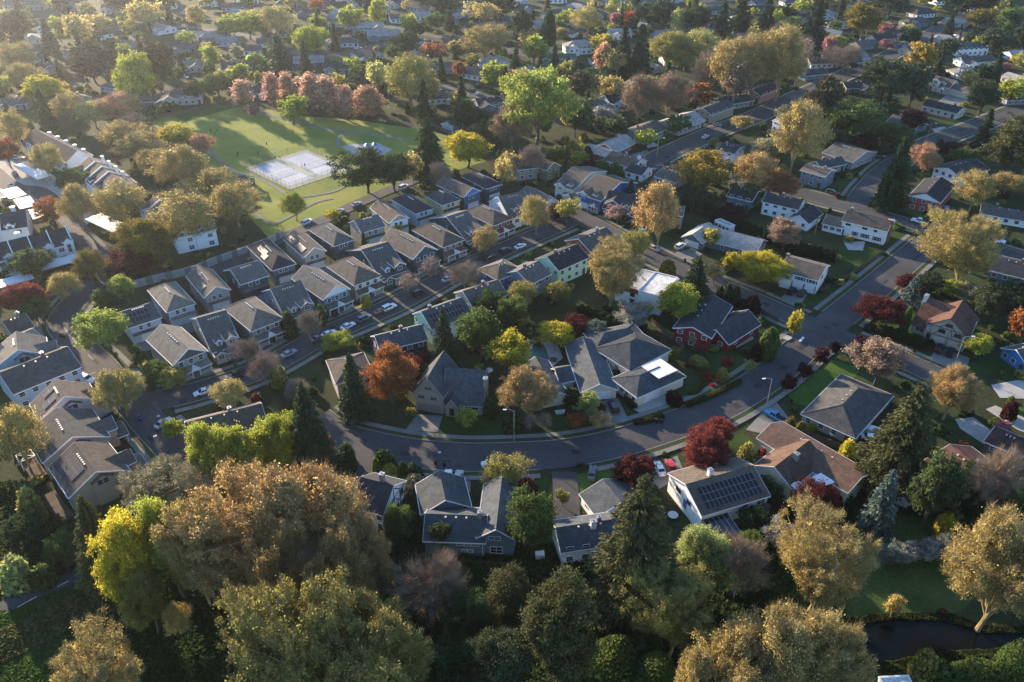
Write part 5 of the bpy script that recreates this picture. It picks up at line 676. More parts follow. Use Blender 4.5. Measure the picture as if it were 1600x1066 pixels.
TREES = [
('s',-45.9,106.6,26.8,18.3,'hi','orangetan','orange tan budding tree in front of the #150'),
('s',-36.4,105.8,31.4,21.6,'hi','orangetan','orange tan tree left of the #15'),
('s',-28.1,102.8,23.4,12.0,'hi','orangetan','orange tan budding tree #19'),
('s',-52.1,104.3,22.2,9.7,'hi','orangetan','orange tan budding tree #113'),
('s',-37.6,95.8,28.1,13.7,'hi','brownolive','brown olive budding tree #19+, leftmost of three'),
('s',-29.9,94.4,27.6,12.4,'hi','brownolive','brown olive budding tree #19+, middle of three'),
('s',-25.0,101.4,17.5,8.4,'hi','brownolive','brown olive budding tree #19+, rightmost of three'),
('s',-19.6,80.9,28.2,13.5,'hi','olive','olive budding tree #19'),
('s',-28.8,78.6,29.3,16.3,'hi','olive','olive budding tree #87+, middle of three'),
('s',-36.4,80.9,26.3,11.5,'hi','olive','olive budding tree #87+, leftmost of three'),
('s',-23.1,77.5,26.4,15.3,'hi','olive','olive budding tree #87+, rightmost of three'),
('n',-32.1,95.8,23.4,10.4,'hi','barepink','pinkish brown leafless tree #19'),
('b',-66.9,101.1,25.9,10.4,'hi','yellow','bright yellow leafy tree #113'),
('b',-61.5,105.0,24.6,10.9,'hi','limeyellow','lime yellow tree in front of the #44'),
('s',-55.7,102.8,26.1,9.5,'hi','yellowtan','larger yellow tan budding tree #113'),
('b',-63.9,97.1,17.1,8.2,'hi','olive','olive leafy tree #113'),
('b',-63.1,133.6,18.9,10.0,'hi','limeyellow','lime yellow leafy tree in front of the #150+, left of two'),
('b',-57.3,134.0,17.4,9.4,'mid','limeyellow','lime yellow leafy tree in front of the #150+, right of two'),
('b',-50.6,137.2,18.1,11.0,'hi','limeyellow','lime yellow leafy tree right of the #150'),
('b',-53.3,133.6,15.5,7.2,'mid','yellow','bright yellow leafy tree in front of the #150'),
('c',-43.2,137.6,26.4,11.2,'hi','conifer','larger dark green conifer in front of the #26'),
('u',-40.4,139.7,12.4,3.0,'lo','red','brick red tree left of the #15'),
('s',-72.8,127.7,11.1,15.4,'hi','cream','cream flecked tree right of the #44'),
('s',-94.0,160.4,13.6,11.7,'hi','tanyellow','straw coloured budding tree right of the #136'),
('s',-108.0,140.8,17.1,9.2,'mid','yellowtan','yellow tan budding tree left of the #154'),
('c',-76.9,108.9,22.0,10.0,'hi','oliveconifer','olive brown conifer in front of the #44'),
('h',-99.2,125.0,8.1,5.8,'mid','olive','olive round shrub left of the #44'),
('h',-94.0,107.6,8.3,6.4,'mid','limepale','pale lime round shrub #80'),
('h',-89.3,108.6,4.5,5.4,'mid','green','green round shrub #80'),
('s',-63.6,77.5,19.7,11.6,'hi','tan','tan budding tree #80'),
('s',-59.4,97.1,7.7,4.8,'mid','yellowtan','smaller yellow tan budding tree #113'),
('n',-13.4,99.9,15.3,10.6,'hi','bark','bare grey leafless tree #29'),
('b',-7.2,94.4,13.2,8.8,'hi','dullgreen','dull green leafy tree #29'),
('p',0.6,97.8,14.1,10.1,'hi','oliveconifer','olive brown ragged pine #29'),
('p',7.2,84.4,28.3,11.7,'hi','oliveconifer','olive brown ragged pine #52'),
('p',-2.6,84.4,17.0,10.4,'hi','dullconifer','dull green ragged pine #29'),
('b',-10.3,83.2,13.8,10.9,'hi','darkgreen','deep green leafy tree #29'),
('d',21.7,101.4,34.3,15.1,'hi','oliveconifer','olive brown fir right of the #13'),
('b',34.7,105.8,17.3,9.6,'hi','limepale','pale lime leafy tree #96'),
('n',41.7,105.0,15.7,8.9,'hi','brownbare','brown leafless tree #149'),
('s',27.5,92.5,17.6,12.8,'hi','yellowolive','yellow olive budding tree #96'),
('s',54.5,101.7,20.0,14.7,'hi','tan','tan budding tree #149'),
('s',33.8,77.5,24.6,15.4,'hi','tan','larger tan budding tree #96'),
('s',42.0,78.6,28.1,16.9,'hi','tan','larger tan budding tree #162'),
('s',48.7,78.6,24.4,11.4,'hi','tan','smaller tan budding tree #162'),
('s',28.9,76.5,23.0,9.2,'hi','tan','smaller tan budding tree #96'),
('s',84.1,97.8,27.5,17.6,'hi','tan','tan budding tree #140'),
('s',69.4,100.5,6.4,3.2,'lo','yellowtan','yellow tan budding tree #67'),
('w',77.3,114.0,4.8,4.5,'mid','white','white small blossoming tree #67'),
('w',82.0,114.3,5.3,4.2,'mid','white','white small blossoming tree in front of the #146'),
('w',73.8,113.3,4.7,4.8,'mid','paleblue','larger pale grey green tree #67'),
('w',85.9,114.0,6.1,5.3,'mid','paleblue','pale grey green tree in front of the #146'),
('w',69.1,114.0,4.4,3.2,'lo','paleblue','smaller pale grey green tree #67'),
('y',87.3,120.5,6.7,3.6,'mid','yellow','bright yellow narrow column cypress right of the #146'),
('h',77.4,86.2,4.7,9.3,'hi','green','green round shrub #107+, middle of three'),
('h',81.3,85.0,9.0,7.8,'hi','green','green round shrub #107+, rightmost of three'),
('h',69.7,87.8,7.5,5.0,'mid','olive','olive round shrub #107'),
('h',72.4,85.6,6.3,5.6,'mid','green','green round shrub #107+, leftmost of three'),
('h',85.7,88.0,5.4,4.6,'mid','yellow','bright yellow round shrub #107'),
('c',74.5,122.2,16.8,7.0,'mid','bluegreen','blue green pointed conifer left of the #146'),
('d',82.1,134.6,28.4,14.0,'hi','oliveconifer','olive brown large shaggy fir behind the #146'),
('b',84.3,123.1,19.7,9.2,'mid','dullgreen','dull green leafy tree right of the #146'),
('n',97.9,125.0,18.1,9.0,'mid','barepink','pinkish brown bare tree right of the #126'),
('b',106.3,127.7,8.0,6.5,'mid','green','green tree in front of the #36'),
('h',75.6,143.6,5.5,4.6,'mid','yellow','bright yellow shrub right of the #9'),
('b',62.7,125.0,8.5,10.6,'hi','darkred','dark red tree in front of the #9'),
('b',42.7,140.1,10.9,10.4,'hi','red','larger brick red leafy tree behind the #65'),
('b',48.2,150.8,6.8,7.5,'mid','red','smaller brick red leafy tree behind the #65'),
('h',52.1,141.4,6.5,5.1,'mid','olive','olive round shrub behind the #65'),
('h',48.7,139.7,5.6,3.9,'mid','green','green round shrub behind the #65'),
('h',55.9,142.3,4.9,3.6,'mid','red','brick red shrub right of the #65'),
('b',26.6,135.2,8.4,8.5,'mid','darkred','dark red tree behind the #13'),
('s',-2.1,134.0,9.3,9.3,'mid','yellowolive','yellow olive budding tree behind the #165'),
('h',3.2,128.7,8.5,5.7,'mid','darkred','dark red shrub left of the #13'),
('p',3.9,115.0,16.6,7.8,'mid','green','green pine left of the #13'),
('y',-30.0,138.7,5.0,1.8,'lo','green','green cypress behind the #15'),
('h',-27.1,138.7,3.8,3.6,'mid','lime','lime round shrub behind the #15'),
('y',-23.9,137.2,5.4,2.5,'mid','darkgreen','deep green cypress right of the #15'),
('h',-21.6,136.2,5.2,5.0,'mid','darkgreen','deep green shrub right of the #15'),
('h',-28.4,140.8,5.9,5.1,'mid','darkgreen','deep green shrub behind the #15+, right of two'),
('h',-37.5,139.7,5.7,6.0,'mid','darkgreen','deep green shrub left of the #15'),
('h',-20.7,134.0,4.9,4.7,'mid','cream','cream flecked shrub right of the #15'),
('c',-37.8,159.9,18.8,8.0,'mid','conifer','smaller dark green conifer in front of the #26'),
('b',-29.6,165.1,16.2,12.0,'hi','orange','orange leafy tree in front of the #117'),
('b',-25.2,173.7,9.1,5.9,'mid','darkred','dark red tree left of the #49'),
('c',-17.7,181.8,17.9,7.4,'mid','conifer','dark green pointed conifer in front of the #163'),
('b',-8.4,185.5,14.2,11.5,'mid','green','green leafy tree in front of the #99'),
('b',-6.9,205.2,9.7,7.7,'mid','darkgreen','deep green leafy tree in front of the #99'),
('b',-0.2,201.1,10.0,7.6,'mid','green','green leafy tree right of the #99'),
('b',-1.1,177.2,13.0,10.1,'mid','yellow','bright yellow leafy tree in front of the #99'),
('s',3.8,159.2,14.1,13.5,'hi','orangetan','orange tan tree left of the dark courtyard ranch house'),
('b',18.4,159.2,8.8,5.4,'mid','limepale','pale lime tree in front of the dark courtyard ranch house'),
('s',15.5,156.0,4.0,4.8,'lo','orange','orange tree in front of the dark courtyard ranch house'),
('s',20.9,156.0,4.8,4.5,'lo','orangetan','orange tan tree in front of the dark courtyard ranch house'),
('b',-10.9,156.0,5.6,4.5,'lo','limeyellow','lime yellow tree in front of the #49'),
('n',7.6,155.0,4.7,4.2,'lo','barepink','pinkish brown bare tree in front of the dark courtyard ranch house, right of two'),
('n',4.2,155.0,4.2,3.5,'lo','barepink','pinkish brown bare tree in front of the dark courtyard ranch house, left of two'),
('h',0.0,156.0,4.7,5.5,'mid','dullgreen','larger dull green shrub right of the #49'),
('n',-62.7,173.2,9.5,8.2,'mid','barepink','pinkish brown leafless tree in front of the #115'),
('n',-69.7,181.8,8.3,6.8,'mid','barepink','pinkish brown leafless tree right of the #155'),
('s',-69.5,164.3,7.6,8.6,'mid','tanyellow','straw coloured budding tree behind the #150'),
('b',-90.1,173.2,6.6,5.9,'mid','green','green tree in front of the #0'),
('b',-86.4,172.3,5.9,7.9,'mid','yellowolive','yellow olive tree in front of the #0'),
('b',-97.3,179.5,7.9,3.2,'lo','green','green tree left of the #0'),
('b',-109.4,188.6,12.7,12.3,'mid','lime','lime leafy tree left of the #135'),
('b',-78.9,151.2,6.0,4.4,'lo','limeyellow','lime yellow leafy tree left of the #150'),
('b',-47.2,188.6,6.2,7.3,'mid','limeyellow','lime yellow tree behind the #26'),
('h',-60.1,172.3,5.8,2.9,'mid','lime','lime round shrub behind the #150'),
('h',-59.8,176.0,4.7,2.5,'lo','lime','lime round shrub in front of the #115'),
('n',-53.8,166.9,5.7,6.1,'mid','barepink','pinkish brown bare tree left of the #26'),
('n',-14.3,222.1,9.7,9.4,'mid','barepink','pinkish brown leafless tree behind the #99'),
('n',-31.4,219.4,7.8,5.7,'lo','barepink','pinkish brown leafless tree in front of the #98+, left of two'),
('n',-25.2,229.0,7.7,6.3,'lo','barepink','pinkish brown leafless tree in front of the #98+, right of two'),
('n',-55.4,192.4,10.4,5.9,'mid','barepink','pinkish brown leafless tree in front of the #131'),
('h',-43.2,213.2,3.2,4.0,'mid','yellow','bright yellow round shrub in front of the #91'),
('s',-8.6,246.5,9.4,8.0,'mid','tan','tan budding tree in front of the #158'),
('s',8.3,261.0,14.5,9.7,'mid','yellowtan','yellow tan budding tree right of the #54'),
('b',15.5,273.0,6.1,8.7,'mid','brownred','brown red tree in front of the #47'),
('s',19.3,270.4,10.1,6.7,'lo','yellowolive','yellow olive tree in front of the #47'),
('s',47.8,249.3,23.0,13.7,'mid','orangetan','orange tan tree left of the #83'),
('s',38.7,238.8,12.0,10.4,'mid','yellowolive','yellow olive budding tree behind the #145'),
('s',28.6,211.8,18.7,14.5,'hi','tan','tan budding tree left of the #145'),
('b',47.0,203.5,13.6,11.9,'mid','limeyellow','lime yellow leafy tree left of the #143'),
('c',53.1,210.7,17.6,10.9,'mid','conifer','dark green pointed conifer behind the #143'),
('s',62.6,226.1,7.5,5.8,'lo','orangetan','orange tan tree in front of the #103'),
('h',48.8,231.5,5.1,5.7,'mid','goldolive','gold olive round shrub right of the #145'),
('b',76.8,227.3,10.2,15.0,'hi','yellow','larger bright yellow tree in front of the #103'),
('b',70.0,236.7,5.9,4.8,'lo','yellow','smaller bright yellow tree in front of the #103'),
('b',67.0,252.7,6.8,6.4,'lo','yellowolive','yellow olive tree in front of the #30'),
('w',90.3,249.3,10.5,9.4,'mid','blossomtan','pinkish cream tree in front of the #21'),
('b',11.9,192.4,7.0,10.0,'mid','yellow','bright yellow leafy tree behind the dark courtyard ranch house'),
('b',18.4,196.7,5.9,7.2,'mid','darkred','dark red leafy tree behind the dark courtyard ranch house'),
('b',23.3,194.4,5.8,7.5,'mid','bluegreen','blue green leafy tree behind the dark courtyard ranch house'),
('w',34.9,202.4,5.8,9.6,'mid','white','white tree behind the #7'),
('s',2.8,212.5,7.9,8.8,'mid','yellowolive','yellow olive tree in front of the #104'),
('b',12.9,214.4,7.5,7.2,'mid','olive','olive leafy tree right of the #104'),
('b',78.1,195.0,9.0,3.7,'lo','yellow','bright yellow tree in front of the #6'),
('y',68.4,184.9,9.7,5.0,'mid','green','green narrow column cypress right of the #143'),
('b',69.5,169.9,4.8,3.4,'lo','plum','plum purple tree left of the #11+, left of two'),
('b',75.5,175.4,4.9,3.8,'lo','plum','plum purple tree left of the #11+, right of two'),
('b',81.7,181.8,5.1,4.1,'lo','plum','plum purple tree behind the #11+, leftmost of three'),
('b',87.2,187.0,4.5,2.7,'lo','plum','plum purple tree behind the #11+, middle of three'),
('b',95.3,187.0,5.4,4.4,'lo','plum','plum purple tree behind the #11+, rightmost of three'),
('w',93.0,173.2,13.2,10.6,'mid','blossomtan','pinkish cream tree behind the #11'),
('s',104.7,159.2,14.9,11.6,'hi','orangetan','orange tan tree in front of the #120'),
('b',105.2,203.1,8.6,11.6,'mid','darkred','dark red leafy tree left of the #120'),
('b',119.5,222.1,5.6,5.4,'lo','darkred','dark red leafy tree #17'),
('c',118.5,214.4,9.2,6.0,'lo','bluegreen','blue green pointed conifer #17'),
('p',126.0,219.4,7.7,6.5,'mid','conifer','dark green ragged pine #17'),
('b',132.8,218.2,5.6,6.5,'mid','limeyellow','lime yellow leafy tree #17'),
('w',137.1,215.5,5.6,8.1,'mid','cream','cream flecked tree right of the #120'),
('s',134.8,222.1,22.7,18.6,'hi','yellowtan','yellow tan tree left of the #10'),
('p',142.8,203.5,13.1,8.4,'mid','conifer','dark green pine in front of the #10'),
('p',136.8,205.2,11.0,8.9,'mid','dullconifer','dull green pine in front of the #10'),
('y',110.0,197.7,8.2,2.6,'lo','green','green narrow column cypress left of the #120'),
('b',139.8,194.4,10.8,5.6,'lo','orange','orange leafy tree behind the #43'),
('b',124.6,185.5,8.0,6.9,'mid','limeyellow','lime yellow leafy tree right of the #120'),
('h',120.8,159.7,4.4,3.9,'mid','plum','plum purple shrub behind the #36'),
('h',115.7,156.7,2.6,2.8,'mid','green','green round shrub behind the #36'),
('h',115.7,153.6,3.2,4.5,'mid','blossompink','pink round shrub behind the #36'),
('y',123.0,163.8,3.2,1.7,'lo','green','green cypress behind the #36'),
('c',138.8,284.2,27.0,12.2,'mid','darkgreen','deep green conifer left of the #74'),
('s',163.1,314.1,13.3,11.2,'mid','pinkorange','salmon budding tree behind the #74'),
('b',184.7,334.6,6.7,11.9,'mid','darkred','dark red leafy tree behind the #68'),
('s',167.3,281.4,14.1,11.3,'mid','yellowtan','yellow tan tree in front of the #68'),
('s',187.4,296.1,7.9,12.3,'mid','tan','tan budding tree behind the #101'),
('b',73.1,296.1,16.9,21.3,'mid','gold','gold tree in front of the #71'),
('s',90.4,297.9,15.9,14.8,'mid','orangetan','orange tan budding tree behind the #34'),
('s',100.7,291.8,10.1,12.6,'mid','orange','orange budding tree behind the #21'),
('s',111.3,315.4,28.6,16.4,'mid','tan','tan budding tree in front of the #147'),
('w',103.5,328.7,10.9,12.2,'mid','cream','cream flecked tree right of the #71'),
('w',125.3,369.3,11.7,10.4,'lo','cream','cream flecked small blossoming tree #144'),
('p',130.7,360.7,25.0,10.7,'lo','brownconifer','brown green ragged pine #144+, left of two'),
('p',141.4,369.3,28.2,11.4,'lo','brownconifer','brown green ragged pine #144+, right of two'),
('b',146.6,352.5,20.6,25.7,'mid','green','green leafy tree #48'),
('b',162.7,342.2,13.1,14.3,'mid','green','green leafy tree #31'),
('b',149.4,339.1,9.5,11.4,'mid','plum','plum purple tree right of the #33'),
('p',179.9,402.1,25.1,25.9,'mid','dullconifer','larger dull green ragged pine #61'),
('p',194.4,404.1,23.6,14.3,'lo','dullconifer','smaller dull green ragged pine #61'),
('p',221.6,390.3,17.3,14.6,'mid','conifer','dark green ragged pine #24'),
('b',244.1,407.2,13.1,13.2,'lo','limeyellow','lime yellow leafy tree #24'),
('p',192.5,308.8,26.9,15.6,'mid','oliveconifer','olive brown pine right of the #68'),
('b',216.4,452.0,18.6,13.7,'lo','gold','gold leafy tree #61'),
('b',218.3,542.1,22.1,22.7,'mid','goldolive','gold olive tree #2'),
('c',179.0,513.4,31.5,17.5,'lo','conifer','dark green pointed conifer #20'),
('w',182.9,495.7,12.4,7.8,'lo','blossompink','pink small blossoming tree #20'),
('b',195.8,516.5,8.6,9.8,'lo','lime','lime leafy tree #20'),
('n',182.1,464.5,14.7,17.7,'mid','barepink','pinkish brown leafless tree #4'),
('w',191.0,452.0,8.5,7.3,'lo','blossompink','pink small blossoming tree #61'),
('w',225.6,516.5,6.7,8.1,'lo','blossompink','pink small blossoming tree #100+, right of two'),
('w',238.4,554.1,7.9,8.7,'lo','blossompink','pink small blossoming tree #100+, left of two'),
('s',247.0,548.9,7.9,8.6,'lo','cream','cream flecked budding tree #100'),
('s',86.1,471.0,20.7,22.4,'mid','yellowolive','yellow olive budding tree #137'),
('s',102.5,471.0,22.0,26.1,'mid','limetan','larger pale lime tan budding tree #137'),
('s',105.3,407.2,30.1,19.6,'mid','tan','tan budding tree #62+, left of two'),
('s',118.1,412.4,32.0,19.8,'mid','tan','tan budding tree #62+, right of two'),
('s',130.9,412.4,34.3,23.0,'mid','tan','tan budding tree #46'),
('s',95.2,468.4,9.3,12.7,'lo','limetan','smaller pale lime tan budding tree #137'),
('n',98.9,420.9,21.4,18.3,'mid','barepink','pinkish brown leafless tree #62'),
('s',106.8,400.1,22.9,12.3,'lo','brownbare','brown budding tree #62'),
('n',146.9,434.3,26.2,13.8,'lo','barepink','pinkish brown leafless tree #46'),
('s',58.2,378.2,22.7,17.3,'mid','brownbare','brown budding tree #152+, left of two'),
('s',72.0,380.9,23.2,16.8,'mid','brownbare','brown budding tree #152+, right of two'),
('s',49.3,410.3,13.9,11.3,'lo','tan','tan budding tree #132+, left of two'),
('b',90.7,404.1,11.3,14.5,'lo','orange','orange leafy tree #62'),
('b',81.3,400.1,6.7,9.2,'lo','olive','olive leafy tree #152'),
('b',10.8,348.5,34.4,26.2,'mid','limebright','vivid lime leafy tree #110'),
('p',33.8,410.3,16.4,13.3,'lo','brownconifer','brown green ragged pine #132'),
('u',49.5,464.5,16.7,8.9,'lo','pinkorange','salmon upright oval tree #132'),
('s',56.9,458.2,13.6,13.2,'lo','tan','tan budding tree #132+, right of two'),
('c',60.1,460.7,26.3,11.6,'lo','conifer','dark green pointed conifer #79'),
('c',68.6,455.7,28.1,13.7,'lo','conifer','dark green pointed conifer #137'),
('b',53.4,505.9,12.1,12.8,'lo','yellow','bright yellow leafy tree #79'),
('s',47.5,548.9,16.8,19.6,'mid','tanyellow','straw coloured budding tree #79'),
('b',12.6,481.7,16.0,14.5,'lo','limeyellow','lime yellow leafy tree #56'),
('y',21.8,510.4,22.2,8.8,'lo','darkgreen','deep green narrow column cypress #56'),
('h',31.2,548.9,5.9,8.6,'lo','yellow','bright yellow round shrub #56'),
('p',5.8,525.9,22.1,11.5,'lo','conifer','smaller dark green ragged pine #124'),
('s',0.0,344.5,18.5,16.6,'mid','brownbare','brown budding tree #41'),
('b',-18.1,324.4,14.8,18.1,'mid','yellow','bright yellow tree in front of the #45'),
('c',-33.0,315.4,23.9,14.9,'mid','darkgreen','deep green conifer in front of the #45'),
('p',-54.9,297.9,17.4,15.8,'mid','darkgreen','deep green ragged pine behind the #116'),
('p',-44.8,299.2,15.1,12.8,'mid','darkgreen','deep green ragged pine behind the #63'),
('s',-3.7,301.1,12.9,6.7,'lo','yellowtan','yellow tan tree right of the #28'),
('s',-38.1,304.2,13.5,7.3,'lo','tan','tan budding tree behind the #63'),
('n',-26.7,299.2,11.4,8.8,'mid','barepink','pinkish brown leafless tree left of the #105'),
('s',-77.0,273.0,10.2,8.6,'mid','limeyellow','lime yellow budding tree behind the #92'),
('b',-101.2,378.2,13.3,13.1,'lo','limeyellow','lime yellow leafy tree #119'),
('u',-129.6,400.1,14.9,9.8,'lo','pink','pink upright oval tree #90'),
('u',-117.2,405.1,16.7,8.2,'lo','pink','pink upright oval tree #122+, leftmost of three'),
('u',-110.3,410.3,15.9,8.0,'lo','pink','pink upright oval tree #122+, middle of three'),
('u',-102.9,404.1,14.5,7.2,'lo','pinkorange','salmon upright oval tree #122'),
('u',-94.3,394.2,19.6,10.9,'lo','pink','pink upright oval tree #122+, rightmost of three'),
('u',-86.3,390.3,19.5,11.4,'lo','pink','larger pink upright oval tree #119'),
('u',-77.5,384.7,16.4,7.6,'lo','pink','smaller pink upright oval tree #119'),
('u',-68.6,390.3,14.5,14.7,'mid','pinkorange','salmon upright oval tree #119'),
('w',-121.6,387.5,6.7,5.1,'lo','blossompink','pink small blossoming tree #90'),
('s',-49.0,402.1,24.5,23.4,'mid','yellowolive','yellow olive tree #1'),
('s',-67.5,423.1,18.1,12.9,'lo','limetan','pale lime tan budding tree #55'),
('s',-39.3,407.2,14.2,9.9,'lo','tan','tan budding tree #1'),
('s',-15.3,491.4,19.4,29.4,'mid','tan','larger tan budding tree #3'),
('s',-32.0,505.9,8.4,10.4,'lo','tan','smaller tan budding tree #3'),
('s',-45.4,481.7,13.5,10.7,'lo','orange','larger orange budding tree #1'),
('s',-28.0,452.0,10.2,8.0,'lo','orange','smaller orange budding tree #1'),
('b',-9.8,432.0,13.7,13.2,'lo','limeyellow','larger lime yellow leafy tree #110'),
('b',-1.0,414.5,12.7,9.4,'lo','limeyellow','smaller lime yellow leafy tree #110'),
('p',-62.7,495.7,14.4,18.0,'mid','conifer','dark green ragged pine #22'),
('c',-123.3,452.0,22.9,13.6,'lo','darkgreen','deep green pointed conifer #122'),
('b',-115.7,494.3,17.6,21.0,'mid','limeyellow','larger lime yellow leafy tree #164'),
('s',-146.3,542.1,19.4,19.4,'mid','tanyellow','straw coloured budding tree #118'),
('b',-124.5,559.3,11.2,11.3,'lo','limeyellow','smaller lime yellow leafy tree #164'),
('b',-104.1,559.3,15.5,15.6,'lo','limeyellow','lime yellow leafy tree #27+, left of two'),
('b',-88.4,568.3,18.3,10.6,'lo','limeyellow','lime yellow leafy tree #27+, right of two'),
('b',-64.1,552.3,13.5,9.5,'lo','limeyellow','lime yellow leafy tree #22'),
('b',-49.6,562.9,11.2,13.1,'lo','green','green leafy tree #66'),
('c',-40.4,568.3,12.0,7.9,'lo','conifer','dark green pointed conifer #66'),
('b',-137.2,617.0,9.5,10.5,'lo','redorange','red orange leafy tree #164'),
('b',-12.2,596.7,10.0,12.9,'lo','redorange','red orange leafy tree #124'),
('s',-19.0,577.5,15.5,17.9,'lo','yellowtan','yellow tan budding tree #124'),
('b',-230.1,407.2,14.5,17.8,'mid','yellow','bright yellow leafy tree #160'),
('s',-181.8,378.2,14.2,19.3,'mid','pinkorange','salmon budding tree #109'),
('s',-167.7,365.0,10.1,9.1,'lo','pinkorange','salmon budding tree #53'),
('s',-190.6,373.7,11.6,14.2,'mid','limetan','pale lime tan budding tree #53'),
('s',-203.8,378.2,13.8,14.3,'mid','tan','tan budding tree #109'),
('s',-164.6,340.6,14.0,17.1,'mid','tan','tan budding tree #53'),
('s',-153.4,329.5,12.3,16.7,'mid','tan','tan budding tree right of the #139'),
('b',-143.3,342.2,12.4,15.5,'mid','yellow','bright yellow leafy tree behind the #129'),
('s',-129.2,333.1,11.4,9.5,'mid','pinkorange','salmon budding tree left of the #166'),
('s',-124.6,300.4,16.8,19.0,'mid','tan','larger tan budding tree behind the #129'),
('s',-141.2,313.4,10.9,13.4,'mid','tan','smaller tan budding tree behind the #129'),
('s',-110.3,284.2,14.0,18.7,'mid','tan','tan budding tree left of the #166'),
('s',-96.0,267.7,15.4,16.0,'mid','tan','tan budding tree in front of the #166'),
('s',-108.3,254.1,17.7,18.4,'mid','yellowtan','yellow tan budding tree behind the #123'),
('s',-137.1,269.3,14.5,18.4,'mid','yellowtan','yellow tan budding tree in front of the #139'),
('b',-115.6,238.8,16.5,16.3,'hi','goldolive','gold olive leafy tree in front of the #129'),
('b',-118.9,231.5,9.0,11.9,'mid','darkred','dark red leafy tree left of the #59'),
('s',-149.8,265.1,16.4,10.7,'mid','tan','tan budding tree in front of the #139'),
('s',-182.3,310.7,14.0,11.6,'mid','yellowtan','yellow tan tree in front of the #97'),
('b',-166.9,297.9,9.3,11.8,'mid','green','green leafy tree left of the #139'),
('b',-162.3,270.4,9.4,8.6,'mid','orange','orange leafy tree behind the #76'),
('b',-150.1,231.1,9.2,12.3,'mid','green','green leafy tree in front of the #76'),
('s',-129.6,226.1,11.3,8.3,'mid','goldolive','gold olive budding tree right of the #76'),
('s',-133.8,217.0,9.0,8.9,'mid','yellowtan','yellow tan tree in front of the #76'),
('b',-144.1,208.1,9.4,9.0,'mid','red','brick red tree behind the #16+, left of two'),
('b',-138.3,208.1,10.7,7.0,'mid','red','brick red tree behind the #16+, right of two'),
('b',-136.9,204.5,7.0,8.1,'mid','green','green leafy tree behind the #16'),
('b',-115.1,214.4,9.4,6.4,'mid','lime','lime leafy tree behind the #135'),
('b',-119.7,210.7,6.5,5.6,'lo','green','green leafy tree left of the #135'),
('s',-132.4,232.4,8.3,5.5,'lo','darkred','dark red budding tree right of the #76'),
('b',-179.5,400.1,26.5,16.1,'mid','limeyellow','lime yellow leafy tree #109'),
('p',-174.7,417.7,29.5,16.0,'mid','brownconifer','brown green ragged pine #88'),
('p',-221.3,446.0,20.7,18.5,'mid','brownconifer','brown green ragged pine #109'),
('c',-211.3,452.0,18.9,10.8,'lo','brownconifer','brown green pointed conifer #109'),
('p',-294.4,513.4,26.0,17.6,'lo','brownconifer','brown green ragged pine #93'),
('c',-277.7,516.5,18.2,9.7,'lo','darkgreen','deep green pointed conifer #14'),
('b',-278.5,532.3,15.4,10.0,'lo','limeyellow','lime yellow leafy tree #14'),
('s',-259.8,545.5,14.8,17.0,'lo','tan','tan budding tree #14'),
('s',-236.1,562.9,20.8,19.2,'lo','yellowtan','yellow tan budding tree #84'),
('s',-270.0,464.5,16.1,18.5,'mid','tan','larger tan budding tree #160'),
('s',-250.2,428.6,13.9,15.9,'mid','tan','smaller tan budding tree #160'),
('c',-229.2,373.7,12.0,6.8,'lo','conifer','smaller dark green pointed conifer #160'),
('s',-209.4,342.2,17.5,9.7,'mid','yellowtan','yellow tan budding tree #130'),
('c',-210.1,369.3,19.2,8.5,'lo','conifer','larger dark green pointed conifer #160'),
('b',-165.1,468.4,14.7,10.4,'lo','limeyellow','lime yellow leafy tree #90+, left of two'),
('b',-143.9,443.6,10.7,10.7,'lo','limeyellow','lime yellow leafy tree #90+, right of two'),
('b',-148.4,420.9,12.0,15.7,'mid','green','green leafy tree #90'),
('b',-177.6,542.1,13.6,14.4,'lo','limeyellow','lime yellow leafy tree #40'),
('b',-164.2,542.1,16.3,16.9,'lo','limeyellow','lime yellow leafy tree #118'),
('s',-202.0,559.3,18.8,11.3,'lo','tan','tan budding tree #40'),
('b',-158.2,412.4,9.5,8.7,'lo','darkgreen','deep green leafy tree #90'),
('h',-165.6,397.1,5.0,11.1,'lo','darkgreen','deep green round shrub #90'),
('b',-205.1,324.4,12.6,9.3,'mid','redorange','red orange leafy tree left of the #97'),
('h',-142.4,473.7,9.8,12.8,'lo','lime','lime round shrub #118'),
('s',-256.6,510.4,23.0,16.0,'lo','yellowtan','yellow tan budding tree #14'),
('h',-64.4,545.5,7.9,8.5,'lo','green','green round shrub #22'),
('p',-265.0,600.6,23.1,23.0,'mid','brownconifer','larger brown green ragged pine #84'),
('p',-245.1,604.7,20.4,18.6,'lo','brownconifer','smaller brown green ragged pine #84'),
('c',-313.4,610.8,21.7,14.0,'lo','darkgreen','deep green pointed conifer #93'),
('p',115.9,545.5,20.3,16.9,'lo','conifer','dark green ragged pine #89'),
('c',128.0,529.0,25.1,14.0,'lo','conifer','dark green pointed conifer #89'),
('c',144.1,548.9,26.2,17.0,'lo','conifer','dark green pointed conifer #133+, left of two'),
('c',159.5,545.5,23.7,15.2,'lo','conifer','dark green pointed conifer #133+, right of two'),
('p',98.0,559.3,20.7,19.0,'lo','conifer','dark green ragged pine #18+, right of two'),
('s',104.0,545.5,18.9,8.5,'lo','limetan','pale lime tan budding tree #89'),
('b',114.0,571.9,10.1,12.4,'lo','redorange','red orange leafy tree #89'),
('p',90.6,577.5,16.3,19.6,'lo','conifer','dark green ragged pine #18+, left of two'),
('c',70.3,559.3,19.0,4.3,'lo','conifer','dark green pointed conifer #18'),
('w',68.1,577.5,9.1,7.2,'lo','blossompink','pink small blossoming tree #18'),
('b',76.3,562.9,12.9,8.7,'lo','redorange','red orange leafy tree #18'),
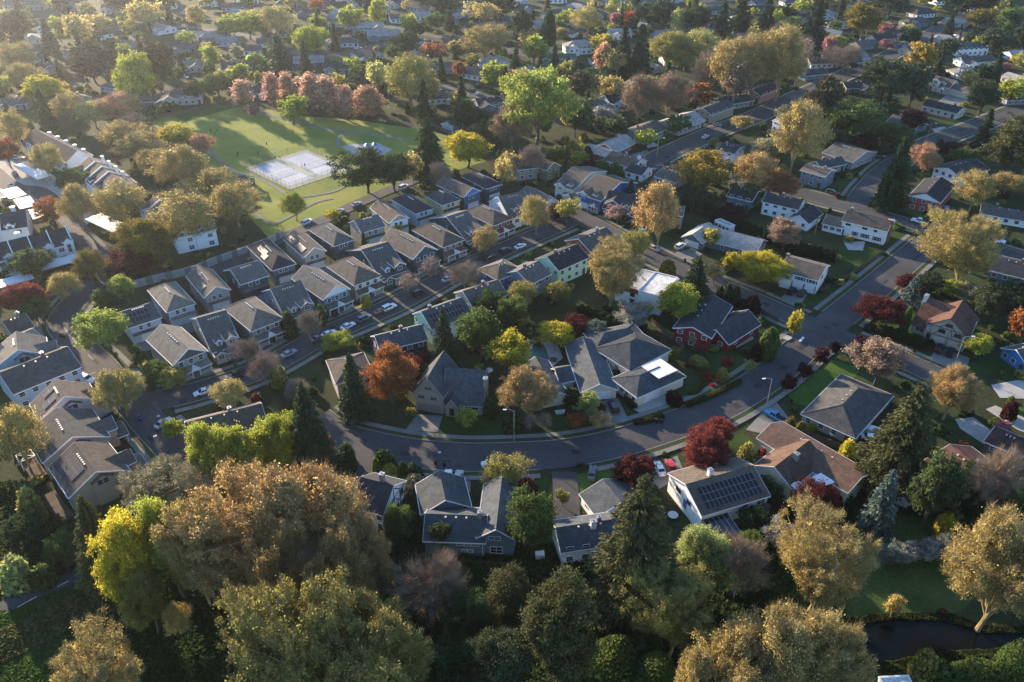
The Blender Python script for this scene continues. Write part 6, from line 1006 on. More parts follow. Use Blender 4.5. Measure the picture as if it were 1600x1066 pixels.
('w',126.9,566.4,8.1,7.1,'lo','blossompink','pink small blossoming tree #89'),
('p',-8.9,617.0,18.0,23.7,'mid','conifer','larger dark green ragged pine #124'),
('p',-48.7,610.8,17.0,23.5,'mid','conifer','larger dark green ragged pine #66'),
('p',-109.5,632.0,17.5,24.2,'mid','conifer','dark green ragged pine #27'),
('p',-64.1,634.2,14.9,19.4,'lo','conifer','smaller dark green ragged pine #66'),
('p',309.4,610.8,19.2,20.6,'lo','conifer','dark green ragged pine #73+, left of two'),
('p',321.9,600.6,21.0,23.1,'mid','conifer','dark green ragged pine #73+, right of two'),
('c',273.0,542.1,15.8,8.4,'lo','conifer','dark green pointed conifer #73'),
('b',305.6,571.9,12.1,16.0,'lo','goldolive','gold olive leafy tree #73'),
('b',316.6,554.1,17.0,17.2,'lo','green','green leafy tree #151'),
('p',285.0,505.9,16.6,15.1,'lo','dullconifer','dull green ragged pine #151'),
('c',307.7,521.1,17.2,12.2,'lo','conifer','dark green pointed conifer #151'),
('p',260.5,604.7,20.3,24.1,'mid','conifer','dark green ragged pine #69'),
('h',250.4,542.1,7.8,12.7,'lo','darkgreen','deep green round shrub #69'),
('b',185.5,590.8,10.4,13.7,'lo','darkgreen','deep green leafy tree #133'),
('b',173.9,585.0,7.5,7.3,'lo','darkred','dark red leafy tree #133'),
('b',184.7,577.5,6.5,9.0,'lo','lime','lime leafy tree #133'),
('w',336.9,600.6,6.4,5.6,'lo','blossompink','pink small blossoming tree #151'),
('b',332.1,571.9,9.4,6.2,'lo','red','brick red leafy tree #151'),
('b',273.1,468.4,4.9,5.2,'lo','blossompink','pink leafy tree #72'),
('p',249.3,491.4,12.6,11.7,'lo','dullconifer','dull green ragged pine #5'),
('s',143.4,516.5,14.4,5.7,'lo','yellowtan','yellow tan budding tree #133'),
('b',56.8,491.4,12.7,7.8,'lo','darkgreen','deep green leafy tree #79'),
('b',-108.1,542.1,8.4,14.4,'lo','bluegreen','blue green leafy tree #164'),
('w',-156.8,487.2,10.1,7.7,'lo','cream','cream flecked small blossoming tree #118'),
('w',-15.6,360.7,7.2,6.0,'lo','cream','cream flecked tree #41'),
('w',43.2,382.8,7.2,12.0,'lo','white','white small blossoming tree #58'),
('b',28.1,360.7,17.3,11.9,'lo','dullgreen','larger dull green leafy tree #58'),
('b',45.3,360.7,9.8,13.2,'lo','dullgreen','smaller dull green leafy tree #58'),
('b',-22.7,365.0,16.0,11.4,'lo','darkgreen','larger deep green leafy tree #41'),
('b',-14.4,369.3,10.0,12.2,'lo','darkgreen','smaller deep green leafy tree #41'),
('c',-66.6,425.3,9.9,6.9,'lo','darkgreen','deep green pointed conifer #55'),
('h',25.5,336.8,6.8,8.5,'mid','olive','olive round shrub behind the #47'),
('h',27.6,327.3,5.1,9.5,'mid','limeyellow','lime yellow round shrub behind the #47'),
('b',18.1,333.1,4.4,9.6,'mid','green','green leafy tree right of the #94'),
('h',26.1,324.4,4.1,7.2,'mid','gold','gold round shrub behind the #47'),
('n',7.5,312.1,13.6,9.6,'mid','barepink','pinkish brown leafless tree right of the #82'),
('h',13.4,320.2,4.7,5.5,'mid','plum','plum purple round shrub right of the #94'),
('h',31.0,320.2,4.6,7.7,'mid','plum','plum purple round shrub behind the #47+, right of two'),
('h',35.7,315.4,6.0,6.5,'mid','green','green round shrub behind the #141'),
('h',41.8,313.4,6.0,6.4,'mid','green','green round shrub in front of the #86'),
('s',-0.5,315.4,10.5,8.1,'lo','tan','tan budding tree left of the #82'),
('h',31.1,329.5,6.3,5.6,'mid','plum','plum purple round shrub behind the #47+, left of two'),
('b',40.6,273.0,3.2,6.3,'lo','plum','plum purple tree in front of the #51'),
('s',37.2,270.4,7.1,6.2,'lo','barepink','pinkish brown tree in front of the #51'),
('c',43.6,287.1,9.7,5.5,'lo','conifer','dark green pointed conifer behind the #51'),
('c',47.2,287.1,8.9,5.0,'lo','conifer','dark green pointed conifer right of the #51'),
('c',59.3,285.9,8.1,5.0,'lo','conifer','dark green pointed conifer behind the #83+, left of two'),
('c',62.6,283.6,8.6,5.4,'lo','conifer','dark green pointed conifer behind the #83+, right of two'),
('c',65.9,281.4,9.6,5.4,'lo','conifer','dark green conifer right of the #83'),
('c',69.1,279.1,9.5,5.4,'lo','conifer','dark green pointed conifer behind the #30+, left of two'),
('c',72.4,276.9,9.5,4.9,'lo','conifer','dark green pointed conifer behind the #30+, right of two'),
('b',77.3,273.0,6.2,8.2,'mid','plum','plum purple leafy tree behind the #30'),
('b',87.9,287.1,7.0,10.0,'mid','green','green leafy tree right of the #34'),
('b',80.9,270.4,4.4,7.2,'lo','darkred','dark red tree right of the #30'),
('b',181.8,369.3,10.1,12.2,'lo','plum','plum purple leafy tree #31'),
('y',179.3,336.8,7.0,3.4,'lo','darkgreen','deep green cypress left of the #68'),
('p',187.6,471.0,10.4,11.3,'lo','dullconifer','dull green ragged pine #4'),
('s',104.1,369.3,7.2,9.2,'lo','tan','tan budding tree #144'),
('b',133.7,344.5,8.3,7.5,'lo','darkgreen','deep green leafy tree behind the #157'),
('h',-37.0,278.5,4.1,4.4,'mid','olive','olive round shrub in front of the #63'),
('b',-64.2,274.7,3.5,6.3,'lo','yellow','bright yellow leafy tree behind the #77'),
('b',-39.4,259.0,4.7,2.8,'lo','yellow','bright yellow leafy tree behind the #98'),
('c',-49.5,251.2,6.2,2.3,'lo','darkgreen','deep green pointed conifer in front of the #127'),
('h',-54.8,203.5,5.5,4.3,'mid','green','green round shrub in front of the #70'),
('h',-62.3,196.7,7.0,5.7,'mid','darkgreen','deep green round shrub in front of the #131'),
('h',70.0,208.8,5.7,5.1,'mid','plum','larger plum purple round shrub right of the #143'),
('y',66.1,213.2,6.4,2.6,'lo','conifer','dark green cypress right of the #143'),
('y',64.1,214.7,6.5,2.6,'lo','conifer','larger dark green narrow column cypress behind the #143'),
('y',62.3,216.3,4.7,2.4,'lo','conifer','smaller dark green narrow column cypress behind the #143'),
('h',65.3,184.9,4.7,3.6,'mid','plum','smaller plum purple round shrub right of the #143'),
('h',55.2,189.8,1.7,3.0,'lo','lime','lime round shrub in front of the #143'),
('w',49.6,191.8,4.9,3.7,'lo','cream','cream flecked tree in front of the #143'),
('b',43.3,184.9,3.7,3.6,'lo','goldolive','gold olive tree right of the #7'),
('h',40.5,165.6,3.4,4.4,'mid','plum','plum purple shrub in front of the #7'),
('w',56.4,179.5,4.6,3.2,'lo','red','brick red tree in front of the #143'),
('h',54.5,175.4,3.3,3.5,'mid','olive','olive round shrub in front of the #143+, right of two'),
('h',49.6,182.4,1.9,5.4,'mid','olive','olive round shrub in front of the #143+, left of two'),
('s',62.1,178.0,4.4,2.8,'lo','limepale','pale lime tree in front of the #143'),
('h',14.5,160.4,2.8,3.0,'mid','darkgreen','smaller deep green shrub in front of the dark courtyard ranch house'),
('h',14.4,166.9,3.9,5.1,'mid','darkgreen','larger deep green shrub in front of the dark courtyard ranch house'),
('h',-5.4,160.4,5.6,3.3,'mid','dullgreen','smaller dull green shrub right of the #49'),
('h',-37.2,142.3,5.7,4.6,'mid','darkgreen','deep green shrub behind the #15+, left of two'),
('h',67.7,153.1,4.6,2.2,'lo','goldolive','smaller gold olive shrub behind the #9'),
('h',65.0,152.6,5.9,2.9,'mid','goldolive','larger gold olive shrub behind the #9'),
('h',71.8,155.5,1.4,2.9,'mid','limeyellow','lime yellow shrub behind the #9'),
('b',53.6,130.6,5.7,5.7,'mid','darkgreen','deep green tree right of the #65'),
('b',49.5,122.2,5.7,6.9,'mid','darkgreen','deep green tree in front of the #65'),
('w',53.1,118.7,5.9,6.0,'mid','white','white tree right of the #65'),
('w',10.8,129.6,4.2,2.9,'lo','olive','olive tree behind the #13'),
('b',47.1,115.3,6.7,4.8,'mid','green','green tree in front of the #65'),
('h',-101.7,129.6,6.7,4.3,'mid','dullgreen','dull green shrub left of the #44'),
('b',-97.6,118.7,7.3,8.1,'mid','darkgreen','deep green tree left of the #44'),
('b',-87.1,113.7,7.0,5.3,'mid','green','green tree in front of the #44'),
('b',-13.9,117.0,7.5,4.0,'lo','darkgreen','deep green leafy tree left of the #165'),
('b',-22.8,118.7,10.0,5.4,'mid','green','green tree in front of the #15'),
('h',-25.1,115.3,5.8,6.7,'mid','darkgreen','deep green shrub in front of the #15'),
('h',23.6,94.4,4.7,7.2,'hi','green','smaller green round shrub #96'),
('h',17.4,89.9,8.7,9.2,'hi','green','green round shrub #52'),
('h',15.8,95.8,7.0,4.8,'mid','darkgreen','deep green round shrub #52'),
('h',23.6,86.8,6.0,8.0,'hi','green','larger green round shrub #96'),
('h',55.6,95.8,4.8,7.2,'hi','darkgreen','deep green round shrub #162'),
('h',45.8,106.6,3.8,7.7,'hi','darkgreen','deep green round shrub #149'),
('h',-19.2,106.6,6.7,6.4,'mid','darkgreen','deep green round shrub #19'),
('h',69.6,131.6,4.5,5.8,'mid','darkgreen','deep green shrub in front of the #9'),
('h',93.7,127.7,5.6,8.5,'hi','darkgreen','deep green shrub in front of the #126+, left of two'),
('h',94.5,120.5,7.8,6.8,'mid','darkgreen','deep green shrub in front of the #126+, right of two'),
('b',98.6,133.6,8.2,6.4,'mid','darkgreen','deep green tree in front of the #126')]

def say(s):
 if '#' not in s: return s
 a, b = s.split('#'); k, rest = (b.split('+') + [''])[:2]
 return a + PHRASES[int(k)] + rest
# ------------------------------------------------------------------ ground, roads, lawns
g = MB(); g.poly([(-1500, -300, 0), (1500, -300, 0), (1500, 2600, 0), (-1500, 2600, 0)])
o = g.build('ground', M['ground']); o['kind'] = 'structure'
z = .004
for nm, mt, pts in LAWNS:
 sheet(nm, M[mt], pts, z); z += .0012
z = .065
for nm, mt, pts in CONC:
 sheet(nm, M[mt], pts, z); z += .002
road_paths = []
for i, (nm, w, pts) in enumerate(ROADS):
 p = smooth(pts); road_paths.append((w, p))
 strip(nm, M['asphalt'], p, -w / 2, w / 2, .14 + .003 * i)
for i, (w, pts) in enumerate(PATHS):
 strip('footpath', M['conc'], smooth(pts), -w / 2, w / 2, .128 + .0015 * i)
def near_road(x, y, skip, pad):
 for j, (w, p) in enumerate(road_paths):
  if j == skip: continue
  d = np.min(np.hypot(p[:, 0] - x, p[:, 1] - y))
  if d < w / 2 + pad + 1.0: return True
 return False
for i in KERBED:
 w, p = road_paths[i]
 for sd in (-1, 1):
  kb, pv = MB(), MB()
  e = offset(p, sd * (w / 2 + 1.5))
  run = []
  runs = []
  for k in range(len(p)):
   if near_road(e[k][0], e[k][1], i, 1.2):
    if len(run) > 2: runs.append(run)
    run = []
   else: run.append(k)
  if len(run) > 2: runs.append(run)
  for rn in runs:
   q = p[rn[0]:rn[-1] + 1]
   strip('', None, q, sd * (w / 2 - .12), sd * (w / 2 + .14), .15, .14, mb=kb)
   strip('', None, q, sd * (w / 2 + 1.35), sd * (w / 2 + 2.75), .15, .12, mb=pv)
   strip('verge', M['verge'], q, sd * (w / 2 + .14), sd * (w / 2 + 1.35), .255 + .0007 * i)
  if kb.v:
   o = kb.build('kerb', M['kerb']); o['kind'] = 'structure'
   o = pv.build('pavement', M['conc']); o['kind'] = 'structure'
sheet('pond', M['water'], POND, .05)
for a_, b_ in TRAIL_LINE:
 m = MB(); d = Vector((b_[0] - a_[0], b_[1] - a_[1], 0)); n = Vector((-d.y, d.x, 0)).normalized() * .07
 p, q = Vector((a_[0], a_[1], TRAILZ)), Vector((b_[0], b_[1], TRAILZ))
 m.poly([p - n, q - n, q + n, p + n]); o = m.build('painted_line', M['white']); o['kind'] = 'structure'
rs = random.Random(5)
seams = MB()
for i in KERBED:
 w, p = road_paths[i]
 zs = .14 + .003 * i
 for k in range(3, len(p) - 3, 3):
  a_ = offset(p, -w / 2 + .3)[k]; b_ = offset(p, w / 2 - .3)[k]
  c_ = a_ + (b_ - a_) * rs.uniform(.3, 1)
  if rs.random() < .6:
   seams.bar((a_[0], a_[1], zs), (c_[0] + rs.uniform(-1, 1), c_[1] + rs.uniform(-1, 1), zs), .16, .024)
 seams_c = offset(p, rs.uniform(-.2, .2))
 for k in range(0, len(p) - 1):
  if rs.random() < .75:
   seams.bar((*seams_c[k], zs), (*seams_c[k + 1], zs), .11, .024)
pt = MB()
for i in KERBED:
 w, p = road_paths[i]; zs = .14 + .003 * i + .0012
 for k in range(2, len(p) - 2, 5):
  if rs.random() < .55:
   d0 = rs.uniform(-w / 2 + .5, w / 2 - 2.5); a_, b_ = offset(p, d0), offset(p, d0 + rs.uniform(.8, 2.0))
   pt.poly([(*a_[k], zs), (*a_[k + 1], zs), (*b_[k + 1], zs), (*b_[k], zs)])
o = pt.build('asphalt_patches', M['asphalt_patch']); o['kind'] = 'stuff'
o = seams.build('tar_seams', M['asphalt_crack']); o['kind'] = 'stuff'
mh = MB()
for x, y in MANHOLES:
 mh = MB(); mh.cyl((x, y, .12), (x, y, .212), .42, n=14)
 tag(mh.build('manhole_cover', M['metal']), MANHOLE_LABELS.pop(0), 'manhole cover', 'manhole covers in the street')
# ------------------------------------------------------------------ houses
RND = random.Random(11)
HOUSES += [(a, 'house', b, c, 'plain', 'white', dict(detail=bool(d), far=1), e) for a, b, c, d, e in FAR_HOUSES]
def unit_window(w, h, col):
 def fr():
  m = MB(); t = .11
  m.box(-w / 2 - t, w / 2 + t, -.07, 0, h / 2, h / 2 + t); m.box(-w / 2 - t, w / 2 + t, -.09, 0, -h / 2 - t, -h / 2)
  m.box(-w / 2 - t, -w / 2, -.07, 0, -h / 2, h / 2); m.box(w / 2, w / 2 + t, -.07, 0, -h / 2, h / 2)
  m.box(-w / 2, w / 2, -.055, 0, -.03, .03)
  if w > 1.3: m.box(-.04, .04, -.06, 0, -h / 2, h / 2)
  return m.mesh('window', M['trim'])
 def pn():
  m = MB(); m.box(-w / 2, w / 2, -.03, .0, -h / 2, h / 2)
  return m.mesh('pane', M['glass'])
 return cached(('win', w, h), fr), cached(('pane', w, h), pn)
def add_window(root, ml, x, zc, w=1.0, h=1.25, col=(.75, .75, .75)):
 a, b = unit_window(w, h, col)
 f = link('window', a, root, col, ml @ Matrix.Translation((x, -.012, zc)))
 link('pane', b, f)
 return f
def garage_mesh(w, h=2.2):
 def f():
  m = MB(); m.box(-w / 2, w / 2, -.05, 0, 0, h)
  n = max(2, round(w / 1.2))
  for r_ in range(4):
   for c in range(n):
    x0 = -w / 2 + c * w / n + .08; x1 = -w / 2 + (c + 1) * w / n - .08
    m.box(x0, x1, -.075, -.05, r_ * h / 4 + .07, (r_ + 1) * h / 4 - .05)
  t = .12
  m.box(-w / 2 - t, -w / 2, -.09, 0, 0, h + t); m.box(w / 2, w / 2 + t, -.09, 0, 0, h + t); m.box(-w / 2, w / 2, -.09, 0, h, h + t)
  return m.mesh('garage_door', M['garage'])
 return cached(('gar', w, h), f)
def add_door(root, ml, x, z0, col):
 def f():
  m = MB(); m.box(-.46, .46, -.06, 0, 0, 2.05)
  m.box(-.56, -.46, -.08, 0, 0, 2.15); m.box(.46, .56, -.08, 0, 0, 2.15); m.box(-.46, .46, -.08, 0, 2.05, 2.15)
  m.box(-.32, -.05, -.075, -.06, 1.1, 1.85); m.box(.05, .32, -.075, -.06, 1.1, 1.85); m.box(-.32, .32, -.075, -.06, .2, .9)
  return m.mesh('door', M['trim'])
 return link('door', cached('door', f), root, col, ml @ Matrix.Translation((x, -.01, z0)))
def slopes(v):
 """local points on roof planes: returns {side: fn(a,b)->(point)} with a along the eave -.5...5, b 0..1 up"""
 L, D, ze, hr, ty = v['L'], v['D'], v['ze'], v['hr'], v['ty']
 if ty == 's':
  return {'front': (Vector((0, -D / 2, ze)), Vector((L, 0, 0)), Vector((0, D / 2, hr - ze))),
    'back': (Vector((0, D / 2, ze)), Vector((L, 0, 0)), Vector((0, -D / 2, hr - ze)))}
 if ty == 'f' or D >= L:
  return {'left': (Vector((-L / 2, 0, ze)), Vector((0, -D, 0)), Vector((L / 2, 0, hr - ze))),
    'right': (Vector((L / 2, 0, ze)), Vector((0, D, 0)), Vector((-L / 2, 0, hr - ze)))}
 return {'front': (Vector((0, -D / 2, ze)), Vector((L, 0, 0)), Vector((0, D / 2, hr - ze)))}
T = .17
def roof_volume(root, ml, v, col, tcol, oe=.42, orr=.32, detail=True, name='roof'):
 L, D, ze, hr, ty = v['L'], v['D'], v['ze'], v['hr'], v['ty']
 m, tr = MB(), MB()
 if ty in 'sf':
  W, A = (D, L) if ty == 's' else (L, D)
  ax = 'x' if ty == 's' else 'y'
  sl = (hr - ze) / (W / 2)
  Y = W / 2 + oe
  e = ze - sl * oe
  prof = [(-Y, e), (0, hr), (Y, e), (Y, e + T), (0, hr + T), (-Y, e + T)]
  m.extrude(prof, -A / 2 - orr, A / 2 + orr, ax)
  tp = [(-Y, e - .10), (0, hr - .12), (Y, e - .10), (Y, e + T + .012), (0, hr + T + .012), (-Y, e + T + .012)]
  for sgn in (-1, 1):
   a = sgn * (A / 2 + orr + .003); b = sgn * (A / 2 + orr + .07)
   tr.extrude(tp, min(a, b), max(a, b), ax)
  for sgn in (-1, 1):
   y0, y1 = sorted((sgn * (Y + .003), sgn * (Y + .12)))
   if ax == 'x': tr.box(-A / 2 - orr, A / 2 + orr, y0, y1, e - .06, e + T - .02)
   else: tr.box(y0, y1, -A / 2 - orr, A / 2 + orr, e - .06, e + T - .02)
  if ax == 'x': m.extrude([(-.18, hr + T - .18 * sl + .005), (0, hr + T + .035), (.18, hr + T - .18 * sl + .005)], -A / 2 - orr, A / 2 + orr, 'x')
  else: m.extrude([(-.18, hr + T - .18 * sl + .005), (0, hr + T + .035), (.18, hr + T - .18 * sl + .005)], -A / 2 - orr, A / 2 + orr, 'y')
 elif ty == 'h':
  X, Y = L / 2 + oe, D / 2 + oe
  half = min(X, Y)
  sl = (hr - ze) / (min(L, D) / 2)
  e = ze - sl * oe
  top = e + sl * half
  rx, ry = (X - half, 0) if L >= D else (0, Y - half)
  c = [(-X, -Y), (X, -Y), (X, Y), (-X, Y)]
  up = [Vector((x, y, e + T)) for x, y in c]; lo = [Vector((x, y, e)) for x, y in c]
  if L >= D: r0, r1 = Vector((-rx, 0, top + T)), Vector((rx, 0, top + T))
  else: r0, r1 = Vector((0, -ry, top + T)), Vector((0, ry, top + T))
  if L >= D:
   m.poly([up[0], up[1], r1, r0]); m.poly([up[1], up[2], r1]); m.poly([up[2], up[3], r0, r1]); m.poly([up[3], up[0], r0])
  else:
   m.poly([up[0], up[1], r0]); m.poly([up[1], up[2], r1, r0]); m.poly([up[2], up[3], r1]); m.poly([up[3], up[0], r0, r1])
  for k in range(4):
   m.poly([lo[k], lo[(k + 1) % 4], up[(k + 1) % 4], up[k]])
  m.poly(lo[::-1])
  for a, b in ((up[0], r0), (up[1], r1 if L >= D else r0), (up[2], r1), (up[3], r0 if L >= D else r1), (r0, r1)):
   m.bar(a + Vector((0, 0, .01)), b + Vector((0, 0, .01)), .22, .07)
  tr.box(-X, X, -Y - .12, -Y - .003, e - .05, e + T - .02); tr.box(-X, X, Y + .003, Y + .12, e - .05, e + T - .02)
  tr.box(-X - .12, -X - .003, -Y, Y, e - .05, e + T - .02); tr.box(X + .003, X + .12, -Y, Y, e - .05, e + T - .02)
 elif ty == 'flat':
  m.box(-L / 2 + .18, L / 2 - .18, -D / 2 + .18, D / 2 - .18, ze - .1, ze + .05)
  for b in ((-L / 2 - .1, L / 2 + .1, -D / 2 - .1, -D / 2 + .18), (-L / 2 - .1, L / 2 + .1, D / 2 - .18, D / 2 + .1),
                  (-L / 2 - .1, -L / 2 + .18, -D / 2 + .18, D / 2 - .18), (L / 2 - .18, L / 2 + .1, -D / 2 + .18, D / 2 - .18)):
   tr.box(*b, ze - .08, ze + .28)
 r = m.build(name, M['shingle'], root, col, ml)
 if detail: tr.build('roof_trim', M['trim'], root, tcol, ml)
 return r
def wall_volume(root, ml, v, col, name='wall', z0=-.3):
 L, D, ze, hr, ty = v['L'], v['D'], v['ze'], v['hr'], v['ty']
 m = MB()
 x, y = L / 2, D / 2
 if ty == 's': m.extrude([(-y, z0), (y, z0), (y, ze), (0, hr), (-y, ze)], -x, x, 'x')
 elif ty == 'f': m.extrude([(-x, z0), (x, z0), (x, ze), (0, hr), (-x, ze)], -y, y, 'y')
 else: m.box(-x, x, -y, y, z0, ze)
 return m.build(name, M['siding'], root, col, ml)
def face_ml(ml, v, side):
 L, D = v['L'], v['D']
 if side == 'front': return ml @ Matrix.Translation((0, -D / 2, 0))
 if side == 'left': return ml @ Matrix.Translation((-L / 2, 0, 0)) @ Matrix.Rotation(-PI / 2, 4, 'Z')
 if side == 'right': return ml @ Matrix.Translation((L / 2, 0, 0)) @ Matrix.Rotation(PI / 2, 4, 'Z')
 return ml @ Matrix.Translation((0, D / 2, 0)) @ Matrix.Rotation(PI, 4, 'Z')
def cross_gable(root, ml, v, x, w, ze, proj, pitch, wcol, rcol, tcol, win=True, gcol=None, name='gable'):
 """gable volume whose ridge runs back into the main roof (ridge of v along x)"""
 D, zE, hr = v['D'], v['ze'], v['hr']
 top = min(ze + pitch * w / 2, hr - .15)
 sl = (hr - zE) / (D / 2)
 yb = -D / 2 + (top - zE) / sl + .1
 y0 = -D / 2 - proj
 d = yb - y0
 vv = dict(L=w, D=d, ze=ze, hr=top, ty='f')
 m2 = ml @ Matrix.Translation((x, (y0 + yb) / 2, 0))
 mm = MB(); zb = max(zE - .5, ze - 3.2) if proj <= 0 else -.2
 mm.extrude([(-w / 2, zb), (w / 2, zb), (w / 2, ze), (0, top), (-w / 2, ze)], -d / 2, d / 2, 'y')
 mm.build(name + '_wall', M['siding'], root, wcol, m2)
 roof_volume(root, m2, vv, rcol, tcol, .28, .22, name=name + '_roof')
 fm = face_ml(m2, vv, 'front')
 if gcol:
  g_ = MB(); g_.extrude([(-w / 2 + .1, ze), (w / 2 - .1, ze), (0, top - .08)], -.03, -.001, 'y')
  g_.build('gable_panel', M['siding'], root, gcol, fm)
 if win: add_window(root, fm, 0, ze - .75 if w > 2 else ze - .6, min(1.5, w * .5), 1.15 if w > 2 else .9, tcol)
def add_solar(root, ml, v, side, a0, a1, b0, b1, tilt=0):
 sl = slopes(v)
 if side not in sl: return
 o0, ea, eb = sl[side]
 la, lb = ea.length, eb.length
 ua, ub = ea.normalized(), eb.normalized()
 n = ua.cross(ub)
 if n.z < 0: n = -n
 pw, ph = 1.02, 1.68
 na = max(1, int((a1 - a0) * la / (pw + .02))); nb = max(1, int((b1 - b0) * lb / (ph + .02)))
 def f():
  m = MB(); m.box(0, pw, 0, ph, 0, .045)
  return m.mesh('solar_panel', M['solar'])
 def fr():
  m = MB(); t = .035
  for b in ((0, pw, 0, t), (0, pw, ph - t, ph), (0, t, t, ph - t), (pw - t, pw, t, ph - t)): m.box(*b, .046, .058)
  return m.mesh('panel_frame', M['solarframe'])
 me = cached('solar', f); mf = cached('solarf', fr)
 base = Matrix((( ua.x, ub.x, n.x, 0), (ua.y, ub.y, n.y, 0), (ua.z, ub.z, n.z, 0), (0, 0, 0, 1)))
 if base.to_3x3().determinant() < 0:
  ua = -ua
  base = Matrix(((ua.x, ub.x, n.x, 0), (ua.y, ub.y, n.y, 0), (ua.z, ub.z, n.z, 0), (0, 0, 0, 1)))
  a0, a1 = -a1, -a0
 for i in range(na):
  for j in range(nb):
   p = o0 + ua * (a0 * la + i * (pw + .02)) + ub * (b0 * lb + j * (ph + .02)) + n * (T + .1)
   q = link('solar_panel', me, root, None, ml @ Matrix.Translation(p) @ base)
   link('panel_frame', mf, q)
def add_vents(root, ml, v, n=6, col=(.55, .53, .5), side=None):
 sl = slopes(v)
 side = side or ('left' if 'left' in sl else 'front')
 if side not in sl: side = list(sl)[0]
 o0, ea, eb = sl[side]
 def f():
  m = MB(); m.box(-.14, .14, -.14, .14, 0, .26); m.box(-.19, .19, -.19, .19, .26, .31)
  return m.mesh('roof_vent', M['trim'])
 me = cached('vent', f)
 for k in range(n):
  a = -.22 + .44 * k / max(1, n - 1)
  p = o0 + ea * a * (.8 if v['ty'] != 'h' else .5) + eb * .86 + Vector((0, 0, T))
  link('roof_vent', me, root, col, ml @ Matrix.Translation(p))
def add_chimney(root, ml, x, y, z0, z1, mat, col=None, w=.9, d=.7):
 m = MB(); m.box(-w / 2, w / 2, -d / 2, d / 2, z0, z1)
 c = m.build('chimney', mat, root, col, ml @ Matrix.Translation((x, y, 0)))
 m = MB(); m.box(-w / 2 - .08, w / 2 + .08, -d / 2 - .08, d / 2 + .08, z1, z1 + .12); m.cyl((0, 0, z1 + .12), (0, 0, z1 + .45), .16)
 m.build('chimney_cap', M['metal'], c)
def add_porch(root, ml, v, x0, x1, dep, rcol, tcol, gable=False, zr=2.7):
 D = v['D']; y0 = -D / 2
 m = MB()
 m.extrude([(y0 - .05, zr + .75), (y0 - dep - .3, zr), (y0 - dep - .3, zr + .14), (y0 - .05, zr + .9)], x0 - .25, x1 + .25, 'x')
 m.build('porch_roof', M['shingle'], root, rcol, ml)
 t = MB(); t.box(x0 - .25, x1 + .25, y0 - dep - .39, y0 - dep - .31, zr - .12, zr + .12); t.box(x0, x1, y0 - dep - .05, y0 - dep + .1, zr - .25, zr - .01)
 t.build('porch_beam', M['trim'], root, tcol, ml)
 f = MB(); f.box(x0, x1, y0 - dep, y0 - .01, 0, .5)
 for k in range(3): f.box((x0 + x1) / 2 - .6, (x0 + x1) / 2 + .6, y0 - dep - .28 * (k + 1), y0 - dep - .28 * k, 0, .5 - .13 * (k + 1))
 f.build('porch_floor', M['conc'], root, None, ml)
 def pf():
  q = MB(); q.box(-.1, .1, -.1, .1, .5, zr - .25); q.box(-.15, .15, -.15, .15, .5, .75)
  return q.mesh('porch_post', M['trim'])
 me = cached(('post', zr), pf)
 xs = [x0 + .15, x0 + (x1 - x0) * .38, x0 + (x1 - x0) * .62, x1 - .15]
 for x in xs: link('porch_post', me, root, tcol, ml @ Matrix.Translation((x, y0 - dep + .12, 0)))
 for a, b in ((xs[0], xs[1]), (xs[2], xs[3])):
  q = MB(); yy = y0 - dep + .12
  q.box(a, b, yy - .03, yy + .03, 1.3, 1.38); q.box(a, b, yy - .03, yy + .03, .62, .68)
  n = int((b - a) / .16)
  for k in range(n): q.box(a + (k + .5) * (b - a) / n - .02, a + (k + .5) * (b - a) / n + .02, yy - .015, yy + .015, .68, 1.3)
  q.build('railing', M['trim'], root, tcol, ml)
 if gable:
  xm = (x0 + x1) / 2
  g_ = MB(); g_.extrude([(xm - 1.3, zr + .1), (xm + 1.3, zr + .1), (xm, zr + .85)], y0 - dep - .34, y0 - .4, 'y')
  g_.build('porch_gable', M['trim'], root, tcol, ml)
def auto_windows(root, ml, v, side, n, levels, tcol, w=1.0, h=1.25, skip=()):
 fm = face_ml(ml, v, side)
 W = v['L'] if side in ('front', 'back') else v['D']
 for lv in levels:
  for k in range(n):
   if (lv, k) in skip: continue
   add_window(root, fm, -W / 2 + W * (k + .5) / n + (0 if side == 'front' else RND.uniform(-.5, .5)), lv, w, h, tcol)
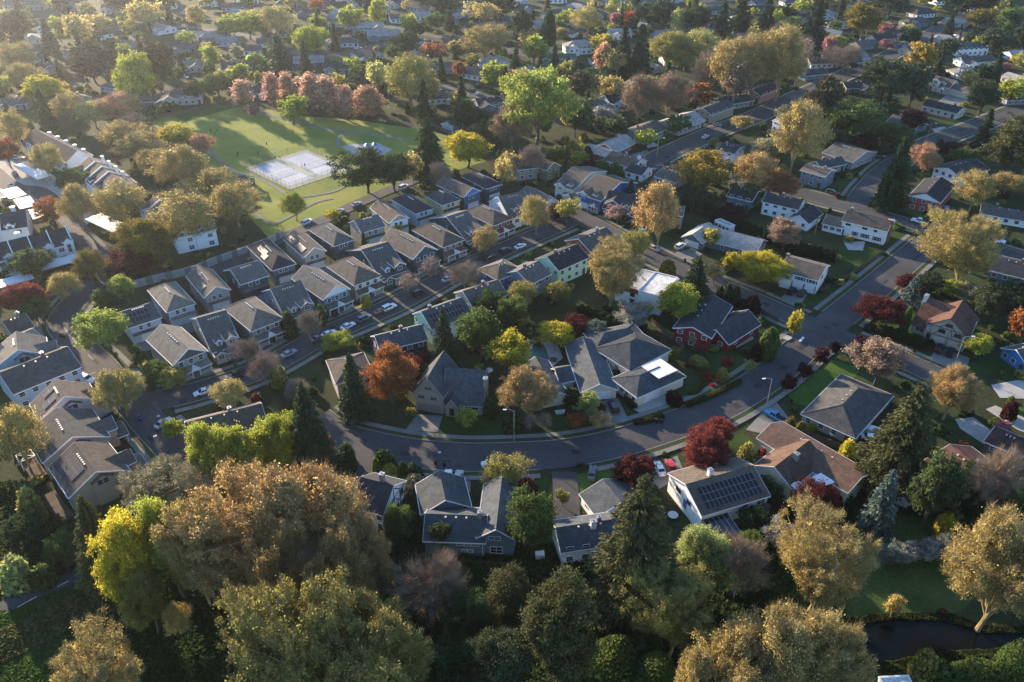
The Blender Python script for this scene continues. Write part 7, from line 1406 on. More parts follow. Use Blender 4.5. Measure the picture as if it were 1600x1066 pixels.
def house(H):
 lab, cat, wall, roof, arch, trim, opt, vols = H
 wall, roof, trim = WALLC[wall], ROOFC[roof], TRIMC[trim]
 vols = [dict(zip(('ty', 'ze', 'hr', 'L', 'D', 'x', 'y', 'a'), v)) for v in vols]
 v0 = vols[0]
 root = empty(cat.replace(' ', '_') if cat != 'house' else 'house', (v0['x'], v0['y'], 0), R(v0['a']))
 tag(root, say(lab), cat, opt.get('group'))
 inv = (Matrix.Translation((v0['x'], v0['y'], 0)) @ Matrix.Rotation(R(v0['a']), 4, 'Z')).inverted()
 MLS = []
 detail = opt.get('detail', True)
 for i, v in enumerate(vols):
  ml = inv @ Matrix.Translation((v['x'], v['y'], -.004 * i)) @ Matrix.Rotation(R(v['a']), 4, 'Z')
  MLS.append(ml)
  wall_volume(root, ml, v, wall)
  roof_volume(root, ml, v, opt.get('roof%d' % i, roof), trim, detail=detail)
 ml = MLS[0]; v = v0; L, D, ze, hr = v['L'], v['D'], v['ze'], v['hr']
 fm = face_ml(ml, v, 'front')
 TW = trim if sum(trim) > 1 else (.7, .7, .7)
 if 'front' in opt:
  m = MB(); m.box(-L / 2 - .02, L / 2 + .02, -.03, -.001, -.2, ze)
  m.build('front_wall', M['siding'], root, opt['front'], fm)
  fm = fm @ Matrix.Translation((0, -.03, 0))
 if 'gable' in opt and v['ty'] == 'f':
  m = MB(); m.extrude([(-L / 2 + .1, ze + .02), (L / 2 - .1, ze + .02), (0, hr - .1)], -.04, -.001, 'y')
  m.build('gable_panel', M['siding'], root, opt['gable'], fm)
  m = MB(); m.box(-L / 2, L / 2, -.06, -.001, ze - .16, ze)
  m.build('gable_band', M['trim'], root, trim, fm)
 if arch == 'street':
  for x in (-.3, 0, .3): add_window(root, fm, x * L, 4.5, 1.15, 1.35, TW)
  add_porch(root, ml, v, -L / 2 + .3, L / 2 - .2, 1.9, roof, TW, True)
  add_door(root, fm, .05 * L, .5, (.12, .05, .04)); add_window(root, fm, -.28 * L, 1.7, 1.4, 1.3, TW); add_window(root, fm, .3 * L, 1.7, 1.2, 1.3, TW)
  auto_windows(root, ml, v, 'left', 3, (4.4,), TW, .8, 1.0, skip=((4.4, 1),)); auto_windows(root, ml, v, 'right', 3, (4.4, 1.7), TW, .8, 1.1)
  add_vents(root, ml, v)
 elif arch == 'alley':
  gc = opt.get('gcol', (.72, .72, .72))
  for x in (-.16, .10): add_window(root, fm, x * L, 4.45, 1.0, 1.2, TW)
  link('garage_door', garage_mesh(4.6), root, gc, fm @ Matrix.Translation((.06 * L, -.005, 0)))
  m = MB(); y0 = -D / 2
  m.extrude([(y0 - .05, 3.2), (y0 - .8, 2.75), (y0 - .8, 2.88), (y0 - .05, 3.34)], -L / 2 + .2, L / 2 - .1, 'x')
  m.build('garage_roof', M['shingle'], root, roof, ml)
  auto_windows(root, ml, v, 'left', 3, (4.4,), TW, .7, .9, skip=((4.4, 0),)); auto_windows(root, ml, v, 'right', 2, (4.4,), TW, .8, 1.0)
  m = MB(); m.box(-L / 2 + .1, L / 2 - .1, -5.5, -.1, 0, .06); m.build('garage_apron', M['conc'], root, None, fm)
  add_vents(root, ml, v, 6)
 elif arch == 'dormer':
  cross_gable(root, ml, v, .24 * L, L * .40, ze + 2.3, .15, .62, wall, roof, TW, True, opt.get('gable'))
  cross_gable(root, ml, v, -.18 * L, 1.5, ze + 1.9, -1.0, .8, (.7, .7, .7), roof, TW, True, name='dormer')
  cross_gable(root, ml, v, -.27 * L, L * .38, ze - .7, 1.5, .6, wall, roof, TW, True, opt.get('gable'), name='porch_gable')
  add_porch(root, ml, v, -.05 * L, L / 2 - .1, 1.6, roof, TW, zr=2.6)
  add_door(root, fm, .12 * L, .5, (.1, .04, .03)); add_window(root, fm, .32 * L, 1.7, 1.4, 1.3, TW)
  auto_windows(root, ml, v, 'left', 3, (1.9, 4.3), TW, .8, 1.1, skip=((4.3, 0), (4.3, 2))); auto_windows(root, ml, v, 'right', 3, (1.9,), TW, .8, 1.1)
  m = MB()
  add_vents(root, ml, v, 5, side='front')
 elif arch == 'wide':
  m = MB(); w = 4.2
  mm = face_ml(ml, v, 'front')
  m.extrude([(-w / 2, 0), (w / 2, 0), (w / 2, ze + .9), (0, ze + 2.0), (-w / 2, ze + .9)], -.5, -.001, 'y'); m.build('gable_bay', M['siding'], root, wall, mm @ Matrix.Translation((.06 * L, 0, 0)))
  m = MB(); m.extrude([(-w / 2 - .25, ze + .75), (0, ze + 2.0), (w / 2 + .25, ze + .75), (w / 2 + .25, ze + .95), (0, ze + 2.2), (-w / 2 - .25, ze + .95)], -.85, -.001, 'y')
  m.build('bay_roof', M['shingle'], root, roof, mm @ Matrix.Translation((.06 * L, 0, 0)))
  b2 = mm @ Matrix.Translation((.06 * L, -.5, 0))
  add_window(root, b2, -.6, ze + .4, 1.0, 1.2, (.3, .3, .32)); add_window(root, b2, .6, ze + .4, 1.0, 1.2, (.3, .3, .32))
  vv = dict(L=4.4, D=5.5, ze=ze - .6, hr=ze + 1.2, ty='s')
  m3 = ml @ Matrix.Translation((L / 2 - 1.2, -D * .18, -.006)) @ Matrix.Rotation(0, 4, 'Z')
  m3 = ml @ Matrix.Translation((L / 2 - .4, -D * .12, -.006))
  vv = dict(L=5.6, D=4.6, ze=ze - .2, hr=ze + 1.5, ty='s')
  wall_volume(root, m3, vv, wall, 'wing_wall'); roof_volume(root, m3, vv, roof, TW, name='wing_roof')
  fr = face_ml(m3, vv, 'right')
  add_window(root, fr, 0, 4.2, 1.5, 1.2, TW)
  vv2 = dict(L=2.0, D=5.4, ze=2.7, hr=3.9, ty='s')
  m4 = m3 @ Matrix.Translation((3.7, 0, -.008))
  roof_volume(root, m4, vv2, roof, TW, name='porch_roof')
  def pf():
   q = MB(); q.box(-.12, .12, -.12, .12, 0, 2.7); return q.mesh('porch_post', M['trim'])
  for yy in (-2.3, 0, 2.3): link('porch_post', cached('post2', pf), root, TW, m4 @ Matrix.Translation((.9, yy, 0)))
  add_door(root, face_ml(m3, vv, 'right'), .8, .1, (.1, .05, .05))
  auto_windows(root, ml, v, 'left', 3, (1.6, 4.4), TW, 1.1, 1.2); add_vents(root, ml, v, 6)
 elif arch == 'ranch':
  link('garage_door', garage_mesh(4.9), root, (.75, .75, .76), face_ml(MLS[1] if len(MLS) > 1 and opt.get('g1') else ml, vols[1] if opt.get('g1') else v, 'front') @ Matrix.Translation((.05 * L if not opt.get('g1') else 0, -.005, 0)))
  for vi, mi in zip(vols, MLS):
   for sd in ('left', 'right'):
    auto_windows(root, mi, vi, sd, 3, (1.5,), TW, 1.2, 1.1)
  if opt.get('g1'): auto_windows(root, ml, v, 'front', 6, (1.5,), TW, 1.1, 1.2, skip=((1.5, 0), (1.5, 1)))
 elif arch == 'tile':
  link('garage_door', garage_mesh(4.8), root, (.72, .72, .70), face_ml(MLS[1], vols[1], 'front') @ Matrix.Translation((-.18 * vols[1]['L'], -.005, 0)))
  for vi, mi in zip(vols, MLS):
   auto_windows(root, mi, vi, 'left', 4, (1.9,), TW, 1.2, 1.0)
  auto_windows(root, ml, v, 'right', 2, (1.9,), TW, 1.2, 1.2)
  for vi, mi, nm in zip(vols[:2], MLS[:2], (0, 1)):
   Lv, Dv = vi['L'] + .84, vi['D'] + .84; half = min(Lv, Dv) / 2; s_ = (vi['hr'] - vi['ze']) / (min(vi['L'], vi['D']) / 2); e_ = vi['ze'] - s_ * .42
   k = 1; n = int(half / .42)
   for k in range(1, n):
    ins = k * half / n
    m = MB(); zc = e_ + s_ * ins + T
    X, Y = Lv / 2 - ins, Dv / 2 - ins
    m.bar((-X, -Y, zc), (X, -Y, zc), .07, .07); m.bar((X, -Y, zc), (X, Y, zc), .07, .07); m.bar((X, Y, zc), (-X, Y, zc), .07, .07); m.bar((-X, Y, zc), (-X, -Y, zc), .07, .07)
    m.build('tile_course', M['shingle'], root, tuple(c * .7 for c in roof), mi)
 elif arch == 'condo':
  for k in range(4):
   x = -.5 * L + (k + .5) * L / 4
   cross_gable(root, ml, v, x + 1.6, 2.6, ze + .9, .5, .75, wall, roof, TW, False)
   add_window(root, fm @ Matrix.Translation((0, -.5, 0)), x + 1.6, 4.4, 1.1, 2.6, TW)
   add_window(root, fm, x - .8, 4.2, 1.5, 1.2, TW); add_window(root, fm, x - .8, 1.4, 1.6, 1.3, TW)
   pw = MB(); pw.extrude([(-D / 2 - 1.2, 0), (D / 2 + .6, 0), (D / 2 + .6, ze + .6), (0, hr + .75), (-D / 2 - 1.2, ze + .1)], -.15, .15, 'x')
   pw.build('party_wall', M['siding'], root, wall, ml @ Matrix.Translation((-.5 * L + (k + 1) * L / 4, 0, -.02)))
  add_chimney(root, ml, -.1 * L, 1, hr - 1, hr + 1.6, M['siding'], wall, 1.4, 1.0)
 elif arch == 'condo0':
  auto_windows(root, ml, v, 'front', 10, (4.2, 1.5), TW, 1.3, 1.2)
  for k in range(5): add_chimney(root, ml, (-.42 + k * .2) * L, .42 * D, ze - 1, hr - 1.6, M['siding'], wall, 1.5, 1.1)
 elif arch == 'condo2':
  n = max(2, round(L / 7.5))
  for k in range(n):
   x = -.5 * L + (k + .5) * L / n
   if k:
    pw = MB(); pw.extrude([(-D / 2 - .5, 0), (D / 2 + .5, 0), (D / 2 + .5, ze + .5), (0, hr + .65), (-D / 2 - .5, ze + .5)], -.15, .15, 'x')
    pw.build('party_wall', M['siding'], root, wall, ml @ Matrix.Translation((-.5 * L + k * L / n, 0, -.02)))
   cross_gable(root, ml, v, x - 1, 2.6, ze + 1.1, .1, .5, wall, roof, TW, True, name='dormer')
   add_window(root, fm, x + 1.2, 4.2, 1.4, 1.2, TW); add_window(root, fm, x + 1.2, 1.4, 1.6, 1.4, TW)
   add_chimney(root, ml, x, .30 * D, hr - 2, hr + .5, M['siding'], wall, 1.4, .9)
 elif arch in ('cottage', 'cottage2'):
  cross_gable(root, ml, v, -.22 * L, L * .42, ze + (.3 if arch == 'cottage' else 2.0), .3, .55, wall, roof, TW, True, (.7, .7, .72) if arch == 'cottage' else None)
  cross_gable(root, ml, v, .18 * L, 1.4, ze + (.9 if arch == 'cottage' else 1.8), -.6, .7, (.6, .6, .6), roof, TW, True, name='dormer')
  if arch == 'cottage': link('garage_door', garage_mesh(4.4), root, (.7, .72, .75), fm @ Matrix.Translation((-.2 * L, -.3, 0)))
  else:
   cross_gable(root, ml, v, -.3 * L, L * .25, 2.8, 1.6, .5, wall, roof, TW, True, name='porch_gable')
  add_porch(root, ml, v, .05 * L, L / 2 - .2, 1.5, roof, TW, True, zr=2.5)
  add_door(root, fm, .2 * L, .5, (.1, .04, .03)); add_window(root, fm, .38 * L, 1.6, 1.2, 1.2, TW)
  auto_windows(root, ml, v, 'right', 3, (1.7, 4.4), TW, .9, 1.2, skip=((4.4, 0),)); auto_windows(root, ml, v, 'left', 3, (1.7,), TW, .9, 1.2)
 elif arch == 'tudor':
  for x in (-.24, .2):
   link('garage_door', garage_mesh(2.7, 2.15), root, (.22, .19, .17), fm @ Matrix.Translation((x * L, -.005, 0)))
   add_window(root, fm, x * L - .2, 4.2, 1.5, .8, (.30, .30, .28))
  add_window(root, fm, 0, 7.0, 1.7, .7, (.30, .30, .28))
  m = MB(); m.box(-L / 2, L / 2, -.06, -.001, 2.75, 2.92); m.box(-L / 2, L / 2, -.06, -.001, 5.3, 5.45); m.box(-.08, .08, -.05, -.001, -.1, 2.7)
  m.build('timber_band', M['trim'], root, (.34, .31, .27), fm)
  v1, m1 = vols[1], MLS[1]
  f1 = face_ml(m1, v1, 'front')
  e = MB(); e.extrude([(-1.5, 0), (1.5, 0), (1.5, 3.0), (0, 5.2), (-1.5, 3.0)], -1.2, 2.5, 'y'); em = m1 @ Matrix.Translation((-.28 * v1['L'], -v1['D'] / 2, -.01)); e.build('entry_wall', M['siding'], root, wall, em)
  roof_volume(root, m1 @ Matrix.Translation((-.28 * v1['L'], -v1['D'] / 2 + .9, -.01)), dict(L=3.0, D=4.4, ze=3.0, hr=5.2, ty='f'), roof, (.4, .38, .34), .25, .2, name='entry_roof')
  add_door(root, em @ Matrix.Translation((0, -1.2, 0)), 0, .3, (.03, .03, .03))
  add_window(root, f1, .22 * v1['L'], 1.6, 3.2, 1.5, (.6, .6, .58))
  fr = face_ml(m1, v1, 'right')
  for x, z_ in ((-2.2, 1.7), (2.6, 1.7), (-1.6, 4.6), (1.6, 4.6)): add_window(root, fr, x, z_, 1.2, 1.3, (.35, .35, .33))
  add_chimney(root, m1, v1['L'] / 2 + .35, -v1['D'] * .2, 0, 8.6, M['stone'], None, 1.0, 1.3)
 elif arch == 'tudor2':
  v1, m1 = vols[1], MLS[1]; f1 = face_ml(m1, v1, 'front'); L1 = v1['L']
  for x in (-.12, .27):
   link('garage_door', garage_mesh(2.9, 2.15), root, (.52, .46, .40), f1 @ Matrix.Translation((x * L1, -.005, 0)))
   add_window(root, f1, x * L1 + .1, 4.3, 1.6, 1.0, (.12, .09, .07))
  add_window(root, f1, .02 * L1, 6.5, 1.6, .9, (.12, .09, .07))
  m = MB(); dk = (.10, .055, .045); h1, e1 = v1['hr'], v1['ze']
  for a, b in (((-L1 / 2, 2.7), (L1 / 2, 2.7)), ((-L1 / 2, 5.3), (L1 / 2, 5.3)), ((-.38 * L1, 0), (-.38 * L1, 5.2)), ((.07 * L1, 0), (.07 * L1, 5.2)), ((.47 * L1, 0), (.47 * L1, 5.2)),
                     ((-.2 * L1, 5.3), (0, 7.0)), ((.2 * L1, 5.3), (0, 7.0)), ((0, 5.3), (0, 8.4)), ((-.3 * L1, 2.7), (-.1 * L1, 5.3)), ((.1 * L1, 5.3), (.17 * L1, 3.2)), ((.42 * L1, 5.3), (.36 * L1, 3.2))):
   m.bar((a[0], -.04, a[1]), (b[0], -.04, b[1]), .06, .2)
  m.build('timber', M['trim'], root, dk, f1)
  add_window(root, fm, -.25 * L, 1.6, 2.2, 1.1, TW); add_door(root, f1, -.42 * L1 + .3, .3, (.05, .03, .03))
  sl = m1 @ Matrix.Translation((0, 0, -.01))
  dm = MB(); dm.extrude([(-1.9, 4.0), (1.9, 4.0), (1.9, 4.9), (0, 7.0), (-1.9, 4.9)], .5, L1 / 2 + .2, 'x'); dm.build('dormer_wall', M['siding'], root, wall, sl)
  roof_volume(root, sl @ Matrix.Translation(((L1 / 2 + .7) / 2, 0, 0)), dict(L=L1 / 2 - .3, D=3.8, ze=4.9, hr=7.0, ty='s'), roof, TW, .25, .2, name='dormer_roof')
  auto_windows(root, m1, v1, 'right', 3, (1.6,), TW, 1.0, 1.1)
  add_chimney(root, ml, -L / 2 - .2, -.05 * D, 0, 9.4, M['siding'], (.6, .58, .55), 1.0, 1.5)
 elif arch == 'split':
  for x in (.02, .34): link('garage_door', garage_mesh(2.9, 2.1), root, (.74, .74, .75), fm @ Matrix.Translation((x * L, -.005, 0)))
  m = MB(); m.box(-.01, .01, 0, 0, 0, 0)
  for x in (-.15, .18, .475):
   b = MB(); b.box(x * L - .22, x * L + .22, -.08, -.001, 0, 2.5); b.build('brick_pier', M['brick'], root, None, fm)
  m = MB(); m.box(-L / 2, L / 2, -.12, -.09, 2.55, 2.75); m.build('floor_band', M['trim'], root, TW, fm)
  for x in (.05, .36):
   add_window(root, fm, x * L, 3.9, 1.9, 1.0, TW)
   for dx in (-1.35, 1.35):
    s_ = MB(); s_.box(x * L + dx - .2, x * L + dx + .2, -.05, -.001, 3.3, 4.5)
    s_.build('shutter', M['trim'], root, (.02, .025, .02), fm)
  cross_gable(root, ml, v, -.30 * L, L * .28, 4.6, 1.2, .42, wall, roof, TW, True, name='entry')
  add_window(root, face_ml(ml, v, 'right'), -1.0, 4.0, 1.5, .7, (.05, .05, .05))
  add_chimney(root, ml, -L / 2 - .3, 1, 0, 7.6, M['brick'])
  auto_windows(root, ml, v, 'left', 2, (3.8,), TW)
 elif arch == 'long':
  for x, w in ((-.36, 1.5), (.02, 1.5), (.26, .9)): add_window(root, fm, x * L, 4.4, w, .9, (.12, .12, .12))
  for x in (-.17, .06, .33):
   add_window(root, fm, x * L, 1.6, 1.0 if x < 0 else 1.9, 1.3, TW)
   ww = .8 if x < 0 else 1.25
   for dx in (-ww, ww):
    s_ = MB(); s_.box(x * L + dx - .18, x * L + dx + .18, -.05, -.001, .9, 2.3)
    s_.build('shutter', M['trim'], root, (.02, .025, .025), fm)
  auto_windows(root, MLS[1], vols[1], 'front', 3, (1.6,), TW, 1.4, 1.0)
  add_door(root, fm, -.46 * L, .1, (.03, .03, .03))
  add_chimney(root, ml, L / 2 + .4, -.1 * D, 0, hr + .6, M['brick'], None, .8, 1.7)
  add_chimney(root, ml, -.42 * L, .6, hr - .8, hr + 1.0, M['brick'], None, .8, .8)
  auto_windows(root, ml, v, 'right', 2, (4.2, 1.6), TW, .9, 1.1, skip=((4.2, 0), (1.6, 0)))
 elif arch == 'big':
  v1, m1 = vols[1], MLS[1]
  add_chimney(root, m1, 1.2, -.5, 3, 8.1, M['stone'], None, 1.1, .9)
  auto_windows(root, ml, v, 'right', 3, (2.2,), TW, 1.4, 1.1); auto_windows(root, ml, v, 'front', 6, (2.2,), TW, 1.2, 1.1)
  auto_windows(root, m1, v1, 'front', 2, (2.6,), TW, 1.2, 1.1)
  link('garage_door', garage_mesh(4.8), root, (.7, .7, .7), face_ml(ml, v, 'left') @ Matrix.Translation((0, -.005, 0)))
  add_vents(root, ml, v, 4, side='back')
 elif arch == 'ushape':
  add_window(root, fm, .10 * L, 3.35, 1.5, .8, TW); add_window(root, fm, .22 * L, 3.35, 1.5, .8, TW); add_window(root, fm, .34 * L, 3.35, 1.5, .8, TW)
  add_window(root, fm, .16 * L, 1.5, 1.0, .6, TW); add_window(root, fm, .26 * L, 1.5, 1.0, .6, TW); add_door(root, fm, -.2 * L, .1, (.2, .02, .02))
  v2, m2 = vols[2], MLS[2]; f2 = face_ml(m2, v2, 'front')
  add_window(root, f2, -.05 * v2['L'], 4.7, 2.3, .8, TW); add_window(root, f2, .0, 1.5, 2.3, 1.6, TW)
  m = MB(); m.box(-.06, .06, -.12, -.02, 0, 3.7); m.build('downspout', M['trim'], root, TW, fm @ Matrix.Translation((.47 * L, 0, 0)))
  add_chimney(root, ml, .40 * L, -.3, 5.0, 8.0, M['stone'], None, .8, .8)
  add_vents(root, ml, v, 3, side='front')
  auto_windows(root, m2, v2, 'right', 3, (1.6, 4.0), TW, 1.2, 1.0, skip=((4.0, 0),))
  auto_windows(root, MLS[1], vols[1], 'left', 2, (3.0,), TW, 1.2, 1.0)
 elif arch == 'timber':
  fr = face_ml(ml, v, 'right'); m = MB(); dk = (.035, .03, .03)
  for a, b in (((-D / 2, 2.8), (D / 2, 2.8)), ((-D / 2, 5.0), (D / 2, 5.0)), ((-.45 * D, 0), (-.45 * D, 5)), ((0, 0), (0, hr - .3)), ((.45 * D, 0), (.45 * D, 5)), ((-.25 * D, 0), (-.25 * D, 5)), ((.25 * D, 0), (.25 * D, 5)),
                     ((-.3 * D, 5), (0, 7.6)), ((.3 * D, 5), (0, 7.6)), ((-.45 * D, 2.8), (-.25 * D, 5)), ((.45 * D, 2.8), (.25 * D, 5)), ((-.2 * D, 2.8), (0, 5)), ((.2 * D, 2.8), (0, 5))):
   m.bar((a[0], -.04, a[1]), (b[0], -.04, b[1]), .06, .2)
  m.build('timber', M['trim'], root, dk, fr)
  for x, z_ in ((-.12, 3.9), (.34, 3.9), (-.35, 1.5), (.12, 1.5)): add_window(root, fr, x * D, z_, 1.0, 1.2, dk)
  auto_windows(root, ml, v, 'front', 4, (3.8, 1.4), TW)
  add_chimney(root, ml, .1 * L, 1.0, 5, 9.9, M['stone'], None, .95, .9)
 elif arch == 'solarhouse':
  add_solar(root, ml, v, 'front', -.41, .45, .08, .96)
  fl = face_ml(ml, v, 'left')
  add_window(root, fl, -2.5, 3.9, 1.6, .9, (.1, .1, .1)); add_window(root, fl, 1.6, 3.9, 1.2, .9, (.1, .1, .1))
  add_door(root, fl, .4, 1.4, (.03, .12, .35)); add_window(root, fm, .16 * L, 3.8, 1.2, 1.0, TW); add_window(root, fm, .40 * L, 3.8, 2.0, 1.6, TW); add_window(root, fm, .36 * L, 1.4, 2.4, 1.6, TW)
  m = MB(); m.box(-.09, .09, -1.5, 0, 0, 0); m = MB(); m.box(.26 * L, .5 * L, -1.6, -.01, 2.75, 2.95); m.build('balcony_floor', M['wood'], root, None, fm)
  b = MB(); b.box(.26 * L, .5 * L, -1.6, -1.54, 3.75, 3.85)
  for k in range(16): b.box(.26 * L + k * .24 * L / 15 - .03, .26 * L + k * .24 * L / 15 + .03, -1.6, -1.54, 2.95, 3.75)
  b.build('balcony_railing', M['wood'], root, None, fm)
  p = MB(); p.extrude([(-.05, 3.4), (-5.2, 2.7), (-5.2, 2.8), (-.05, 3.5)], -L / 2 + .2, -.12 * L, 'x'); p.build('patio_roof', M['glass'], root, None, fm)
  p = MB()
  for k in range(6): 
   x = -L / 2 + .2 + k * (.38 * L - .2) / 5; p.extrude([(-.05, 3.5), (-5.25, 2.8), (-5.25, 2.9), (-.05, 3.6)], x - .05, x + .05, 'x')
  p.build('patio_rafter', M['metal'], root, None, fm)
  for x in (-L / 2 + .3, -.14 * L):
   q = MB(); q.box(x - .08, x + .08, -5.2, -5.04, 0, 2.7); q.build('patio_post', M['trim'], root, TW, fm)
  d = MB(); d.box(-.08 * L, .52 * L, -4.6, -.02, 0, .7); d.build('deck', M['wood'], root, None, fm)
  add_chimney(root, ml, -.12 * L, .9, 6, 9.0, M['siding'], (.75, .75, .75), .9, .9)
  auto_windows(root, ml, v, 'right', 2, (3.8,), TW)
 elif arch == 'flat':
  m = MB(); m.box(-L / 2 - .14, L / 2 + .14, -.14, -.001, ze - 1.3, ze + .3); m.build('parapet_band', M['siding'], root, (.16, .05, .035), fm)
  auto_windows(root, ml, v, 'front', 4, (3.6, 1.4), (.1, .1, .1), 1.3, 1.2, skip=((3.6, 3), (1.4, 0)))
  auto_windows(root, ml, v, 'right', 2, (3.6,), TW)
  m = MB(); m.cyl((-2, 1, ze), (-2, 1, ze + .8), .3); m.build('roof_vent', M['metal'], root, None, ml)
  m = MB(); m.cyl((1.5, 3, ze), (1.5, 3, ze + .7), .25); m.build('roof_vent', M['metal'], root, None, ml)
 elif arch == 'bare':
  if cat == 'shed':
   add_door(root, fm, 0, .0, tuple(c * .8 for c in wall))
  if cat == 'trailer': auto_windows(root, ml, v, 'front', 4, (1.6,), (.1, .12, .1), .9, .7)
  if cat == 'shelter': add_door(root, fm, 0, 0, (.1, .1, .1))
 else:  # plain
  two = ze > 3.9
  n = max(2, round(L / 3.2)); nd = max(2, round(D / 3.8))
  lv = (4.2, 1.5) if two else (1.55,)
  auto_windows(root, ml, v, 'front', n, lv, TW, 1.3, 1.15, skip=((1.55, n - 1), (1.5, n - 1)))
  if opt.get('detail', True) or opt.get('far'):
   auto_windows(root, ml, v, 'left', nd, lv[:1], TW, 1.1, 1.1); auto_windows(root, ml, v, 'right', nd, lv[:1], TW, 1.1, 1.1)
  add_door(root, fm, (.5 - .5 / n) * L, .05, (.12, .04, .03))
  if not opt.get('detail', True) and L > 13:
   link('garage_door', garage_mesh(2.9, 2.15), root, (.6, .6, .6), face_ml(ml, v, 'left') @ Matrix.Translation((0, -.005, 0)))
  if v['ty'] == 's' and opt.get('chimney', 1): add_chimney(root, ml, RND.uniform(-.3, .3) * L, .5, hr - 1, hr + .9, M['brick'] if RND.random() < .6 else M['stone'], None, .8, .7)
  if len(vols) > 1:
   auto_windows(root, MLS[1], vols[1], 'front', 2, (min(vols[1]['ze'] - 1.2, 4.2),), TW, 1.2, 1.1)
   auto_windows(root, MLS[1], vols[1], 'left', 2, (min(vols[1]['ze'] - 1.2, 4.2),), TW, 1.2, 1.1)
  if opt.get('detail', True): add_vents(root, ml, v, 3)
 for (px, py, pa, pw, pd, pz) in opt.get('patio', ()):
  posts = arch != 'tile'
  pm = inv @ Matrix.Translation((px, py, 0)) @ Matrix.Rotation(R(pa), 4, 'Z')
  m = MB(); m.box(-pw / 2, pw / 2, -pd / 2, pd / 2, pz, pz + .1)
  for e_ in ((-pw / 2 - .06, pw / 2 + .06, -pd / 2 - .06, -pd / 2), (-pw / 2 - .06, pw / 2 + .06, pd / 2, pd / 2 + .06)): m.box(*e_, pz - .12, pz + .16)
  m.build('patio_roof', M['trim'], root, (.78, .79, .80), pm)
  for dx in (-.45, 0, .45) if posts else ():
   q = MB(); q.box(dx * pw - .07, dx * pw + .07, -.47 * pd - .07, -.47 * pd + .07, 0, pz); q.build('patio_post', M['trim'], root, TW, pm)
 for s_ in opt.get('solar', ()): add_solar(root, ml, v, 'front' if 'front' in slopes(v) else 'right', *s_)
 sl = opt.get('solarL')
 if sl:
  sets = {1: [(-.30, .05, .35, .85), (.02, .30, .10, .62)], 2: [(-.42, -.04, .12, .88), (.02, .42, .12, .88)], 3: [(-.40, -.02, .45, .95), (.08, .42, .30, .85)], 4: [(-.42, .30, .30, .92), (-.42, .05, .08, .34)]}[sl]
  if v['ty'] == 'h': sets = [(-.25, .08, .30, .80), (.0, .2, .10, .45)]
  for q in sets: add_solar(root, ml, v, 'left', *q)
 for (cx, cy_, cc) in opt.get('chim', ()):
  add_chimney(root, ml, cx * L, cy_ * D, 0 if abs(cx) > .4 else hr - 1.5, hr + 1.3, M['siding'], cc, 1.1, .9)
 return root
for H in HOUSES: house(H)
# ------------------------------------------------------------------ trees
def leaves_mesh(name, mat, c, size, rng, aspect=1.6, axis=None, jitter=1.0, up=None):
 n = len(c)
 a = rng.normal(size=(n, 3)) if axis is None else axis + rng.normal(size=(n, 3)) * .35
 a /= np.linalg.norm(a, axis=1)[:, None] + 1e-9
 b = rng.normal(size=(n, 3)); b -= (b * a).sum(1)[:, None] * a; b /= np.linalg.norm(b, axis=1)[:, None] + 1e-9
 s = size * (1 + rng.uniform(-.4, .5, n) * jitter)[:, None]
 a = a * s * aspect * .5; b = b * s * .5
 v = np.empty((n, 4, 3)); v[:, 0] = c - a; v[:, 1] = c - b; v[:, 2] = c + a; v[:, 3] = c + b
 return v.reshape(-1, 3)
def quads_to_mesh(name, mat, v):
 n = len(v) // 4
 me = bpy.data.meshes.new(name)
 me.vertices.add(len(v)); me.vertices.foreach_set('co', v.astype(np.float32).ravel())
 me.loops.add(n * 4); me.loops.foreach_set('vertex_index', np.arange(n * 4, dtype=np.int32))
 me.polygons.add(n); me.polygons.foreach_set('loop_start', np.arange(0, n * 4, 4, dtype=np.int32)); me.polygons.foreach_set('loop_total', np.full(n, 4, dtype=np.int32))
 me.update(calc_edges=True); me.materials.append(mat)
 return me
class Tubes:
 def __init__(s): s.v = []; s.f = []
 def add(s, pts, rad, n=4):
  base = len(s.v)
  for i, (p, r) in enumerate(zip(pts, rad)):
   p = np.array(p)
   d = np.array(pts[min(i + 1, len(pts) - 1)]) - np.array(pts[max(i - 1, 0)])
   d = d / (np.linalg.norm(d) + 1e-9)
   a = np.cross(d, (0.31, 0.77, .55)); a /= np.linalg.norm(a) + 1e-9; b = np.cross(d, a)
   for k in range(n):
    t = 2 * PI * k / n
    s.v.append(tuple(p + (a * math.cos(t) + b * math.sin(t)) * r))
  for i in range(len(pts) - 1):
   for k in range(n):
    k2 = (k + 1) % n
    s.f.append((base + i * n + k, base + i * n + k2, base + (i + 1) * n + k2, base + (i + 1) * n + k))
 def mesh(s, name, mat):
  me = bpy.data.meshes.new(name); me.from_pydata(s.v, [], s.f); me.materials.append(mat)
  return me
def twig_quads(p0, p1, w):
 """thin flat twigs from p0 to p1 (arrays)"""
 d = p1 - p0
 r = np.cross(d, np.random.RandomState(3).normal(size=d.shape)); r /= np.linalg.norm(r, axis=1)[:, None] + 1e-9
 v = np.empty((len(d), 4, 3)); v[:, 0] = p0 - r * w; v[:, 1] = p0 + r * w; v[:, 2] = p1 + r * w * .35; v[:, 3] = p1 - r * w * .35
 return v.reshape(-1, 3)
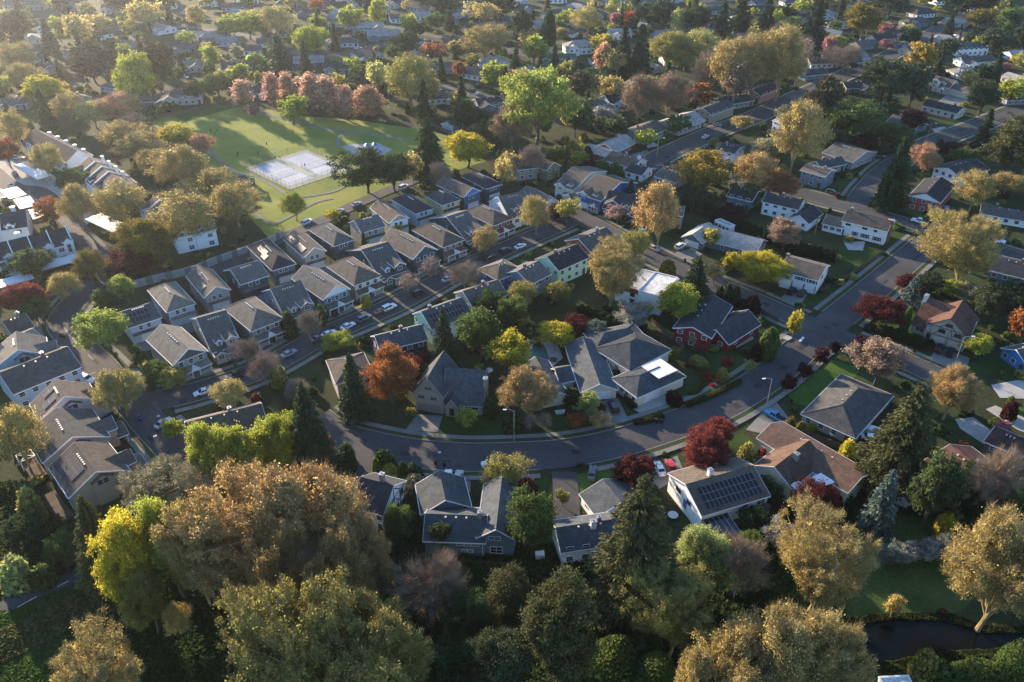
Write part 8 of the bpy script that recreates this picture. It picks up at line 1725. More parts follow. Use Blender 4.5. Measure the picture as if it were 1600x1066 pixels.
def proto_broad(seed, nclus, nleaf, size, sig, z0=.15, sxy=.37, lump=.22, upright=False, twigs=0, leafmat='leaf', inner=.35, fork=5, flat=1.0, bias=.15):
 rng = np.random.default_rng(seed)
 cz = (1 + z0) / 2; sz = (1 - z0) / 2 - sig * .9
 lobes = rng.normal(size=(9, 3)); lobes /= np.linalg.norm(lobes, axis=1)[:, None]
 amp = rng.uniform(-.5, 1, 9)
 d = rng.normal(size=(nclus, 3)); d[:, 2] += bias; d /= np.linalg.norm(d, axis=1)[:, None]
 lob = 1 + lump * (np.maximum(0, d @ lobes.T) ** 3 * amp).sum(1)
 r = (inner + (1 - inner) * rng.uniform(0, 1, nclus) ** .45) * lob
 if not upright:
  nb = rng.normal(size=(13, 3)); nb[:, 2] = np.abs(nb[:, 2]) * .9 - .25; nb /= np.linalg.norm(nb, axis=1)[:, None]
  dot = d @ nb.T; bi = dot.argmax(1); bd = dot.max(1)
  r = r * np.clip(.62 + .48 * ((bd - .55) / .45), .55, 1.08) * rng.uniform(.86, 1.12, 13)[bi]
  d = d * .80 + nb[bi] * .20; d /= np.linalg.norm(d, axis=1)[:, None]
 sh = np.ones(nclus)
 if upright: sh = np.clip(1.15 - .45 * (d[:, 2] * .5 + .5), .4, 1.2)
 r = r * np.exp(rng.normal(size=nclus) * .06)
 C = np.stack([d[:, 0] * r * (sxy - sig * .6) * sh, d[:, 1] * r * (sxy - sig * .6) * sh, cz + d[:, 2] * r * sz], 1)
 C[:, 2] = np.clip(C[:, 2], z0 * .8, .985)
 T_ = Tubes()
 lean = rng.normal(size=2) * .012
 T_.add([(0, 0, -.01), (lean[0], lean[1], z0 * .6), (lean[0] * 2, lean[1] * 2, z0 + .12), (lean[0] * 3, lean[1] * 3, .62 if not upright else .8)], [.024, .019, .014, .005], 6)
 limbs = []
 for k in range(fork):
  an = 2 * PI * (k + rng.uniform(-.3, .3)) / fork
  rr = sxy * rng.uniform(.35, .55) * (.4 if upright else 1)
  zt = cz + rng.uniform(-.12, .18)
  st = np.array([lean[0] * 1.5, lean[1] * 1.5, z0 * rng.uniform(.7, 1.3) + .02])
  en = np.array([math.cos(an) * rr, math.sin(an) * rr, zt])
  mid = st * .45 + en * .55; mid[:2] *= .85; mid[2] -= .02
  T_.add([st, mid, en], [.013, .009, .005], 5)
  limbs.append((st, mid, en))
 ends = np.array([(l[1] + l[2]) / 2 for l in limbs] + [l[2] for l in limbs] + [np.array([0, 0, z0 + .15])])
 m_ = min(nclus, 260 if twigs > 5000 else 130)
 for i in range(m_):
  dd = np.linalg.norm(ends - C[i], axis=1); e = ends[np.argmin(dd)]
  mid = (e + C[i]) / 2; mid[2] += .015
  T_.add([e, mid, C[i]], [.0045, .003, .0015], 3)
 per = max(1, nleaf // nclus)
 cc = np.repeat(C, per, 0) + rng.normal(size=(nclus * per, 3)) * sig * np.array([1, 1, .75 * flat])
 if twigs > 5000:
  keep = rng.uniform(0, 1, len(cc)) < np.clip((cc[:, 2] - z0) * 1.9 + np.hypot(cc[:, 0], cc[:, 1]) * .8 - .05, .08, 1)
  cc = cc[keep]
 parts = [leaves_mesh('c', None, cc, size, rng)]
 crown = quads_to_mesh('crown', M[leafmat], parts[0])
 trunk = T_.mesh('trunk', M['bark'])
 if twigs:
  k = max(1, twigs // nclus)
  p0 = np.repeat(C, k, 0) + rng.normal(size=(nclus * k, 3)) * sig * .35
  out = p0 - np.array([0, 0, z0 + .1]); out /= np.linalg.norm(out, axis=1)[:, None] + 1e-9
  p1 = p0 + (out * 1.0 + rng.normal(size=p0.shape) * .5) * sig * 1.9
  tv = twig_quads(p0, p1, .0011)
  tw = quads_to_mesh('twigs', M['bark'], tv)
  bm = bmesh.new(); bm.from_mesh(trunk); bm.from_mesh(tw); bm.to_mesh(trunk); bm.free()
  bpy.data.meshes.remove(tw)
 return trunk, crown
def proto_conifer(seed, n_whorl, per, size, rad=.22, ragged=.25, droop=.35, z0=.06, dens=9):
 rng = np.random.default_rng(seed)
 T_ = Tubes(); T_.add([(0, 0, -.01), (0, 0, .5), (0, 0, .98)], [.02, .011, .002], 6)
 cs, ax = [], []
 for i in range(n_whorl):
  z = z0 + (1 - z0) * (i / n_whorl) ** .9
  Rr = rad * (1 - (z - z0) / (1 - z0)) ** .78 + .008
  nb = max(4, int(per * (Rr / rad) ** .6))
  a0 = rng.uniform(0, 6.28)
  for k in range(nb):
   an = a0 + 2 * PI * k / nb + rng.uniform(-.25, .25)
   l = Rr * (1 + rng.uniform(-ragged, ragged))
   zz = z + rng.uniform(-.012, .012)
   dirv = np.array([math.cos(an), math.sin(an), 0])
   m = max(3, int(dens * (l / rad) + 2))
   t = rng.uniform(.15, 1.02, m * 4)
   side = np.array([-dirv[1], dirv[0], 0])
   p = dirv * (t * l)[:, None] + side * (rng.normal(size=len(t)) * l * .13 * (1.1 - t * .6))[:, None]
   p[:, 2] = zz + .03 * t - droop * l * t ** 1.6 - np.abs(rng.normal(size=len(t))) * .012
   cs.append(p)
   ax.append(np.tile(dirv + np.array([0, 0, -.5]), (len(t), 1)))
   if k % 3 == 0: T_.add([(0, 0, zz), tuple(dirv * l * .5 + np.array([0, 0, zz + .01])), tuple(dirv * l * .95 + np.array([0, 0, zz - droop * l * .9]))], [.004, .0025, .001], 3)
 c = np.concatenate(cs); a = np.concatenate(ax)
 v = leaves_mesh('c', None, c, size, rng, 2.2, a)
 return T_.mesh('trunk', M['bark']), quads_to_mesh('crown', M['needle'], v)
def proto_shrub(seed, n, size, col=False):
 rng = np.random.default_rng(seed)
 d = rng.normal(size=(n, 3)); d /= np.linalg.norm(d, axis=1)[:, None]; d[:, 2] = np.abs(d[:, 2])
 lobes = rng.normal(size=(8, 3)); lobes /= np.linalg.norm(lobes, axis=1)[:, None]
 r = (.72 + .28 * rng.uniform(0, 1, n)) * (1 + .22 * (np.maximum(0, d @ lobes.T) ** 4).sum(1) - .1)
 if col:
  zz = rng.uniform(0, 1, n); an = rng.uniform(0, 6.283, n)
  rr = .5 * np.sin(np.clip(zz * 1.02 + .10, 0, 1.12) / 1.12 * PI) ** .6 * rng.uniform(.75, 1.05, n)
  c = np.stack([np.cos(an) * rr, np.sin(an) * rr, zz], 1)
  v = leaves_mesh('c', None, c, size, rng, 2.0, np.tile([0, 0, 1.0], (n, 1)))
 else:
  c = d * r[:, None] * np.array([.46, .46, .92]); v = leaves_mesh('c', None, c, size, rng)
 return quads_to_mesh('shrub', M['leaf'], v)
P = {}
def bl(seed, lod, **k):
 base = dict(hi=(620, 38000, .0120), mid=(170, 11000, .022), lo=(60, 2600, .045))[lod]
 return proto_broad(seed, base[0], base[1], base[2], **k)
for lod, nv in (('hi', 2), ('mid', 4), ('lo', 3)):
 f = dict(hi=.62, mid=.95, lo=1.4)[lod]
 P['b', lod] = [bl(10 + i, lod, sig=.042 * f, lump=.42, inner=.38) for i in range(nv)]
 P['w', lod] = [bl(20 + i, lod if lod != 'hi' else 'mid', sig=.045 * f, lump=.35, z0=.15, inner=.4, twigs=700 if lod == 'mid' else 0) for i in range(nv)]
 P['p', lod] = [bl(60 + i, lod, sig=.045 * f, lump=.5, z0=.10, sxy=.33, inner=.3, leafmat='needle', flat=.6, fork=6) for i in range(max(2, nv - 1))]
 P['c', lod] = [proto_conifer(80 + i, dict(hi=46, mid=30, lo=20)[lod], dict(hi=20, mid=14, lo=9)[lod], dict(hi=.013, mid=.022, lo=.036)[lod], dens=dict(hi=10, mid=6, lo=4)[lod]) for i in range(nv)]
P['s', 'hi'] = [proto_broad(30 + i, 950, 44000, .0086, .020, lump=.5, twigs=30000, inner=.3, fork=9, z0=.11, bias=.3) for i in range(2)]
P['s', 'mid'] = [proto_broad(35 + i, 260, 10000, .0165, .040, lump=.4, twigs=8000, inner=.35, fork=6, z0=.13, bias=.3) for i in range(4)]
P['s', 'lo'] = [proto_broad(40 + i, 80, 2300, .038, .06, lump=.35, twigs=600, inner=.4, fork=5, z0=.18) for i in range(3)]
P['n', 'hi'] = P['n', 'mid'] = [proto_broad(45 + i, 260, 1500, .010, .045, lump=.3, twigs=13000, inner=.25, fork=8, z0=.14, bias=.4) for i in range(2)]
P['n', 'lo'] = [proto_broad(48 + i, 110, 1200, .022, .055, lump=.3, twigs=3000, inner=.25, fork=6, z0=.14) for i in range(2)]
P['u', 'hi'] = P['u', 'mid'] = [proto_broad(50 + i, 150, 6500, .020, .04, z0=.10, sxy=.21, lump=.15, upright=True, twigs=1500, fork=7) for i in range(3)]
P['u', 'lo'] = [proto_broad(54, 70, 2500, .035, .05, z0=.10, sxy=.21, lump=.15, upright=True, fork=5)]
P['d', 'hi'] = P['d', 'mid'] = P['d', 'lo'] = [proto_conifer(90 + i, 36, 17, .0095, rad=.21, ragged=.5, droop=.22, z0=.10, dens=26) for i in range(2)]
SH = {'hi': [proto_shrub(100 + i, 7000, .038) for i in range(3)], 'mid': [proto_shrub(110 + i, 1100, .09) for i in range(3)], 'lo': [proto_shrub(120, 350, .16)]}
CY = {'hi': [proto_shrub(130, 3000, .05, True)], 'mid': [proto_shrub(131, 1200, .08, True)], 'lo': [proto_shrub(132, 400, .14, True)]}
NATW = {'b': .74, 'w': .74, 's': .74, 'n': .74, 'p': .66, 'c': .44, 'd': .42, 'u': .42}
BARK = {'b': (.10, .085, .07), 's': (.36, .29, .20), 'n': (.30, .23, .17), 'p': (.09, .06, .045), 'c': (.07, .05, .04), 'd': (.12, .09, .07), 'u': (.16, .12, .10), 'w': (.09, .07, .06)}
NAME = {'b': 'broadleaf_tree', 's': 'budding_tree', 'n': 'bare_tree', 'p': 'pine_tree', 'c': 'conifer', 'd': 'fir_tree', 'u': 'upright_tree', 'w': 'blossom_tree', 'h': 'shrub', 'y': 'column_cypress'}
RT = random.Random(77)
for (k, x, y, h, D, lod, col, lab) in TREES:
 cat, grp, col = KCAT[k], KGRP[k], LEAFC[col]
 if k in 'hy':
  me = RT.choice((SH if k == 'h' else CY)[lod])
  o = link(NAME[k], me, None, col)
  o.location = (x, y, -.02); o.rotation_euler = (0, 0, RT.uniform(0, 6.28)); o.scale = (D, D * RT.uniform(.9, 1.1), h)
  tag(o, say(lab), cat, grp)
  continue
 tr, cr = RT.choice(P[k, lod])
 root = empty(NAME[k], (x, y, -.02), RT.uniform(0, 6.28))
 s = D / NATW[k]
 tag(root, say(lab), cat, grp)
 bc = BARK[k]
 if k == 's': bc = tuple(.45 * c + .5 * w for c, w in zip(col, (.26, .19, .11)))
 a = link('trunk', tr, root, bc); b = link('crown', cr, root, col[:3])
 for q in (a, b): q.scale = (s, s, h)
# ------------------------------------------------------------------ woodland mass, undergrowth and garden planting (stuff)
def merged(name, items, mat, seed):
 """items: (mesh, x, y, sx, sz) -> one joined mesh of leaf faces"""
 vs = []
 rng = np.random.default_rng(seed)
 for me, x, y, sx, sz in items:
  n = len(me.vertices); a = np.empty(n * 3, dtype=np.float32); me.vertices.foreach_get('co', a); a = a.reshape(-1, 3)
  t = rng.uniform(0, 6.28); c, s_ = math.cos(t), math.sin(t)
  b = np.stack([(a[:, 0] * c - a[:, 1] * s_) * sx + x, (a[:, 0] * s_ + a[:, 1] * c) * sx + y, a[:, 2] * sz - .02], 1)
  vs.append(b)
 me = quads_to_mesh(name, mat, np.concatenate(vs))
 return me
lob = [proto_broad(200 + i, 34, 440, .085, .065, lump=.3, inner=.5)[1] for i in range(3)]
shs = [proto_shrub(220 + i, 70, .32) for i in range(2)]
loc_ = [proto_conifer(210 + i, 13, 8, .055, dens=3)[1] for i in range(2)]
FR = random.Random(9)
ROADPTS = np.concatenate([np.c_[p, np.full(len(p), w / 2)] for w, p in road_paths])
BLOCK = np.array([(v[5], v[6], math.hypot(v[3], v[4]) / 2 * .82) for H in HOUSES for v in H[7]])
PLANTED = [(q[1], q[2], q[4] / 2) for q in TREES]
OPEN = [np.array(q[2]) for q in LAWNS + CONC] + [np.array(POND)]
def inside(x, y, P_):
 c = False; j = len(P_) - 1
 for i in range(len(P_)):
  if (P_[i][1] > y) != (P_[j][1] > y) and x < (P_[j][0] - P_[i][0]) * (y - P_[i][1]) / (P_[j][1] - P_[i][1]) + P_[i][0]: c = not c
  j = i
 return c
def free(x, y, r, pack):
 if np.any(np.hypot(ROADPTS[:, 0] - x, ROADPTS[:, 1] - y) < ROADPTS[:, 2] + r * .6 + 1.2): return False
 if np.any(np.hypot(BLOCK[:, 0] - x, BLOCK[:, 1] - y) < BLOCK[:, 2] + r * .8): return False
 if pack:
  a = np.array(PLANTED)
  if np.any(np.hypot(a[:, 0] - x, a[:, 1] - y) < (a[:, 2] + r) * pack): return False
 return not any(inside(x, y, q) for q in OPEN)
fills = {}
def plant(fam, n, y0, y1, side, hr_, wr, cols, pack, edge=0):
 k = tries = 0
 while k < n and tries < n * 14:
  tries += 1
  y = math.sqrt(FR.uniform(y0 ** 2, y1 ** 2)); x = FR.uniform(-1, 1) * (y * .64 + side)
  if edge and abs(x) < y * .60 + 26: continue
  h = FR.uniform(*hr_); D = h * FR.uniform(*wr)
  if not free(x, y, D / 2, pack): continue
  if pack: PLANTED.append((x, y, D / 2))
  k += 1; fills.setdefault((fam, FR.choice(cols)), []).append((x, y, h, D))
plant('b', 400, 315, 720, 30, (5, 12), (.65, 1.0), ['olive', 'green', 'yellowolive', 'tan', 'darkgreen', 'limeyellow', 'dullgreen'], .55)
plant('c', 120, 315, 720, 30, (9, 20), (.34, .42), ['conifer', 'dullconifer'], .55)
plant('b', 90, 90, 420, 60, (8, 16), (.6, .8), ['olive', 'green'], .7, 1)  # unseen trees beyond the frame sides, added to throw shadows into view
plant('h', 700, 95, 320, 20, (.7, 2.4), (1, 1.8), ['darkgreen', 'green', 'olive', 'darkgreen', 'dullgreen', 'brownred', 'yellowolive'], 0)
plant('h', 1100, 300, 600, 20, (.9, 3.0), (1, 1.9), ['darkgreen', 'green', 'olive', 'dullgreen', 'yellowolive'], 0)
for (fam, ck), items in fills.items():
 ms = {'b': lob, 'c': loc_, 'h': shs}[fam]
 k = {'b': 1 / .74, 'c': 1 / .44, 'h': 1}[fam]
 nm = {'b': 'fill_wood', 'c': 'distant_conifers', 'h': 'garden_planting'}[fam]
 me = merged(nm, [(ms[i % len(ms)], x, y, D * k, h) for i, (x, y, h, D) in enumerate(items)], M['leaf'], 5)
 o = link(nm, me, None, LEAFC[ck]); o['kind'] = 'stuff'
def scatter_ground(name, poly, n, size, hmax, col, seed):
 rng = np.random.default_rng(seed)
 P_ = np.array(poly); lo, hi = P_.min(0), P_.max(0)
 pts = rng.uniform(lo, hi, (n * 3, 2))
 x, y = pts[:, 0], pts[:, 1]
 ins = np.zeros(len(pts), bool)
 j = len(P_) - 1
 for i in range(len(P_)):
  c = ((P_[i, 1] > y) != (P_[j, 1] > y)) & (x < (P_[j, 0] - P_[i, 0]) * (y - P_[i, 1]) / (P_[j, 1] - P_[i, 1] + 1e-9) + P_[i, 0])
  ins ^= c; j = i
 pts = pts[ins][:n]
 x, y = pts[:, 0], pts[:, 1]
 f = (np.sin(x * .45 + 1.3 * np.sin(y * .33)) + np.sin(y * .52 + 1.7 * np.sin(x * .27 + 1)) + .7 * np.sin(x * 1.3 + y * 1.1)) / 2.7
 hgt = hmax * np.clip(.45 + .55 * f, .03, 1)
 c = np.stack([x, y, hgt * rng.uniform(.35, 1.0, len(x))], 1)
 v = leaves_mesh('c', None, c, size, rng)
 o = link(name, quads_to_mesh(name, M['leaf'], v), None, col); o['kind'] = 'stuff'
for a in GROUNDCOVER: scatter_ground(*a)
# ------------------------------------------------------------------ cars
def car_meshes(kind):
 Lh, W = {'sedan': (2.35, .92), 'suv': (2.4, .96), 'pickup': (2.8, .99)}[kind]
 belt, top = {'sedan': (.92, 1.42), 'suv': (1.08, 1.72), 'pickup': (1.10, 1.82)}[kind]
 st = {'sedan': [(-1, .62, .86), (-.93, .90, .93), (-.5, 1, .96), (.35, 1, .92), (.85, .95, .78), (1, .70, .66)],
          'suv': [(-1, .80, 1.02), (-.95, .95, 1.08), (-.4, 1, 1.1), (.42, 1, 1.06), (.88, .95, .98), (1, .76, .82)],
          'pickup': [(-1, .94, 1.02), (-.97, .97, 1.04), (-.3, 1, 1.06), (.4, 1, 1.1), (.9, .96, 1.04), (1, .8, .9)]}[kind]
 b = MB(); rings = []
 for fx, fw, zt in st:
  w = W * fw; rings.append([(fx * Lh, -w * .92, .28), (fx * Lh, -w, .5), (fx * Lh, -w, zt - .16), (fx * Lh, -w * .88, zt), (fx * Lh, w * .88, zt), (fx * Lh, w, zt - .16), (fx * Lh, w, .5), (fx * Lh, w * .92, .28)])
 i0 = len(b.v)
 for r_ in rings: b.v += r_
 for i in range(len(rings) - 1):
  for k in range(8):
   k2 = (k + 1) % 8; b.f.append((i * 8 + k, i * 8 + k2, (i + 1) * 8 + k2, (i + 1) * 8 + k))
 b.f.append(tuple(range(8))); b.f.append(tuple((len(rings) - 1) * 8 + k for k in range(8))[::-1])
 if kind == 'pickup': pass
 body = b.mesh('body', M['paint'])
 c0, c1, c2, c3 = {'sedan': (-.72, -.42, .12, .48), 'suv': (-.94, -.86, .14, .46), 'pickup': (-.22, -.18, .22, .44)}[kind]
 g_ = MB(); wb, wt = W * .90, W * .72
 zb = belt - .05
 p = [(c0 * Lh, wb), (c3 * Lh, wb), (c2 * Lh, wt), (c1 * Lh, wt)]
 lo = [(c0 * Lh, -wb, zb), (c3 * Lh, -wb, zb - .05), (c3 * Lh, wb, zb - .05), (c0 * Lh, wb, zb)]
 hi = [(c1 * Lh, -wt, top - .05), (c2 * Lh, -wt, top - .05), (c2 * Lh, wt, top - .05), (c1 * Lh, wt, top - .05)]
 g_.poly(lo[::-1]); g_.poly(hi)
 for k in range(4): g_.poly([lo[k], lo[(k + 1) % 4], hi[(k + 1) % 4], hi[k]])
 glass = g_.mesh('windows', M['carglass'])
 r_ = MB(); a = .04
 r_.poly([(c1 * Lh - a, -wt - a, top - .06), (c2 * Lh + a, -wt - a, top - .06), (c2 * Lh + a, wt + a, top - .06), (c1 * Lh - a, wt + a, top - .06)])
 r_.poly([(c1 * Lh + .1, -wt + .1, top), (c2 * Lh - .12, -wt + .1, top), (c2 * Lh - .12, wt - .1, top), (c1 * Lh + .1, wt - .1, top)])
 q0 = r_.v[0:4]; q1 = r_.v[4:8]
 for k in range(4): r_.poly([q0[k], q0[(k + 1) % 4], q1[(k + 1) % 4], q1[k]])
 for k in range(4):
  if kind != 'pickup' or True: r_.bar(lo[k], hi[k], .07, .07)
 xm = (c0 + c3) / 2 * Lh
 for sy in (-1, 1): r_.bar((xm, sy * (wb + .005), zb), ((c1 + c2) / 2 * Lh, sy * (wt + .005), top - .06), .09, .05)
 roof = r_.mesh('car_roof', M['paint'])
 out = dict(body=body, glass=glass, roof=roof, L=Lh, W=W)
 if kind == 'pickup':
  t = MB(); t.box(-.96 * Lh, -.26 * Lh, -W * .78, W * .78, 1.0, 1.075); out['bed'] = t.mesh('cargo_bed', M['tyre'])
 return out
def wheel():
 m = MB(); m.cyl((0, -.11, 0), (0, .11, 0), .34, n=16); return m.mesh('wheel', M['tyre'])
def rimf():
 m = MB(); m.cyl((0, -.118, 0), (0, .118, 0), .20, n=10); return m.mesh('rim', M['rim'])
def lampf(nm, mt):
 m = MB(); m.box(-.05, .05, -.2, .2, -.08, .08); return m.mesh(nm, M[mt])
for kind, x, y, a, col, lab in CARS:
 me = cached(('car', kind), lambda: car_meshes(kind))
 root = empty('parked_car' if kind != 'pickup' else 'pickup_truck', (x, y, CARZ), a)
 tag(root, say(lab), 'car' if kind != 'pickup' else 'pickup truck', 'cars parked along the streets and driveways')
 link('body', me['body'], root, col); link('windows', me['glass'], root); link('car_roof', me['roof'], root, col)
 if 'bed' in me: link('cargo_bed', me['bed'], root)
 L, W = me['L'], me['W']
 for sx in (-.62, .62):
  for sy in (-1, 1):
   w = link('wheel', cached('wheel', wheel), root, None, Matrix.Translation((sx * L, sy * (W - .09), .34)))
   link('rim', cached('rim', rimf), w)
 for sy in (-1, 1):
  link('headlight', cached('hl', lambda: lampf('headlight', 'lampglass')), root, None, Matrix.Translation((L * .985, sy * W * .58, .66)))
  link('taillight', cached('tl', lambda: lampf('taillight', 'taillight')), root, None, Matrix.Translation((-L * .985, sy * W * .55, .82)))
# ------------------------------------------------------------------ street furniture
for x, y, ax, ay, h, lab in LAMPS:
 root = empty('street_lamp', (x, y, 0)); tag(root, lab, 'street lamp', 'street lamps along the roads')
 m = MB(); m.cyl((0, 0, 0), (0, 0, h), .11, .07, 8); m.cyl((0, 0, 0), (0, 0, .5), .2, .16, 8); m.build('pole', M['pole'] if 'pole' in M else M['metal'], root)
 d = Vector((ax, ay, 0)).normalized()
 m = MB(); m.cyl((0, 0, h - .1), d * 1.0 + Vector((0, 0, h + .35)), .05); m.cyl(d * 1.0 + Vector((0, 0, h + .35)), d * 1.9 + Vector((0, 0, h + .4)), .045); m.build('arm', M['metal'], root)
 m = MB(); c = d * 2.15 + Vector((0, 0, h + .38)); m.bar(c - d * .4, c + d * .4, .32, .16); m.build('lamp_head', M['white'], root)
WI = []
for x, y, h, lab in POLES:
 root = empty('utility_pole', (x, y, 0), .7); tag(root, lab, 'utility pole', 'wooden utility poles')
 m = MB(); m.cyl((0, 0, 0), (0, 0, h), .17, .12, 8); m.build('pole', M['wood'], root)
 m = MB(); m.box(-1.1, 1.1, -.06, .06, h - .8, h - .65); m.build('crossarm', M['wood'], root)
 m = MB(); m.cyl((.35, -.25, h - 2.2), (.35, -.25, h - 1.3), .2, n=8); m.build('transformer', M['metal'], root)
for (x0, y0, z0), (x1, y1, z1), lab in WIRES:
 t = Tubes(); n = 12
 pts = [(x0 + (x1 - x0) * i / n, y0 + (y1 - y0) * i / n, z0 + (z1 - z0) * i / n - 1.2 * 4 * (i / n) * (1 - i / n)) for i in range(n + 1)]
 t.add(pts, [.018] * (n + 1), 3)
 tag(link('overhead_wire', t.mesh('overhead_wire', M['tyre'])), lab, 'wire', 'overhead wires')
for x, y, col, h, rz, lab in BINS:
 root = empty('wheelie_bin', (x, y, .2), rz); tag(root, lab, 'bin', 'wheelie bins by the kerbs')
 def bb():
  m = MB()
  lo = [(-.24, -.26, .05), (.24, -.26, .05), (.24, .26, .05), (-.24, .26, .05)]; hi = [(-.3, -.34, .98), (.3, -.34, .98), (.3, .34, .98), (-.3, .34, .98)]
  m.poly(lo[::-1]); m.poly(hi)
  for k in range(4): m.poly([lo[k], lo[(k + 1) % 4], hi[(k + 1) % 4], hi[k]])
  m.box(-.28, .28, .34, .4, .86, .92)
  return m.mesh('bin_body', M['binplastic'])
 def bl_():
  m = MB(); m.extrude([(-.38, .99), (.36, .99), (.36, 1.04), (0, 1.1), (-.38, 1.03)], -.33, .33, 'x'); return m.mesh('lid', M['binplastic'])
 def bw():
  m = MB(); m.cyl((-.3, .28, .12), (-.24, .28, .12), .12); m.cyl((.24, .28, .12), (.3, .28, .12), .12); return m.mesh('wheels', M['tyre'])
 link('bin_body', cached('bb', bb), root, col); link('lid', cached('bl', bl_), root, tuple(c * .8 for c in col)); link('wheels', cached('bw', bw), root)
def fence(a, b, h, lab, mat, panel=2.4, cat='fence', grp=None, col=None):
 a, b = Vector((*a, 0)), Vector((*b, 0)); d = b - a; L = d.length
 root = empty('fence', a, math.atan2(d.y, d.x)); tag(root, lab, cat, grp)
 n = max(1, round(L / panel)); s = L / n
 def pn():
  m = MB()
  if mat == 'chain': m.poly([(0, 0, .05), (s, 0, .05), (s, 0, h), (0, 0, h)]); m.bar((0, 0, h), (s, 0, h), .05)
  else:
   k = int(s / .16)
   for i in range(k):
    m.box(i * s / k + .008, (i + 1) * s / k - .008, -.012, .012, .05, h - (.0 if i % 2 else .015))
   m.box(0, s, .013, .05, .35, .45); m.box(0, s, .013, .05, h - .45, h - .35)
  return m.mesh('fence_panel', M[mat])
 def po():
  m = MB(); e_ = .03 if mat == 'chain' else .05; m.box(-e_, e_, -e_, e_, 0, h + .08); return m.mesh('post', M['darkmetal'] if mat == 'chain' else M['wood'])
 pm, qm = pn(), cached(('fpost', h, mat), po)
 for i in range(n): link('fence_panel', pm, root, col, Matrix.Translation((i * s, 0, 0)))
 for i in range(n + 1): link('post', qm, root, None, Matrix.Translation((i * s, 0, 0)))
for f in FENCES: fence(*f)
def hedge(pts, w, h, col, lab, seed=1):
 p = smooth(pts, 4); rng = np.random.default_rng(seed)
 L = np.sum(np.linalg.norm(np.diff(p, axis=0), axis=1)); n = int(min(16000, L * w * 260 + L * h * 260))
 t = rng.uniform(0, len(p) - 1.001, n); i = t.astype(int); f = (t - i)[:, None]
 c = p[i] * (1 - f) + p[i + 1] * f
 tg = p[i + 1] - p[i]; tg /= np.linalg.norm(tg, axis=1)[:, None] + 1e-9; nn = np.stack([-tg[:, 1], tg[:, 0]], 1)
 an = rng.uniform(0, PI, n); rr = rng.uniform(.8, 1.05, n) * (1 + .1 * np.sin(t * 5))
 x = np.clip(np.cos(an) * 1.3, -1, 1) * w / 2 * rr; zz = np.clip(np.sin(an) * 1.35, 0, 1) * h * rr
 C_ = np.concatenate([c + nn * x[:, None], zz[:, None]], 1)
 o = link('hedge', quads_to_mesh('hedge', M['leaf'], leaves_mesh('c', None, C_, .22, rng)), None, col)
 tag(o, lab, 'hedge')
for i, hd in enumerate(HEDGES): hedge(*hd, seed=i)
root = empty('retaining_wall', (*RWALL[0], 0)); tag(root, 'long stained concrete panel retaining wall between the condos and the townhouses', 'wall')
p = smooth(RWALL, 5) - np.array(RWALL[0])
for i in range(len(p) - 1):
 m = MB(); d = p[i + 1] - p[i]; L = np.linalg.norm(d)
 m.box(.04, L - .04, -.15, .15, 0, 2.3 + .1 * math.sin(i)); m.box(0, L, -.22, .22, 2.42, 2.55)
 m.build('wall_panel', M['pale'] if i % 3 else M['conc'], root, None, Matrix.Translation((*p[i], 0)) @ Matrix.Rotation(math.atan2(d[1], d[0]), 4, 'Z'))
tx, ty_, ta = COURT['c'][0], COURT['c'][1], COURT['a']
Mt = Matrix.Translation((tx, ty_, 0)) @ Matrix.Rotation(ta, 4, 'Z')
LX, LY = COURT['w'], COURT['d']
m = MB(); m.box(-LX / 2, LX / 2, -LY / 2, LY / 2, 0, .09)
o = m.build('tennis_court_surface', M['court'], None, None, Mt); o['kind'] = 'structure'
for sx in (-1, 1):
 cxx = sx * LX * .25
 m = MB(); m.box(cxx - LX * .19, cxx + LX * .19, -LY * .40, LY * .40, .09, .098)
 o = m.build('court_paint', M['courtblue'], None, None, Mt); o['kind'] = 'structure'
 m = MB(); w, l = LX * .155, LY * .36
 for q in ((-w, w, -l, -l + .1), (-w, w, l - .1, l), (-w, -w + .1, -l, l), (w - .1, w, -l, l), (-w * .75, -w * .75 + .1, -l, l), (w * .75 - .1, w * .75, -l, l), (-w * .75, w * .75, -l * .54, -l * .54 + .1), (-w * .75, w * .75, l * .54, l * .54 + .1), (-.05, .05, -l * .54, l * .54)):
  m.box(cxx + q[0], cxx + q[1], q[2], q[3], .1, .104)
 o = m.build('court_lines', M['white'], None, None, Mt); o['kind'] = 'structure'
 net = empty('tennis_net', Mt @ Vector((cxx, 0, .1)), ta); tag(net, 'tennis net across the %s court' % ('left' if sx < 0 else 'right'), 'net')
 m = MB(); m.poly([(-w - .9, 0, .05), (w + .9, 0, .05), (w + .9, 0, 1.0), (-w - .9, 0, 1.0)]); m.build('mesh_net', M['chain'], net)
 m = MB(); m.box(-w - .9, w + .9, -.03, .03, .95, 1.03); m.build('net_band', M['white'], net)
 for s2 in (-1, 1):
  m = MB(); m.cyl((s2 * (w + .9), 0, 0), (s2 * (w + .9), 0, 1.08), .05); m.build('net_post', M['metal'], net)
cs = [Mt @ Vector((sx * LX / 2, sy * LY / 2, 0)) for sx, sy in ((-1, -1), (1, -1), (1, 1), (-1, 1))]
for k, lab in enumerate(('tall chain link fence on the near left side of the tennis courts', 'tall chain link fence on the near right side of the tennis courts', 'tall chain link fence on the far right side of the tennis courts', 'tall chain link fence on the far left side of the tennis courts')):
 fence(cs[k][:2], cs[(k + 1) % 4][:2], 3.0, lab, 'chain', 3.0)
px_, py_ = PLAY
root = empty('playground_tower', (px_, py_, 0), .5); tag(root, 'blue roofed playground climbing tower with slide on the pale play surface', 'playground')
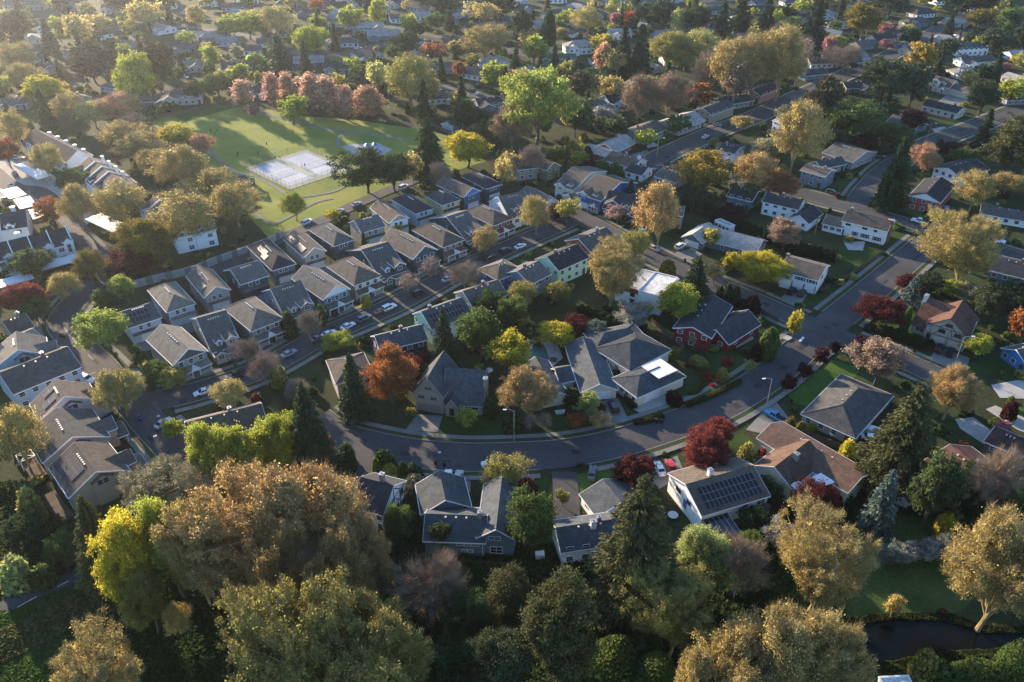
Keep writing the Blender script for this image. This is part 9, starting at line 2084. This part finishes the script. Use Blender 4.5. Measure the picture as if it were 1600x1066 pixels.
for k, (dx, dy) in enumerate(((0, 0), (3.2, -.6))):
 for sx in (-.8, .8):
  for sy in (-.8, .8):
   m = MB(); m.cyl((dx + sx, dy + sy, 0), (dx + sx, dy + sy, 3.1), .07); m.build('post', M['bluep'] if 'bluep' in M else M['metal'], root)
 m = MB(); m.box(dx - .85, dx + .85, dy - .85, dy + .85, 1.4, 1.5); m.build('deck', M['metal'], root)
 m = MB(); c = [(dx - 1.1, dy - 1.1, 3.05), (dx + 1.1, dy - 1.1, 3.05), (dx + 1.1, dy + 1.1, 3.05), (dx - 1.1, dy + 1.1, 3.05)]
 for q in range(4): m.poly([c[q], c[(q + 1) % 4], (dx, dy, 4.1)])
 m.poly(c[::-1]); m.build('roof', M['trim'], root, (.02, .16, .42))
m = MB(); m.bar((3.9, -1.4, 1.4), (5.2, -4.2, .2), .7, .1); m.build('slide', M['trim'], root, (.02, .2, .5))
m = MB(); m.bar((.85, 0, 1.45), (2.35, -.6, 1.45), .8, .08); m.build('bridge', M['wood'], root)
def person_mesh(pose):
 J = [(0, 0, .95), (0, 0, 1.15), (0, 0, 1.42), (0, 0, 1.52), (0, 0, 1.66), (-.1, 0, .9), (-.11, .08 * pose, .5), (-.12, -.02 + .1 * pose, .06), (.1, 0, .9), (.11, -.1 * pose, .5), (.12, -.16 * pose, .06),
         (-.2, 0, 1.4), (-.27, -.04, 1.12), (-.26, -.16 * pose, .88), (.2, 0, 1.4), (.27, .04, 1.12), (.26, .16 * pose, .88), (-.12, -.12 + .1 * pose, .05), (.12, -.14 - .16 * pose, .05)]
 E = [(0, 1), (1, 2), (2, 3), (3, 4), (0, 5), (5, 6), (6, 7), (0, 8), (8, 9), (9, 10), (2, 11), (11, 12), (12, 13), (2, 14), (14, 15), (15, 16), (7, 17), (10, 18)]
 rad = [.15, .15, .16, .06, .11, .1, .075, .05, .1, .075, .05, .075, .055, .04, .075, .055, .04, .04, .04]
 me = bpy.data.meshes.new('person'); me.from_pydata(J, E, [])
 o = bpy.data.objects.new('tmp', me); COL.objects.link(o)
 md = o.modifiers.new('s', 'SKIN')
 for i, r_ in enumerate(rad): me.skin_vertices[0].data[i].radius = (r_, r_ * .8)
 me.skin_vertices[0].data[0].use_root = True
 o.modifiers.new('ss', 'SUBSURF').levels = 1
 dg = bpy.context.evaluated_depsgraph_get(); dg.update()
 out = bpy.data.meshes.new_from_object(o.evaluated_get(dg)); bpy.data.objects.remove(o)
 out.name = 'person'; out.materials.clear(); out.materials.append(M['trim'])
 for pl in out.polygons: pl.use_smooth = True
 return out
pm = [person_mesh(.2), person_mesh(1.2)]
for i, (x, y, col, lab) in enumerate(PEOPLE):
 o = link('person', pm[i % 2], None, col); o.location = (x, y, .1 if i < 20 else 0); o.rotation_euler = (0, 0, i * 1.7)
 tag(o, lab, 'person')
 hm = cached('hair', lambda: (lambda m_: m_.mesh('hair', M['tyre']))((lambda: (lambda q: (q.cyl((0, .01, 1.66), (0, .01, 1.80), .12, .07, 8), q)[1])(MB()))()))
 link('hair', hm, o)
def carport(x, y, a, w, d, lab):
 root = empty('carport', (x, y, 0), a); tag(root, lab, 'carport', 'white carports of the condo car park')
 m = MB(); m.extrude([(-d / 2, 2.5), (d / 2, 2.8), (d / 2, 2.92), (-d / 2, 2.62)], -w / 2, w / 2, 'x'); m.build('roof', M['trim'], root, (.72, .72, .72))
 m = MB(); m.box(-w / 2 - .03, w / 2 + .03, -d / 2 - .06, -d / 2 - .003, 2.4, 2.66); m.build('fascia', M['trim'], root, (.6, .6, .6))
 n = max(2, round(w / 3.5))
 for i in range(n):
  xx = -w / 2 + .4 + i * (w - .8) / (n - 1)
  m = MB(); m.box(xx - .07, xx + .07, d * .2 - .07, d * .2 + .07, 0, 2.6); m.bar((xx, d * .2, 2.0), (xx, -d * .3, 2.45), .1); m.build('post', M['metal'], root)
for c in CARPORTS: carport(*c)
def prop_box(name, cat, lab, x, y, z0, a, w, d, h, mat, col):
 m = MB(); m.box(-w / 2, w / 2, -d / 2, d / 2, 0, h)
 o = m.build(name, M[mat], None, col); o.location = (x, y, z0); o.rotation_euler = (0, 0, a); tag(o, lab, cat)
 return o
for (x, y, a, w, d, lab) in DECKS:
 root = empty('wooden_deck', (x, y, 0), a); tag(root, lab, 'deck')
 n = int(w / .5)
 def bd():
  m = MB(); m.box(0, w / n - .03, -d / 2, d / 2, .5, .56); return m.mesh('board', M['wood'])
 me = bd()
 for i in range(n): link('board', me, root, None, Matrix.Translation((-w / 2 + i * w / n, 0, 0)))
 m = MB(); m.box(-w / 2 + .05, w / 2 - .05, -d / 2 + .05, d / 2 - .05, 0, .49); m.build('frame', M['wood'], root)
 m = MB()
 for (x0, y0), (x1, y1) in (((-w / 2, -d / 2), (w / 2, -d / 2)), ((-w / 2, -d / 2), (-w / 2, d / 2))):
  m.bar((x0, y0, 1.5), (x1, y1, 1.5), .08)
  k = 12
  for i in range(k + 1): m.bar((x0 + (x1 - x0) * i / k, y0 + (y1 - y0) * i / k, .5), (x0 + (x1 - x0) * i / k, y0 + (y1 - y0) * i / k, 1.5), .06)
 m.build('railing', M['wood'], root)
for (x, y, a, w, d, lab) in PERGOLAS:
 root = empty('pergola', (x, y, 0), a); tag(root, lab, 'pergola')
 for sx in (-1, 1):
  for sy in (-1, 1):
   m = MB(); m.box(sx * w / 2 - .09, sx * w / 2 + .09, sy * d / 2 - .09, sy * d / 2 + .09, 0, 2.8); m.build('post', M['trim'], root, (.72, .72, .7))
 for p_, q_ in (((-w / 2, -d / 2), (w / 2, -d / 2)), ((-w / 2, d / 2), (w / 2, d / 2)), ((-w / 2, -d / 2), (-w / 2, d / 2)), ((w / 2, -d / 2), (w / 2, d / 2)), ((-w / 2, -d / 2), (w / 2, d / 2)), ((-w / 2, d / 2), (w / 2, -d / 2)), ((0, -d / 2), (0, d / 2))):
  m = MB(); m.bar((*p_, 2.85), (*q_, 2.85), .12, .16); m.build('beam', M['trim'], root, (.72, .72, .7))
for (x, y, a, w, d, lab) in BEDS:
 root = empty('raised_bed', (x, y, 0), a); tag(root, lab, 'garden bed')
 m = MB(); t = .12
 for b in ((-w / 2, w / 2, -d / 2, -d / 2 + t), (-w / 2, w / 2, d / 2 - t, d / 2), (-w / 2, -w / 2 + t, -d / 2 + t, d / 2 - t), (w / 2 - t, w / 2, -d / 2 + t, d / 2 - t)): m.box(*b, 0, .4)
 m.build('frame', M['wood'], root); m = MB(); m.box(-w / 2 + t, w / 2 - t, -d / 2 + t, d / 2 - t, 0, .33); m.build('soil', M['bark_mulch'], root)
for (nm, cat, lab, x, y, z0, a, w, d, h, mat, col) in PROPS:
 if nm == 'tulip_bed':
  o = link(nm, SH['mid'][0], None, col); o.location = (x, y, z0); o.scale = (w * 1.2, d * 1.2, h * 1.6); tag(o, lab, cat)
  continue
 prop_box(nm, cat, lab, x, y, z0, a, w, d, h, mat, col)
sheet('pool_cover', M['poolcover'], POOL, .40)
bo = MB(); pp = POOL + [POOL[0]]
for a_, b_ in zip(pp[:-1], pp[1:]): bo.bar((*a_, .30), (*b_, .30), .5, .18)
o = bo.build('pool_edge', M['pale']); o['kind'] = 'structure'
def table(x, y, lab, col):
 root = empty('garden_table', (x, y, .0)); tag(root, lab, 'table')
 m = MB(); m.cyl((0, 0, .7), (0, 0, .76), 1.1, n=18); m.build('tabletop', M['trim'], root, col)
 m = MB(); m.cyl((0, 0, 0), (0, 0, .7), .07); m.cyl((0, 0, 0), (0, 0, .06), .4); m.build('pedestal', M['metal'], root)
for t_ in TABLES: table(*t_)
# ------------------------------------------------------------------ haze
hz = MB(); hz.box(-1490, 1490, -290, 2590, -1, 128.5)
m, nt, out = nodemat('haze_air')
pv = N(nt, 'ShaderNodeVolumePrincipled')
pv.inputs['Color'].default_value = (.80, .89, 1.0, 1)
pv.inputs['Density'].default_value = .00008
pv.inputs['Anisotropy'].default_value = .74
nt.links.new(pv.outputs[0], out.inputs['Volume'])
g_ = MB(); 
o = hz.build('haze', m); o['kind'] = 'stuff'
bpy.context.view_layer.update()
